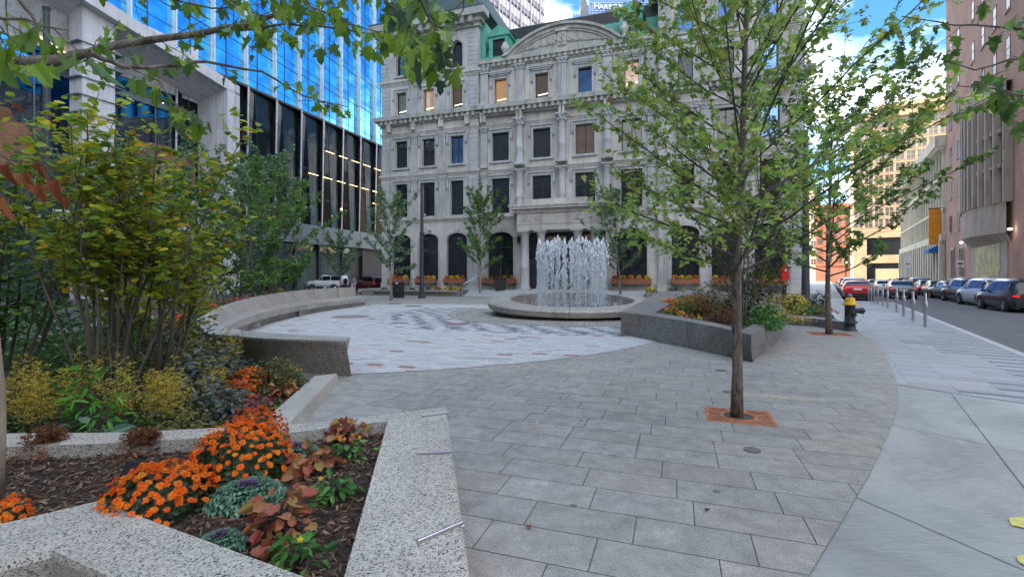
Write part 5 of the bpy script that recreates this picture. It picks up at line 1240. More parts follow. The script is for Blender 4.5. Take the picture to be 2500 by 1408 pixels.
def SP2(s, n, z=-.13): p = SD*s+SN*n; return V((p.x, p.y, z))
rowd = [('suv', dark, 35.2, 'dark grey sport utility vehicle at the right edge of the far kerb row', 0), ('suv', whitec, 40.3, 'white sport utility vehicle parked second from the right edge', 0), ('suv', grey, 45.4, 'silver-grey sport utility vehicle with its red brake lamp lit, across the road', 1),
 ('sedan', dark, 50.8, 'dark saloon parked just beyond the silver-grey sport utility vehicle', 0), ('sedan', grey, 56.2, 'grey saloon further up the far kerb row', 0), ('sedan', dark, 61.6, 'black saloon far up the far kerb row', 0), ('suv', silver, 67.2, 'pale high-roofed car in the middle of the far kerb row', 0), ('sedan', grey, 73, 'small grey car beyond the pale high-roofed one in the far kerb row', 0), ('suv', dark, 79, 'dark car third from the end of the far kerb row', 0), ('sedan', silver, 85, 'pale car second from the end of the far kerb row', 0), ('sedan', dark, 91, 'dark car farthest up the far kerb row', 0)]
for k, pmt, s, lab, br in rowd: car(k, pmt, SP2(s, 8.15), SA+(rad(7) if s < 52 else 0), lab, brake=bool(br), rails=(s == 45.4))
car('hatch', redc, SP2(45.6, 1.85), SA, 'red hatchback parked at the near kerb beyond the bollards'); car('suv', whitec, SP2(51.6, 1.9), SA, 'white car parked ahead of the red hatchback'); car('sedan', dark, SP2(58, 1.9), SA, 'dark car parked third along the near kerb'); car('suv', grey, SP2(66, 1.9), SA, 'grey car parked fourth along the near kerb'); car('sedan', redc, SP2(74, 1.9), SA, 'small red car far along the near kerb')
car('sedan', grey, SP2(51, 5.0), SA, 'dark grey saloon driving away in the near lane'); car('sedan', whitec, SP2(58.6, 4.6), SA, 'pale saloon driving just ahead of the dark grey one'); car('sedan', dark, SP2(69, 4.6), SA, 'dark saloon waiting far ahead in the lane')
# vehicles by the glass tower
jp = V((-.378*58, 58, 0)); JE = car('box', whitec, V((jp.x, jp.y-1, 0)), math.pi-TH+.12, 'boxy white off-road vehicle beyond the bench, by the glass tower', plate=False)
mb = MB(); mb.tube([(-2.3,0,1.1),(-2.42,0,1.1)], .36, 16); mb.build('spare_wheel', M['tyre'], JE); mb = MB(); mb.box(-2.2,-.7,-.78,.78,1.8,1.86); mb.build('hard_top', M['black'], JE)
p = G(900,709); car('suv', maroon, V((p.x, p.y, 0)), math.pi-TH-.35, 'dark maroon sport utility vehicle at the left corner of the stone building', plate=False)
p = G(905,703); car('suv', bluec, V((p.x-1, p.y+2, 0.12)), math.pi-TH-.25, 'blue vehicle with a white roof behind the maroon one', plate=False)
# green traffic light, street signs
def signpost(p, z0, z1, w_, m1, lab, hgt=3.2, extra=None):
    e = empty('street_sign', p, SA+math.pi/2); tag(e, lab, 'street sign'); mb = MB(); mb.tube([(0,0,0),(0,0,hgt)], .035, 6); mb.build('post', M['steeldk'], e)
    mb = MB(); mb.box(-w_/2, w_/2, .035, .06, z0, z1); mb.build('plate', m1, e)
    mb = MB(); mb.box(-w_*.32, w_*.32, .061, .066, (z0+z1)/2-.05, (z0+z1)/2+.12); mb.box(-w_*.2,w_*.2,.061,.066,z0+.08,z0+.16); mb.build('print', M['black'] if not extra else M['reds'], e); return e
signpost(SP2(62,10.6,0), 2.5,3.2,.55, M['white'], 'white parking sign on a post by the brick building', 3.3); signpost(SP2(97,10.5,0), 2.8,4.4,.95, M['white'], 'white and orange sign board before the tan building', 4.4, 1); signpost(SP2(104,11.2,0), 3.2,5.2,.8, M['white'], 'tall narrow white sign far up the street', 5.3)
tp = SP2(112, 2.9, 0); TL = empty('traffic_light', tp, SA+math.pi/2); tag(TL, 'traffic light showing green at the far crossing', 'traffic light')
mb = MB(); mb.tube([(0,0,0),(0,0,5.2)], .09, 8); mb.build('post', M['black'], TL); mb = MB(); mb.box(-.2,.2,.1,.4,4.0,5.3); mb.build('case', M['black'], TL)
gl = pm('m_green_lamp', (.02,.8,.45), emit=(.03,1,.55), es=9); mb = MB(); mb.blob((0,.45,4.3), .19, n=10, m=6)
for z in (4.3,): mb.build('green_lamp', gl, TL)
mb = MB(); mb.blob((0,.42,5.05), .13); mb.build('red_lamp', M['redlens'], TL); mb = MB(); mb.blob((0,.42,4.68), .13); mb.build('amber_lamp', M['yellowp'], TL)
# the standing person
def skin(name, verts, edges, radii, m, parent, root=0, sub=2):
    me = bpy.data.meshes.new(name); me.from_pydata([tuple(v) for v in verts], edges, []); o = bpy.data.objects.new(name, me); COL.objects.link(o); o.parent = parent; me.materials.append(m)
    s = o.modifiers.new('s', 'SKIN'); s.use_smooth_shade = True
    for i, r in enumerate(radii): me.skin_vertices[0].data[i].radius = r if hasattr(r, '__len__') else (r, r); me.skin_vertices[0].data[i].use_root = (i == root)
    o.modifiers.new('u', 'SUBSURF').levels = sub; o.modifiers['u'].render_levels = sub; return o
PE = empty('person', G(864,716), .5); tag(PE, 'person standing beside the blue litter bin in a grey jacket and pale trousers', 'person')
skm = pm('m_skin', (.42,.26,.19), .6); 
Vs = [(0,0,.95),(0,0,1.15),(0,.0,1.38),(0,0,1.48),(0,.01,1.58),(0,.02,1.70), (.10,0,.9),(.11,0,.5),(.11,.02,.08),(-.10,0,.9),(-.12,.02,.5),(-.13,0,.08), (.19,0,1.40),(.25,.03,1.12),(.20,-.14,.98),(.17,-.22,1.0),(-.19,0,1.40),(-.27,.02,1.14),(-.30,-.05,.90),(-.30,-.09,.82),(.11,-.12,.04),(-.13,-.14,.04)]
E_ = [(0,1),(1,2),(2,3),(3,4),(4,5),(0,6),(6,7),(7,8),(0,9),(9,10),(10,11),(2,12),(12,13),(13,14),(14,15),(2,16),(16,17),(17,18),(18,19),(8,20),(11,21)]
Rr_ = [(.15,.11),(.13,.10),(.17,.11),.055,.085,.085,.09,.06,.042,.09,.06,.042,.06,.045,.032,.028,.06,.045,.032,.028,.04,.04]
skin('body', Vs, E_, Rr_, skm, PE)
jk = pm('m_jacket', (.20,.21,.23), .85, var=.2, scale=10); tr = pm('m_trousers', (.33,.35,.38), .9, var=.15, scale=10)
skin('jacket', [(0,0,.86),(0,0,1.15),(0,0,1.38),(0,0,1.47),(.19,0,1.40),(.25,.03,1.12),(.205,-.12,.99),(-.19,0,1.40),(-.27,.02,1.14),(-.295,-.04,.93)], [(0,1),(1,2),(2,3),(2,4),(4,5),(5,6),(2,7),(7,8),(8,9)], [(.18,.135),(.16,.125),(.19,.13),.08,.075,.06,.05,.075,.06,.05], jk, PE)
skin('trousers', [(0,0,.93),(.10,0,.86),(.11,0,.5),(.11,.01,.1),(-.10,0,.86),(-.12,.02,.5),(-.13,0,.1)], [(0,1),(1,2),(2,3),(0,4),(4,5),(5,6)], [(.15,.12),.105,.08,.065,.105,.08,.065], tr, PE)
for x in (.11,-.13): skin('shoe', [(x,.05,.05),(x,-.06,.045),(x,-.17,.035)], [(0,1),(1,2)], [.05,.05,.04], M['black'], PE, sub=1)
mb = MB(); mb.smooth = True; mb.blob((0,.03,1.68), .105, (.95,1.05,.9), 10, 6, .03); mb.build('hair', M['black'], PE)
bb_ = empty('blue_bin', G(851,716)+V((0,.9,0))); tag(bb_, 'small bin with a blue lid behind the steel cylinder post', 'litter bin'); mb = MB(); mb.lathe([(.26,0),(.3,.9)], n=12, cap=True); mb.build('body', M['steeldk'], bb_); mb = MB(); mb.lathe([(.32,.9),(.33,.98),(.2,1.1),(.01,1.12)], n=12); mb.build('lid', pm('m_blue_plastic', (.02,.06,.25), .5), bb_)
# ---------------- foliage building blocks
SHAPES = {
 'maple': [(0,0),(.08,.20),(-.02,.42),(.24,.33),(.42,.58),(.50,.24),(.72,.26),(1,0)],
 'oval': [(0,0),(.28,.27),(.68,.24),(1,0)],
 'lance': [(0,0),(.3,.13),(.7,.10),(1,0)],
 'round': [(0,0),(.12,.34),(.55,.46),(.9,.25),(1,0)],
 'heu': [(0,0),(-.16,.30),(.08,.50),(.28,.46),(.42,.58),(.62,.44),(.80,.40),(.88,.18),(1,0)],
 'dia': [(0,0),(.5,.3),(1,0)]}
def leaf(mb, p, d, nrm, size, shape='dia', fold=.25, curl=0):
    d = d.normalized(); s = d.cross(nrm)
    if s.length < 1e-3: s = d.cross(V((.3,.8,.1)))
    s.normalize(); u = s.cross(d)
    pts = SHAPES[shape]; n0 = len(mb.v); k = len(pts)
    L1 = []
    for x, y in pts: q = p+d*(x*size)+s*(y*size*(1-fold*.3))+u*(y*size*fold-x*x*curl*size); mb.v.append((q.x,q.y,q.z))
    for x, y in pts[1:-1]: q = p+d*(x*size)-s*(y*size*(1-fold*.3))+u*(y*size*fold-x*x*curl*size); mb.v.append((q.x,q.y,q.z))
    mb.f.append(tuple(n0+i for i in range(k))); mb.f.append((n0,)+(n0+k-1,)+tuple(n0+k+i for i in range(k-3, -1, -1)))
    mb.m += [mb.mi]*2; mb.sm += [False]*2; mb.c += [None]*2
def rdir(el0=-1, el1=1, R_=rnd):
    a = R_.uniform(0, 6.283); z = R_.uniform(el0, el1); r = math.sqrt(max(0, 1-z*z)); return V((r*math.cos(a), r*math.sin(a), z))
def wander(p, d, L_, n, wob, up, R_=rnd):
    pts = [p.copy()]; d = d.normalized()
    for i in range(n):
        d = (d+rdir(R_=R_)*wob+V((0,0,up))).normalized(); p = p+d*(L_/n); pts.append(p.copy())
    return pts, d
DENS = 1.7
def tree(name, label, base, H_, spread, th, tr, nl, lsize, lpt, fm, group=None, shape='dia', seed=1, bark='bark', elev=(.5,1.1), limb_tex=6, cat='tree', droop=.0, sub=6, multi=1, lean=(0,0), twigL=.5, fold=.25, top=1.0, hollow=.0, lowlimb=None, rz=0, wf=1.0, thin=1.0, narrow=0):
    """tapered trunk, limbs, twigs; every leaf hangs on a twig"""
    R_ = random.Random(seed); e = empty(name, base); tag(e, label, cat, group)
    tb = MB(); tb.smooth = True; lb = MB(); lb.smooth = True; fo = MB()
    trunks = []
    for m in range(multi):
        if multi > 1: a = 6.283*m/multi+R_.uniform(-.3,.3); d0 = V((math.cos(a)*.35*R_.uniform(.4,1.3), math.sin(a)*.35*R_.uniform(.4,1.3), 1)); st = V((math.cos(a)*.12*spread/2, math.sin(a)*.12*spread/2, 0)); hh = H_*R_.uniform(.7,1)
        else: d0 = V((lean[0], lean[1], 1)); st = V((0,0,0)); hh = H_
        n = 12; pts, _ = wander(st, d0, hh*.97, n, .035 if multi == 1 else .07, .02, R_)
        r0 = tr*(1 if multi == 1 else .45); rr = [r0*(1.25 if i == 0 else 1)*(1-.9*(i/n)**1.1)+.004 for i in range(n+1)]
        tb.tube(pts, rr, 10 if multi == 1 else 6); trunks.append((pts, rr, hh))
    tips = []
    for pts, rr, hh in trunks:
        nlm = max(3, nl//multi)
        for i in range(nlm):
            t = (i+R_.uniform(0,.8))/nlm; z = th+(hh*.95-th)*(t**wf if lowlimb is None else t)
            k = min(len(pts)-2, int(z/hh*(len(pts)-1))); f = z/hh*(len(pts)-1)-k; p = pts[k].lerp(pts[k+1], max(0, min(1, f)))
            env = math.sin(math.pi*min(1, (.22+.78*t)))**.7 if top else 1
            L_ = spread/2*(env*.9+.18)*R_.uniform(.75,1.15)*(1-narrow*t)
            a = i*2.4+R_.uniform(-.4,.4)+rz; el = elev[0]+(elev[1]-elev[0])*t+R_.uniform(-.15,.15)
            L_ *= 1+(.22*math.cos(a) if narrow else 0)
            d = V((math.cos(a)*math.cos(el), math.sin(a)*math.cos(el), math.sin(el)))
            L_ /= max(.45, math.cos(el))
            lp, ld = wander(p, d, L_, limb_tex, .10, .04-droop, R_); r1 = max(.006, rr[k]*.42*(1-.4*t)*thin)
            lr = [r1*(1-.85*q/limb_tex)+.003 for q in range(limb_tex+1)]; lb.tube(lp, lr, 5, False)
            for s in range(sub):
                q = .18+.82*(s+R_.random())/sub; kk = min(limb_tex-1, int(q*limb_tex)); pp = lp[kk].lerp(lp[kk+1], q*limb_tex-kk)
                dd = ((lp[kk+1]-lp[kk]).normalized()+rdir(-.6,.9,R_)*.85).normalized(); tl = twigL*(1.15-.5*q)*R_.uniform(.6,1.3)
                tp_, td = wander(pp, dd, tl, 3, .18, .03-droop, R_); lb.tube(tp_, [.30*lr[kk]+.002,.2*lr[kk]+.002,.0025,.0015], 3, False)
                if R_.random() < hollow: continue
                for j in range(int(lpt*DENS)):
                    w_ = R_.uniform(.05,1.1); kk2 = min(2, int(w_*3)); b = tp_[kk2].lerp(tp_[kk2+1], min(1.2, w_*3-kk2))+rdir(R_=R_)*lsize*.5
                    ldr = (td*.3+rdir(-.9,.35,R_)); nr = (V((0,0,1))+rdir(R_=R_)*.8).normalized()
                    leaf(fo, b, ldr, nr, lsize*R_.uniform(.6,1.25), shape, fold*R_.uniform(.5,1.6), R_.uniform(0,.3))
    tb.build('trunk', M[bark], e); lb.build('branches', M['twig'], e); fo.build('foliage', fm, e); return e
_lm = leafmat
def leafmat(name, cols, trans=.35, rough=.45, k=1.0): return _lm(name, [tuple(min(.95, x*k) for x in c) for c in cols], trans, rough)
FM = {
 'maple': leafmat('m_leaf_maple', [(.38,.56,.13),(.26,.43,.11),(.52,.66,.14),(.18,.31,.11),(.36,.54,.13),(.24,.40,.12),(.64,.70,.16),(.38,.28,.11)], .55),
 'maple2': leafmat('m_leaf_maple_dark', [(.05,.10,.025),(.09,.16,.03),(.03,.065,.02),(.12,.19,.035),(.06,.12,.025)], .4, k=1.9),
 'over': leafmat('m_leaf_overhead', [(.10,.18,.02),(.16,.27,.025),(.05,.10,.03),(.20,.30,.03),(.12,.20,.025),(.035,.08,.05)], .45, .35, k=1.5),
 'grey': leafmat('m_leaf_locust', [(.06,.11,.055),(.09,.15,.07),(.045,.08,.045),(.13,.20,.085),(.07,.12,.06)], .3, k=2.1),
 'mid': leafmat('m_leaf_mid', [(.05,.11,.025),(.08,.15,.03),(.035,.075,.02),(.12,.19,.035)], .35, k=2.2),
 'yel': leafmat('m_leaf_witch_hazel', [(.50,.50,.03),(.24,.38,.05),(.58,.52,.03),(.14,.26,.05),(.33,.45,.04),(.14,.26,.06),(.75,.42,.03),(.18,.32,.05),(.30,.42,.05),(.50,.54,.04)], .5),
 'dark': leafmat('m_leaf_dark', [(.018,.035,.016),(.03,.05,.02),(.012,.022,.014),(.045,.07,.03),(.02,.035,.02)], .15, k=2.0),
 'darkblue': leafmat('m_leaf_dogwood', [(.05,.065,.05),(.08,.10,.08),(.025,.035,.03),(.12,.14,.11)], .15, .35, k=1.7),
 'olive': leafmat('m_leaf_olive', [(.09,.09,.02),(.14,.12,.025),(.05,.06,.02),(.07,.08,.02)], .25, k=1.8),
 'astilbe': leafmat('m_astilbe', [(.78,.60,.07),(.50,.46,.07),(.90,.60,.09),(.26,.34,.07),(.78,.46,.08)], .4),
 'red': leafmat('m_leaf_red', [(.20,.05,.03),(.28,.10,.04),(.13,.05,.02),(.22,.14,.05)], .25),
 'heu': leafmat('m_heuchera', [(.34,.09,.05),(.40,.17,.07),(.28,.06,.05),(.42,.27,.09),(.33,.11,.07),(.38,.30,.08)], .3, k=1.15),
 'heupink': leafmat('m_heuchera_pink', [(.38,.10,.13),(.30,.07,.08),(.48,.20,.22),(.3,.12,.10)], .3),
 'bright': leafmat('m_leaf_bright', [(.08,.28,.03),(.12,.36,.04),(.05,.20,.03)], .4, k=1.3),
 'green': leafmat('m_leaf_green', [(.04,.12,.025),(.07,.19,.035),(.03,.09,.02),(.10,.22,.05)], .3, k=1.6),
 'hosta': leafmat('m_hosta', [(.06,.12,.07),(.09,.16,.10),(.04,.08,.05)], .25, .35, k=1.6),
 'kale': leafmat('m_kale', [(.06,.13,.08),(.09,.17,.11),(.045,.10,.06),(.13,.21,.15)], .2, k=1.75),
 'kalein': leafmat('m_kale_heart', [(.20,.12,.26),(.28,.20,.34),(.14,.16,.20),(.30,.30,.38)], .2, k=.85),
 'mumleaf': leafmat('m_mum_leaf', [(.02,.045,.018),(.035,.06,.022),(.015,.03,.015),(.05,.08,.03)], .15, k=1.3),
 'mum': leafmat('m_mum_orange', [(.95,.20,.012),(.88,.14,.010),(1.0,.30,.02),(.92,.18,.012),(1.0,.38,.03)], .3, .6),
 'mumold': leafmat('m_mum_bronze', [(.62,.11,.015),(.75,.14,.015),(.5,.08,.015),(.8,.18,.02)], .25, .6),
 'yflow': leafmat('m_yellow_flower', [(.85,.55,.02),(.9,.65,.03),(.8,.42,.02)], .25, .6),
 'oflow': leafmat('m_orange_flower', [(.9,.35,.02),(.85,.22,.02),(.95,.5,.03)], .25, .6),
 'brown': leafmat('m_dead_leaf', [(.32,.10,.035),(.24,.07,.03),(.38,.14,.05)], .35, .6),
 'fir': leafmat('m_conifer', [(.018,.045,.022),(.03,.06,.03),(.012,.03,.016)], .1)}
# ---- small plants, each an Empty with parts
def flowerhead(mb, c, up, r, n=13, layers=3, cup=.35, R_=rnd):
    up = up.normalized(); a = up.cross(V((.3,.2,.9))).normalized(); b = up.cross(a)
    n0 = len(mb.v); mb.v.append(tuple(c+up*r*.15)); ring = []
    for L_ in range(layers):
        rr = r*(1-.28*L_)
        for k in range(n):
            t = 6.283*(k+.5*L_)/n+R_.uniform(-.1,.1); d = a*math.cos(t)+b*math.sin(t); w_ = (b*math.cos(t)-a*math.sin(t))*rr*.19; q = rr*R_.uniform(.8,1.1)
            i = len(mb.v); mb.v += [tuple(c+d*q*.45+w_+up*r*(.05+cup*L_*.5)), tuple(c+d*q+up*r*(cup*L_+R_.uniform(-.2,.2))), tuple(c+d*q*.45-w_+up*r*(.05+cup*L_*.5))]
            mb.f.append((n0,i,i+1,i+2)); mb.m.append(mb.mi); mb.sm.append(False); mb.c.append(None)
def mum(p, r, h, nf, fr, lab, fm='mum', seed=1, group='orange chrysanthemum cushions', far=False):
    R_ = random.Random(seed); e = empty('chrysanthemum', p); tag(e, lab, 'flowering plant', group)
    lf = MB(); fl = MB()
    for i in range(int(nf*(5 if not far else 2))):
        d = rdir(.0,1,R_); q = V((d.x*r, d.y*r, max(.0,d.z)*h))*R_.uniform(.72,.97); leaf(lf, q, rdir(-.3,.6,R_), d, r*.16*R_.uniform(.7,1.2), 'oval' if not far else 'dia', .2)
    nf = int(nf*2.6)
    for i in range(nf):
        z = ((i+.5)/nf)**.72; a = i*2.39996; rr = math.sqrt(max(0,1-z*z)); d = V((rr*math.cos(a), rr*math.sin(a), z))+rdir(R_=R_)*.07
        if R_.random() < .08+.45*(z < .35): continue
        q = V((d.x*r, d.y*r, d.z*h))*R_.uniform(.95,1.07); up = (V((d.x/r*h, d.y/r*h, d.z+.4))+rdir(R_=R_)*.3)
        flowerhead(fl, q, up, fr*.98*R_.uniform(.7,1.15), 13 if not far else 6, 3 if not far else 1, R_=R_)
    lf.blob((0,0,h*.1), 1, (r*.75,r*.75,h*.75), 10, 6, .05)
    lf.build('foliage', FM['mumleaf'], e); fl.build('flowers', FM[fm], e); return e
def kale(p, r, lab, seed=1):
    R_ = random.Random(seed); e = empty('ornamental_cabbage', p); tag(e, lab, 'ornamental cabbage', 'ornamental cabbages'); o = MB(); h = MB()
    for layer in range(7):
        n = 13-layer; rr = r*(1-.13*layer); el = .06+.14*layer
        for k in range(n):
            a = 6.283*(k+.5*layer)/n+R_.uniform(-.12,.12); d = V((math.cos(a)*math.cos(el), math.sin(a)*math.cos(el), math.sin(el))); s = V((-math.sin(a), math.cos(a), 0)); u = s.cross(d)*-1
            rows = []; m_ = 13
            for i in range(5):
                t = i/4; row = []
                for j in range(m_):
                    w_ = (j/(m_-1)-.5)*2; half = rr*.52*math.sin(math.pi*min(1,.18+.72*t))**.7; ruf = (t**3)*rr*.10*math.sin(w_*11+k*2+R_.uniform(-.4,.4)) + (abs(w_)**4)*rr*.05*math.sin(t*16)
                    cv = t if t < .99 else .99-.06*abs(w_)**2*2
                    row.append(d*rr*cv+s*w_*half+u*(abs(w_)**2*rr*.13+ruf-t*t*rr*.18)+V((0,0,.03+layer*.006)))
                rows.append(row)
            (o if layer < 5 else h).smooth = True; (o if layer < 5 else h).grid(rows)
    for k in range(34): leaf(h, V((0,0,.07)), rdir(.15,1,R_), rdir(R_=R_), r*.30*R_.uniform(.6,1), 'round', .5)
    o.build('outer_leaves', FM['kale'], e); h.build('heart', FM['kalein'], e); return e
def tuft(name, label, p, n, r, h, ls, shape, fm, cat='plant', group=None, seed=1, stems=True, el=(.2,1.2), flat=.6, fl=None, nfl=0, fr=.02, parts=('leaves','stems','flowers')):
    """leaves carried on arching stalks from one root"""
    R_ = random.Random(seed); e = empty(name, p); tag(e, label, cat, group); lf = MB(); sm_ = MB(); fb = MB()
    for i in range(n):
        a = R_.uniform(0,6.283); E1 = R_.uniform(*el); t = R_.uniform(.45,1); q = V((math.cos(a)*math.cos(E1)*r*t, math.sin(a)*math.cos(E1)*r*t, math.sin(E1)*h*t))
        if stems: sm_.tube([V((0,0,0)), q*.5+V((0,0,h*.08)), q], [.003,.0025,.002], 3, False)
        nr = (V((0,0,1))*flat+rdir(R_=R_)*(1-flat)*1.4+V((q.x,q.y,0))*.6).normalized(); d = V((math.cos(a),math.sin(a),R_.uniform(-.6,.5)))+rdir(R_=R_)*.5
        leaf(lf, q, d, nr, ls*R_.uniform(.6,1.25), shape, .25, .25)
    for i in range(nfl):
        a = R_.uniform(0,6.283); q = V((math.cos(a)*r*R_.uniform(.1,.8), math.sin(a)*r*R_.uniform(.1,.8), h*R_.uniform(.85,1.25))); sm_.tube([V((0,0,0)), q], .002, 3, False)
        flowerhead(fb, q, V((R_.uniform(-.7,.7), -1, .4)), fr, 5, 2, .1, R_)
    lf.build(parts[0], fm, e)
    if stems and sm_.v: sm_.build(parts[1], M['twig'], e)
    if nfl: fb.build(parts[2], fl, e)
    return e
def astilbe(p, h, r, lab, seed=1, fm='astilbe', base='mid', np_=16, group='feathery golden astilbes'):
    R_ = random.Random(seed); e = empty('astilbe', p); tag(e, lab, 'plant', group); pl_ = MB(); lf = MB(); st = MB()
    for i in range(np_):
        a = R_.uniform(0,6.283); tl = R_.uniform(.0,.42); d = V((math.cos(a)*tl, math.sin(a)*tl, 1)).normalized(); H1 = h*R_.uniform(.65,1.05); b = V((math.cos(a)*r*.35*R_.random(), math.sin(a)*r*.35*R_.random(), 0))
        st.tube([b, b+d*H1*.6, b+d*H1], [.004,.003,.0015], 3, False)
        for j in range(30):
            t = .38+.62*j/30; q = b+d*H1*t; rr = r*.42*(1.02-t)**.7+.012; dd = rdir(-.1,.6,R_); 
            for k in range(7): leaf(pl_, q+dd*rr*(k/6), (dd+rdir(R_=R_)*.7), rdir(R_=R_), .025*R_.uniform(.6,1.3), 'lance', .1)
    for i in range(int(np_*14)):
        d = rdir(.0,.8,R_); leaf(lf, V((d.x*r, d.y*r, d.z*h*.6))*R_.uniform(.5,1), rdir(-.5,.4,R_), V((0,0,1)), .07*R_.uniform(.6,1.2), 'lance', .2)
    pl_.build('plumes', FM[fm], e); lf.build('leaves', FM[base], e); st.build('stems', M['twig'], e); return e
def bush(name, label, p, r, h, n, ls, shape, fm, cat='shrub', group=None, seed=1, nst=8, inner=.35):
    """twiggy shrub: short stems, leaves in clumps through the volume"""
    R_ = random.Random(seed); e = empty(name, p); tag(e, label, cat, group); lf = MB(); st = MB(); cl = []
    for i in range(nst):
        d = rdir(.25,.98,R_); q = V((d.x*r, d.y*r, d.z*h)); pts, _ = wander(V((0,0,0)), q, q.length*.85, 4, .12, .02, R_); st.tube(pts, [.012,.009,.006,.004,.002], 4, False)
    for i in range(max(8, n//14)): d = rdir(-.05,1,R_); cl.append(V((d.x*r, d.y*r, abs(d.z)*h))*R_.uniform(inner,.95))
    for i in range(n):
        c = R_.choice(cl); q = c+rdir(R_=R_)*R_.random()*min(r,h)*.32
        if q.z < .02: q.z = R_.uniform(.02,.1)
        leaf(lf, q, rdir(-.6,.7,R_), (V((0,0,1))+rdir(R_=R_)*.7).normalized(), ls*R_.uniform(.6,1.25), shape, .25, .15)
    lf.build('leaves', fm, e); st.build('stems', M['twig'], e); return e
# ---------------- trees
tree('maple_tree', 'young maple with a slender spotted trunk in the rust-red grate, nearest on the right', V((TR1.x,TR1.y,0)), 6.9, 4.5, 1.70, .056, 58, .074, 10, FM['maple'], 'young maples', 'maple', 4, lean=(.02,.0), elev=(.40,1.1), sub=15, limb_tex=7, twigL=.62, hollow=.0, wf=1.15, thin=.72, narrow=.35)
tree('maple_tree', 'second young maple beside the fire hydrant, with wide thin limbs', V((TR2.x,TR2.y,0)), 6.3, 6.6, 1.7, .075, 34, .12, 15, FM['maple2'], 'young maples', 'maple', 9, elev=(.22,1.0), sub=8, limb_tex=7, twigL=.6, hollow=.05, wf=1.1)
G3 = 'small trees round the square'
tree('young_tree', 'thin airy young tree beside the black litter bin', G(955,733), 6.9, 3.7, 1.7, .075, 22, 0.162, 18, FM['grey'], G3, 'oval', 12, bark='barkpale', elev=(.5,1.1), sub=7)
tree('young_tree', 'young green tree in front of the windows left of the portico', G(1172,723), 8.2, 4.3, 2.2, .09, 26, 0.176, 20, FM['mid'], G3, 'oval', 14, bark='barkpale', elev=(.6,1.2), sub=7)
tree('young_tree', 'round dark-green tree between the portico and the tree in front of the windows', G(1200,712), 5.6, 5.2, 1.6, .07, 22, 0.176, 19, FM['mid'], G3, 'oval', 15, elev=(.3,1.1), sub=7)
tree('young_tree', 'grey-green tree standing behind the right side of the fountain jets', G(1515,728), 7.6, 4.6, 2.0, .08, 26, 0.162, 20, FM['grey'], G3, 'oval', 16, elev=(.5,1.1), sub=7)
tree('young_tree', 'slim tree at the stone wall seen through the right of the near maple', G(1632,722), 6.6, 4.4, 1.2, .06, 22, 0.162, 18, FM['grey'], G3, 'oval', 17, elev=(.5,1.1), sub=7)
tree('young_tree', 'small dark tree by the off-road vehicle at the glass tower', V((-16.5,46,0)), 4.9, 4.2, 1.6, .06, 20, 0.176, 19, FM['grey'], G3, 'oval', 18, elev=(.4,1.1), sub=7)
tree('young_tree', 'tall pyramid-shaped tree before the dark podium glass at the left', V((-13.3,27,0)), 8.0, 4.6, 1.2, .09, 36, 0.176, 20, FM['grey'], G3, 'oval', 19, elev=(.35,1.1), sub=7)
tree('young_tree', 'leafy multi-stemmed tree with bright lower crown at the left of the square', V((-12.6,24,0)), 4.9, 5.2, 1.0, .11, 26, 0.162, 20, FM['mid'], G3, 'oval', 20, multi=4, elev=(.5,1.1), sub=7)
tree('young_tree', 'tall grey-green tree against the leg of the concrete portal', V((-12.7,19.5,0)), 7.2, 4.2, 1.0, .09, 34, 0.149, 20, FM['grey'], G3, 'oval', 21, multi=3, elev=(.5,1.15), sub=7)
tree('young_tree', 'multi-stemmed green tree between the portal leg and the bench', V((-11.2,19.0,0)), 5.4, 3.6, .8, .09, 28, 0.135, 20, FM['mid'], G3, 'oval', 22, multi=4, elev=(.5,1.15), sub=7)
tree('young_tree', 'grey-green tree at the far left behind the yellow shrub', V((-11.5,13.5,0)), 5.2, 4.2, .8, .09, 28, 0.135, 20, FM['grey'], G3, 'oval', 23, multi=3, elev=(.5,1.15), sub=7)
tree('large_shrub', 'upright multi-stemmed shrub in the triangular planter', V((6.2,12.9,.5)), 3.6, 2.4, .5, .055, 40, .085, 14, FM['olive'] if False else leafmat('m_leaf_shrub', [(.10,.15,.02),(.15,.19,.025),(.06,.10,.02),(.20,.21,.03),(.08,.12,.02)], .35), None, 'oval', 24, cat='shrub', multi=7, elev=(.6,1.2), sub=6, twigL=.35)
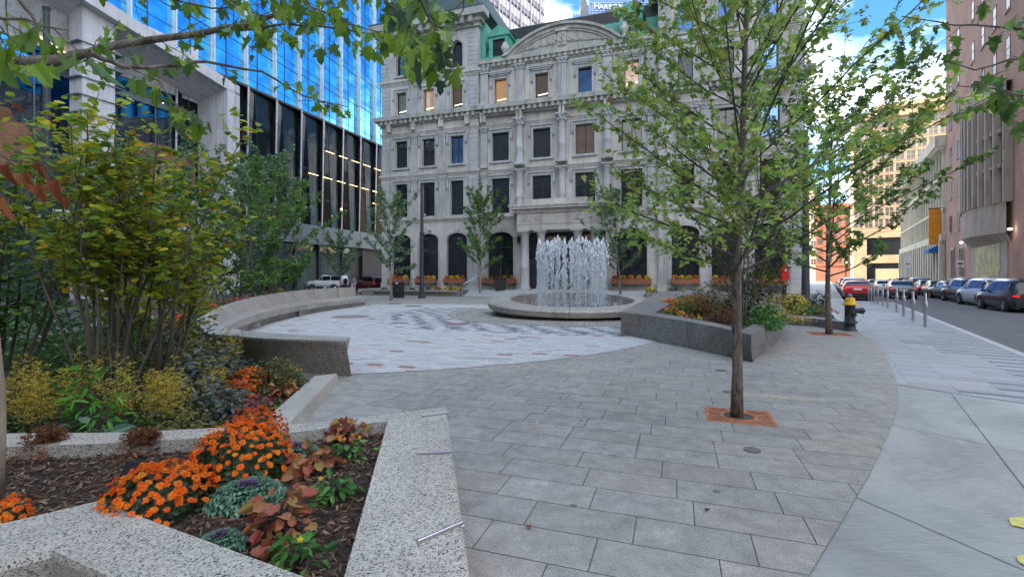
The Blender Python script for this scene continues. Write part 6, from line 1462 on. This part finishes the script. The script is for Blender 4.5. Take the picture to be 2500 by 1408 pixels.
# witch hazel, the big yellow-green shrub at the left
def vase(name, lab, p, H_, R1, nst, lpt, fm, seed, ls=.085, spread0=.35, zmin=.40, dirbias=(0,0)):
    R_ = random.Random(seed); e = empty(name, p); tag(e, lab, 'shrub', 'yellowing shrubs at the left'); tb = MB(); tb.smooth = True; fo = MB(); tw = MB()
    for i in range(nst):
        a = 6.283*i/nst+R_.uniform(-.25,.25); rr = R_.uniform(.15,1); d = V((math.cos(a)*rr*R1/H_*1.05+dirbias[0], math.sin(a)*rr*R1/H_*1.05+dirbias[1], 1)); st = V((math.cos(a)*spread0*rr*.5, math.sin(a)*spread0*rr*.5, 0))
        L_ = H_*R_.uniform(.75,1.05)*(1+.15*rr); pts, _ = wander(st, d, L_, 9, .09, .0, R_); r0 = R_.uniform(.012,.024); tb.tube(pts, [r0*(1-.8*k/9)+.002 for k in range(10)], 5, False)
        for s in range(17):
            q = zmin+(1.0-zmin)*(s+R_.random())/17; kk = min(8, int(q*9)); pp = pts[kk].lerp(pts[kk+1], q*9-kk); dd = ((pts[kk+1]-pts[kk]).normalized()*.6+rdir(-.3,.6,R_)).normalized(); tl = .5*R_.uniform(.4,1.3)
            tp_, td = wander(pp, dd, tl, 3, .2, .0, R_); tw.tube(tp_, [.005,.004,.003,.0015], 3, False)
            for j in range(lpt):
                w_ = R_.uniform(.1,1.05); k2 = min(2, int(w_*3)); b = tp_[k2].lerp(tp_[k2+1], min(1.1, w_*3-k2)); leaf(fo, b+rdir(R_=R_)*.02, td*.4+rdir(-.6,.3,R_), (V((0,0,1))+rdir(R_=R_)*.6).normalized(), ls*R_.uniform(.6,1.2), 'round', .2, .15)
    tb.build('stems', pm('m_stem', (.095,.078,.062), .8, var=.3, scale=8) if 'm_stem' not in MATS else MATS['m_stem'], e); tw.build('twigs', M['twig'], e); fo.build('foliage', fm, e); return e
vase('witch_hazel', 'big vase-shaped shrub with yellow and green leaves on fanning stems at the left', V((-4.45,5.3,.09)), 3.05, .95, 22, 11, FM['yel'], 31, dirbias=(.02,0), zmin=.48)
vase('witch_hazel', 'greener shrub at the left frame edge beside the big yellow one', V((-5.9,5.5,.09)), 2.8, 1.1, 14, 11, FM['mid'], 33, ls=.07, zmin=.3)
vase('witch_hazel', 'lower yellowing shrub behind the big vase-shaped one', V((-5.5,7.2,.09)), 1.9, 1.0, 11, 9, FM['yel'], 35, ls=.08, zmin=.35, dirbias=(.05,-.05))
vase('witch_hazel', 'small yellow-leaved shrub reaching towards the near end of the bench', V((-4.25,5.8,.09)), 2.0, .6, 8, 10, FM['yel'], 37, ls=.075, zmin=.6, dirbias=(.28,-.05))
# the maple whose branches hang into the picture at the top left
OT = empty('overhanging_maple', (-2.82,2.62,.41)); tag(OT, 'maple at the left frame edge whose leafy branches hang across the top left', 'tree')
mb = MB(); mb.smooth = True; mb.tube([(0,0,0),(.03,-.01,.35),(.015,0,.6),(-.02,0,1.0),(-.10,0,1.6),(-.14,0,2.1),(-.2,.1,2.6),(-.22,.1,3.3)], [.031,.026,.029,.023,.026,.024,.022,.018], 9); mb.build('trunk', M['barkpale'], OT)
O0 = V((-2.82,2.62,.41))
Ro = random.Random(77)
bmb = MB(); bmb.smooth = True; ofo = MB(); obr = MB()
def bline(pts, Y0, Y1, r0, r1, dens, ls, spread=.16, t0=.0, hang=.5):
    P = []; n = len(pts)
    for i, (u, v) in enumerate(pts): Y = Y0+(Y1-Y0)*i/(n-1); P.append(AT(u, v, Y)-O0)
    # refine
    Q = []
    for a, b in zip(P[:-1], P[1:]):
        for k in range(3): Q.append(a.lerp(b, k/3)+rdir(R_=Ro)*.006)
    Q.append(P[-1]); bmb.tube(Q, [r0+(r1-r0)*k/(len(Q)-1) for k in range(len(Q))], 6, False)
    L_ = sum((b-a).length for a, b in zip(Q[:-1], Q[1:])); nt_ = int(L_*dens)
    for i in range(nt_):
        t = t0+(1-t0)*(i+Ro.random())/nt_; k = min(len(Q)-2, int(t*(len(Q)-1))); pp = Q[k].lerp(Q[k+1], Ro.random())
        dd = ((Q[k+1]-Q[k]).normalized()*.5+rdir(-.8,.7,Ro)).normalized(); tl = spread*Ro.uniform(.5,1.5); tp_, td = wander(pp, dd, tl, 3, .2, -.08*hang, Ro); bmb.tube(tp_, [.003,.0025,.002,.0012], 3, False)
        for j in range(Ro.choice((2,3,3,4))):
            b = tp_[-1].lerp(tp_[1], Ro.random()*.9); pd = rdir(-.8,.2,Ro); q = b+pd*.03; bmb.tube([b, q], .0012, 3, False)
            leaf(ofo, q, pd*.5+V((Ro.uniform(-.6,.6),Ro.uniform(-.6,.6),-hang-Ro.random()*.5)), (V((0,-.5,.7))+rdir(R_=Ro)*.8).normalized(), ls*Ro.uniform(.55,1.2), 'maple', Ro.uniform(.1,.5), Ro.uniform(0,.4))
bline([(-180,190),(0,155),(130,150),(215,128),(310,103),(460,88),(600,62),(700,25),(790,-30)], 2.3, 3.0, .030, .010, 11, .085, .22, .12)
bline([(215,128),(300,165),(400,163),(500,150),(640,175),(740,235),(850,262)], 2.4, 3.2, .014, .003, 5, .075, .14, .25)
bline([(560,75),(700,60),(830,70),(960,95),(1060,118),(1120,165)], 2.9, 2.3, .008, .002, 13, .085, .15, .0)
bline([(880,-60),(960,20),(1030,80),(1070,130)], 2.0, 1.75, .006, .002, 20, .085, .12, .15)
bline([(620,-40),(700,-10),(820,-5),(960,-20),(1090,-30)], 2.8, 2.5, .008, .003, 15, .085, .2)
bline([(0,-60),(60,20),(100,70),(150,110)], 1.9, 2.0, .010, .003, 9, .09, .16)
bline([(300,-50),(380,-10),(520,20),(640,10)], 2.8, 3.0, .008, .003, 12, .08, .18)
bline([(310,165),(390,200),(440,270),(480,300)], 2.5, 2.4, .004, .002, 14, .085, .09)
bline([(700,200),(730,245),(790,250),(830,262)], 3.0, 3.1, .003, .0015, 9, .07, .07)
bline([(-20,-20),(-10,60),(20,130)], 1.7, 1.8, .005, .002, 14, .09, .12)
bline([(700,-60),(760,15),(850,55),(930,80)], 2.2, 2.4, .006, .002, 18, .085, .16)
bline([(960,-80),(1020,-10),(1060,60),(1085,150)], 1.55, 1.6, .006, .002, 22, .085, .12, .2)
bline([(1150,-60),(1135,0),(1120,60)], 2.0, 2.1, .005, .002, 20, .075, .1)
bline([(-100,30),(60,50),(170,75)], 1.35, 1.5, .006, .002, 16, .10, .14)
bline([(480,-50),(560,10),(640,40),(720,40)], 2.5, 2.7, .006, .002, 14, .085, .16)
bmb.build('branches', M['bark'], OT); ofo.build('foliage', FM['over'], OT)
for u, v, s, rr in ((20,400,.08,0),(60,420,.085,1),(105,395,.075,2),(140,440,.08,3),(40,250,.04,4),(165,480,.055,5),(10,480,.09,6),(90,450,.07,7)):
    b = AT(u, v, 1.75+.08*(rr % 3))-O0; leaf(obr, b, V((.35*math.sin(rr*2),0,-1)), (V((math.sin(rr*3)*.6,-1,.3))).normalized(), s, 'maple', .7, .5)
    bmb2 = None
obr.build('dead_leaves', FM['brown'], OT)
mb = MB(); mb.tube([AT(-60,330,1.8)-O0, AT(20,390,1.75)-O0, AT(105,400,1.8)-O0, AT(160,470,1.85)-O0], .003, 4); mb.build('twig', M['twig'], OT)
# right edge: branch tip of a maple outside the frame
OR = empty('overhanging_maple', (5.2,3.0,0)); tag(OR, 'maple outside the right edge whose dark green branch tips hang into the top right corner', 'tree')
O0 = V((5.2,3.0,0)); bmb = MB(); bmb.smooth = True; ofo = MB()
bmb.tube([(0,0,0),(0,0,2),(.05,0,4),(0,0,6)], [.08,.07,.055,.02], 9); bmb.build('trunk', M['bark'], OR); bmb = MB(); bmb.smooth = True
bline([(2760,200),(2600,260),(2500,235),(2430,215),(2340,210)], 3.0, 3.0, .010, .003, 13, .10, .22)
bline([(2760,60),(2600,80),(2480,70),(2330,60),(2200,40)], 3.0, 3.3, .012, .003, 10, .10, .22)
bline([(2760,200),(2620,150),(2500,140),(2380,170),(2280,140)], 3.0, 3.4, .010, .003, 8, .10, .2)
bmb.build('branches', M['bark'], OR); ofo.build('foliage', FM['maple2'], OR)
# potted conifer by the portico
PT = TB(13.6,-3.1,.5); cp = empty('plant_pot', PT); tag(cp, 'dark square plant pot on the terrace left of the portico columns', 'plant pot'); mb = MB(); mb.prism([(-.55,-.55),(.55,-.55),(.55,.55),(-.55,.55)], 0, 1.0, batter=[(-.42,-.42),(.42,-.42),(.42,.42),(-.42,.42)]); mb.build('pot', M['black'], cp); mb = MB(); mb.box(-.5,.5,-.5,.5,1.001,1.02); mb.build('soil', M['mulch'], cp)
def conifer(lab, p, h, r, seed):
    R_ = random.Random(seed); e = empty('conifer', p); tag(e, lab, 'tree'); fo = MB(); tb = MB(); tb.tube([(0,0,0),(0,0,h)], [.05,.01], 6)
    for i in range(1700):
        t = R_.random()**1.3; a = R_.uniform(0,6.283); rr = r*(1-t)*R_.uniform(.4,1.05)+.03; leaf(fo, V((rr*math.cos(a), rr*math.sin(a), h*t)), V((math.cos(a),math.sin(a),R_.uniform(-.5,.3))), V((0,0,1)), .16*R_.uniform(.6,1.2), 'lance', .2)
    tb.build('trunk', M['bark'], e); fo.build('foliage', FM['fir'], e)
conifer('small dark conifer growing in the pot left of the portico', PT+V((0,0,1.0)), 2.5, .85, 5)
# ---------------- flower beds
def S(u, v, z): return G(u, v, z)
mum(S(365,1258,.41)+V((0,.06,0)), .265, .22, 90, .025, 'orange chrysanthemum nearest the viewer, touching the front granite wall', seed=1)
mum(S(560,1185,.41)+V((0,.12,0)), .30, .33, 130, .023, 'largest orange chrysanthemum cushion in the middle of the near planter', seed=2)
mum(S(622,1100,.41), .22, .30, 90, .021, 'orange chrysanthemum just behind the largest one in the near planter', fm='mumold', seed=3)
mum(S(8,1290,.41)+V((-.02,.05,0)), .09, .12, 20, .022, 'small clump of orange flowers at the left frame edge by the granite wall', seed=4)
mum(S(608,950,.1), .30, .27, 80, .03, 'orange chrysanthemum farthest back in the bed with the low kerb', seed=5); mum(S(572,985,.1), .26, .26, 70, .03, 'orange chrysanthemum beside the cabbage in the bed with the low kerb', fm='mumold', seed=6)
kale(S(602,1222,.41), .21, 'large grey-green ornamental cabbage beside the nearest orange flowers', 1); kale(S(722,1118,.41), .17, 'ornamental cabbage behind the largest orange chrysanthemum', 2); kale(S(535,1345,.41), .12, 'small ornamental cabbage partly hidden by the front granite wall', 3); kale(S(655,945,.1), .23, 'ornamental cabbage in the bed with the low kerb', 4)
HG = 'copper-leaved coral bells'
def heu(p, r, h, n, lab, fm='heu', seed=1, ls=.058): return tuft('coral_bells', lab, p, int(n*1.6), r, h, ls, 'heu', FM[fm], group=HG, seed=seed, el=(.25,1.25), flat=.55)
heu(S(680,1295,.41), .20, .21, 42, 'reddish coral bells in front of the largest cabbage', seed=1); heu(S(758,1150,.41), .19, .15, 46, 'copper coral bells right of the largest orange chrysanthemum', seed=2); heu(S(848,1072,.41), .15, .17, 38, 'red-leaved coral bells at the far corner of the near planter', seed=3)
heu(S(672,1365,.41), .10, .10, 14, 'small brownish coral bells beside the nearest green pansy', seed=4, ls=.06); heu(S(690,965,.1), .22, .2, 36, 'coral bells in front of the cabbage in the bed with the low kerb', seed=5); heu(S(632,1000,.1), .22, .17, 36, 'pinkish coral bells in the bed with the low kerb', fm='heupink', seed=6)
PG = 'pansies in the beds'
def pansy(p, r, h, n, lab, fl='yflow', nfl=5, seed=1, ls=.055, fr=.017): return tuft('pansy', lab, p, n, r, h, ls, 'oval', FM['green'], cat='flowering plant', group=PG, seed=seed, el=(.15,1.3), flat=.6, fl=FM[fl], nfl=nfl, fr=fr)
pansy(S(850,1120,.41), .12, .14, 65, 'pansy with orange and yellow flowers near the far corner of the near planter', 'oflow', 6, 1); pansy(S(815,1215,.41), .14, .12, 85, 'leafy green pansy with one yellow bloom beside the right granite wall', 'yflow', 1, 2); pansy(S(728,1385,.41), .12, .14, 62, 'green pansy with a yellow bud nearest the viewer', 'yflow', 1, 3, ls=.065)
pansy(S(722,940,.1), .17, .2, 60, 'yellow-flowered pansy by the bench end wall', 'yflow', 12, 4); pansy(S(665,1000,.1), .12, .15, 50, 'green pansy at the low granite kerb', 'yflow', 0, 5)
AL = [(95,1075,.85,.42,'golden feathery astilbe at the left frame edge beyond the near planter'),(20,1075,.8,.4,'golden feathery astilbe cut by the left frame edge'),(330,1060,.75,.38,'golden feathery astilbe left of the tallest one'),(440,1045,.86,.45,'tall golden feathery astilbe behind the orange chrysanthemums'),(390,1065,.6,.35,'shorter golden astilbe in front of the tall one'),(165,1050,.85,.40,'golden feathery astilbe beside the hosta'),(520,985,.55,.32,'brownish astilbe beside the kerbed bed chrysanthemums'),(555,930,.55,.3,'small astilbe against the bench end wall'),(470,940,.6,.34,'olive astilbe behind the tall golden one')]
for i, (u, v, h, r, lab) in enumerate(AL):
    p = S(u, v, .1); p = V((p.x, max(p.y, 3.75), .09)); p.x = (u-1250)/FP*p.y; astilbe(p, h*(p.y/4.4)*(1.0 if i % 3 else .78), r*.85, lab, seed=40+i, np_=13-2*(i % 3))
for i, (u, v) in enumerate(((345,1105),(110,1110))): astilbe(S(u,v,.41), .20, .20, ('dried reddish astilbe on the mulch below the tall golden one','dried reddish astilbe on the mulch at the left')[i], seed=60+i, fm='red', base='red', np_=9, group='dried astilbes')
tuft('hosta', 'blue-green broad-leaved hosta between the golden astilbes', V((-3.42,3.85,.1)), 34, .34, .40, .19, 'oval', FM['hosta'], seed=2, el=(.1,1.2)); tuft('hosta', 'smaller hosta low beside the granite wall', V((-2.9,3.85,.1)), 14, .2, .2, .14, 'oval', FM['hosta'], seed=3, el=(.1,1.0))
tuft('bright_perennial', 'bright green leafy perennial under the yellow shrub', V((-4.1,4.65,.1)), 70, .34, .72, .15, 'lance', FM['bright'], seed=4, el=(.5,1.45)); tuft('bright_perennial', 'second bright green perennial nearer the hosta', V((-3.75,4.4,.1)), 40, .26, .5, .12, 'lance', FM['bright'], seed=5, el=(.5,1.4))
BG = 'shrubs filling the left bed'
sh = [(-5.2,4.6,.55,.85,'dark',.05,'dark small-leaved shrub low at the left frame edge'),(-6.6,5.8,.9,1.0,'dark',.05,'dark shrub behind the left frame edge astilbe'),(-3.7,5.5,.55,.72,'darkblue',.10,'grey-leaved dogwood under the yellow shrub'),(-4.3,6.6,.7,.75,'darkblue',.10,'grey-leaved dogwood behind the bright green perennial'),(-3.1,5.0,.42,.55,'darkblue',.09,'low grey-leaved dogwood near the tall astilbe'),(-5.4,6.8,.8,.95,'dark',.05,'dark twiggy shrub deep in the left bed'),
 (-7.6,7.4,1.0,1.2,'mid',.07,'green shrub far left behind the greener vase shrub'),(-6.2,8.6,.9,.9,'darkblue',.10,'broad dogwood in the middle of the left bed'),(-5.6,8.0,.42,.55,'olive',.06,'olive shrub just left of the bench end wall'),(-7.9,9.8,1.0,.95,'dark',.06,'dark shrub beyond the broad dogwood'),
 (-7.7,12.0,.75,.85,'darkblue',.13,'big-leaved dark shrub behind the curve of the bench'),(-9.2,13.6,.9,1.0,'dark',.08,'dark shrub behind the big-leaved one'),(-10.2,16.3,.8,.95,'olive',.07,'olive-brown shrub behind the bench back'),(-11,19,.8,1.1,'dark',.08,'dark shrub behind the middle of the bench'),(-11.2,22.5,.8,1.3,'olive',.07,'olive shrub near the far part of the bench'),(-10.6,26.5,1.1,1.35,'darkblue',.12,'grey-leaved shrub at the far end of the bench'),(-12.6,25,1.2,1.2,'dark',.09,'dark shrub behind the grey-leaved one at the far bench end'),(-2.9,4.35,.3,.4,'olive',.05,'small olive shrub between astilbes and kerbed bed'),(-3.2,6.6,.4,.5,'olive',.05,'small olive shrub against the bench end wall'),(-9.5,6.8,1.4,1.8,'mid',.08,'tall green shrub outside the left frame edge'),
 (-5.3,6.1,.75,1.35,'mid',.07,'leafy green shrub behind the stems of the big yellow one'),(-4.3,6.0,.6,1.05,'olive',.06,'olive-brown shrub behind the right stems of the big yellow one'),(-6.5,7.0,.9,1.5,'green',.08,'fresh green shrub filling the gap at the left behind the stems'),(-5.0,7.6,.7,1.0,'dark',.08,'dark green shrub between the yellow shrub and the bench')]
def bxx(y):
    for a, b in zip(back[:-1], back[1:]):
        if (a.y-y)*(b.y-y) <= 0: return a.x+(b.x-a.x)*(y-a.y)/(b.y-a.y)
    return back[0].x if y > back[0].y else 99
for i, (x, y, r, h, fm, ls, lab) in enumerate(sh):
    x = min(x, bxx(y)-.45-r*.9) if y > 9.6 else x
    bush('garden_shrub', lab, V((x,y,.09)), r, h, int(1300*r/.6*(.07/ls)**1.2), ls, 'oval', FM[fm], group=BG, seed=100+i, nst=10)
# ground cover between them
R9 = random.Random(9); mb = MB(); bedp = [(-2.6,4.15),(-4.3,3.7),(-9.4,4.8),(-12,9),(-12,13),(-8.4,13.6),(-7.2,10.4),(-5.6,8.7),(-3.6,7.6)]
k = 0
while k < 9000:
    x, y = R9.uniform(-12,-2.6), R9.uniform(3.7,13.6)
    if not inpoly(x, y, bedp): continue
    k += 1; leaf(mb, V((x, y, .1+R9.random()**1.5*.30)), rdir(-.2,.5,R9), (V((0,0,1))+rdir(R_=R9)*.6).normalized(), .06*R9.uniform(.6,1.4), 'oval', .2)
tag(mb.build('ground_cover', FM['dark']), kind='stuff')
mb = MB(); mb.face([(-7.2,10.4,.02),(-12,9,.02),(-16,30,.02),(-9.2,30,.02),(-10.2,22,.02),(-9.2,15,.02)]); tag(mb.build('planting_soil', M['mulch']), kind='structure')
# red and orange flowers behind the bench
for i, (x, y, r, lab) in enumerate(((-8.4,14.8,.35,'red-orange flower cushion behind the curve of the bench'),(-9.7,18.2,.5,'red-orange flower cushion behind the bench back'),(-10,20.0,.45,'orange flower cushion behind the middle of the bench'),(-9.9,24.0,.4,'orange flower cushion near the far end of the bench'),(-7.0,11.2,.25,'small orange flower cushion at the bench corner'))):
    x = min(x, bxx(y)-.5-r); mum(V((x,y,.3)), r, .55, 60, .05, lab, fm='mumold', seed=70+i, far=True)
# yellow item on a stalk: small yellow flower clump
mum(V((-12.0,24.8,.75)), .18, .3, 26, .05, 'small yellow flower clump behind the bench back', fm='yflow', seed=79, far=True)
# triangular planter planting
mum(S(1695,768,.5)+V((0,.3,0)), .62, .42, 150, .05, 'orange chrysanthemum mound at the front of the triangular planter', seed=80, far=True); mum(S(1652,760,.5)+V((0,.6,0)), .48, .42, 110, .05, 'orange chrysanthemum at the left of the triangular planter', seed=81, far=True); mum(S(1705,748,.5)+V((0,.5,0)), .6, .42, 110, .05, 'orange chrysanthemum at the back of the flower group in the triangular planter', fm='mumold', seed=82, far=True)
pansy(S(1625,775,.5), .22, .22, 60, 'yellow pansy at the left tip of the triangular planter', 'oflow', 7, 21, .07, .04); pansy(S(1660,782,.5), .2, .2, 60, 'orange pansy in front of the mound in the triangular planter', 'oflow', 9, 22, .07, .04); pansy(S(1700,790,.5), .18, .16, 50, 'green pansy at the granite wall of the triangular planter', 'yflow', 3, 23, .07, .035)
heu(S(1680,785,.5), .25, .2, 36, 'red coral bells in the triangular planter', seed=11, ls=.09); 
for i, (x, y, r, h, fm, ls, n, lab) in enumerate([(5.3,12.0,.6,.6,'red',.06,900,'reddish-brown low shrub in the triangular planter'),(5.9,11.3,.6,.55,'green',.09,700,'green leafy shrub behind the near maple trunk'),(6.9,12.2,.7,.85,'astilbe',.05,1100,'golden-brown feathery shrub in the triangular planter'),(5.6,10.4,.35,.35,'green',.08,260,'low green plant in the near corner of the triangular planter'),(6.9,14.0,.85,1.6,'dark',.09,2600,'dark glossy shrub at the right back of the triangular planter'),(5.8,14.2,.8,1.1,'olive',.08,1300,'olive shrub at the back of the triangular planter'),(4.9,13.9,.5,.8,'mid',.07,500,'green shrub behind the orange mound')]):
    bush('planter_shrub', lab, V((x,y,.5)), r, h, n, ls, 'oval', FM[fm], group='shrubs in the triangular planter', seed=200+i)
# low bed by the hydrant
for i, (u, v, r, h, fm, ls, n, lab) in enumerate([(1945,768,.6,.5,'green',.08,420,'green low plant at the left of the low street bed'),(1985,768,.55,.42,'green',.08,380,'green low plant in the middle of the low street bed'),(2015,765,.45,.45,'heu',.09,260,'orange-leaved plant at the right of the low street bed'),(1955,752,.8,.7,'olive',.08,500,'brownish shrub round the thick lamp post'),(1998,748,.6,.7,'fir',.1,500,'dark bush right of the thick lamp post'),(1925,755,.6,.8,'red',.07,400,'dark red shrub near the triangular planter end')]):
    bush('bed_plant', lab, S(u,v,.2), r, h, n, ls, 'oval', FM[fm], group='plants in the low street bed', seed=230+i)
mum(S(1940,750,.3), .5, .6, 50, .07, 'yellow flower mound below the red alarm box', fm='yflow', seed=90, far=True)
# clipped shrubs and flowers in front of the facade
names2 = ['first','second','third','fourth','fifth','sixth','seventh','eighth','ninth']
bsh = None
for i in range(9):
    p = TB(2.9+i*.9, -4.1+.25*math.sin(i*2), .42); lab = f'clipped dark bush in the facade planter, {names2[i]} from the left'
    if bsh is None: bsh = bush('clipped_bush', lab, p, .48, .8, 420, .09, 'dia', FM['dark'], group='clipped bushes by the facade', seed=300)
    else: clone(bsh, p, i*1.3, lab, .8+.25*math.sin(i*1.7)**2)
for i, (x, s) in enumerate(((26.2,1),(27.6,1.5),(29.2,1.2),(30.8,1.7),(32.4,1.2),(34.2,1.6))): clone(bsh, TB(x,-4.1,.42), i, f'dark bush in the right facade planter, {names2[i]} from the left', s)
wm = mum(TB(10,-4.2,.42), .35, .45, 30, .08, 'yellow flowers at the right end of the facade planter', fm='yflow', seed=91, far=True, group='flowers by the facade')
clone(wm, TB(9.2,-4.4,.42), 1, 'yellow flowers beside the rust-coloured ones in the facade planter'); clone(wm, TB(-.4,-4.5,.25), 1, 'yellow flowers in the small corner bed'); clone(wm, TB(25.9,-4.6,.5), 1, 'yellow flowers at the left end of the right facade planter')
mum(TB(8.3,-4.5,.42), .35, .4, 30, .08, 'rust-coloured flowers in the facade planter', fm='mumold', seed=92, far=True, group='flowers by the facade')
bush('birch_shrub', 'loose airy shrub in the facade planter behind the lamp post', TB(5.2,-4.3,.42), .95, 1.9, 420, .1, 'dia', FM['grey'], seed=320)
bush('corner_shrub', 'green low shrub in the small corner bed', TB(-1.4,-4.5,.25), .9, .6, 300, .1, 'dia', FM['dark'], seed=321)
# flowers in the window boxes
protos = {}
for k_, fm in (('yellow','yflow'),('rust','mumold'),('orange','oflow')):
    pass
seq = ['yellow','rust','rust','yellow','orange','yellow']
for i, (x, y, w_) in enumerate(WBX):
    n = 4 if w_ < 2.5 else 5
    for j in range(n):
        c = seq[(j+i*2) % 6]; p = TB(x-w_/2+w_*(j+.5)/n, y, 1.02+.40)
        lab = f'{c} flowers in the {ord_[i]} window box from the left, plant {j+1} along it'
        if c not in protos: protos[c] = mum(p, .27, .34, 26, .075, lab, fm={'yellow':'yflow','rust':'mumold','orange':'oflow'}[c], seed=95, far=True, group='chrysanthemums in the window boxes')
        else: clone(protos[c], p, j+i, lab, U(.85,1.1))
# spot light in the near planter
SL = empty('ground_spotlight', S(330,1165,.41), -.3); tag(SL, 'small black wedge-shaped spotlight on the mulch behind the nearest orange flowers', 'spotlight'); mb = MB(); mb.prism([(-.05,-.02),(.05,-.02),(.03,.03),(-.03,.03)], 0, .10, batter=[(-.06,-.06),(.06,-.06),(.05,.05),(-.05,.05)]); mb.build('housing', M['black'], SL)
# fallen leaves on the paving
for i, (u, v, m_, lab) in enumerate(((1313,1032,'yflow','small pale fallen leaf on the dark paving in the middle'),(1728,1247,'chip','tiny fallen leaf on the paving below the near grate'),(1976,833,'brown','brown fallen leaf left of the second maple'),(1288,1290,'brown','small brown fallen leaf low in the middle paving'),(920,1100,'bright','green fallen leaf on the right granite wall edge'))):
    mb = MB(); leaf(mb, V((0,0,.004)), rdir(-.05,.1,R9), V((0,0,1)), .05, 'maple', .4, .1); o = mb.build('fallen_leaf', FM.get(m_) or M['chip'], None, G(u, v, .02) if u != 920 else G(u, v, .503)); tag(o, lab, 'leaf')
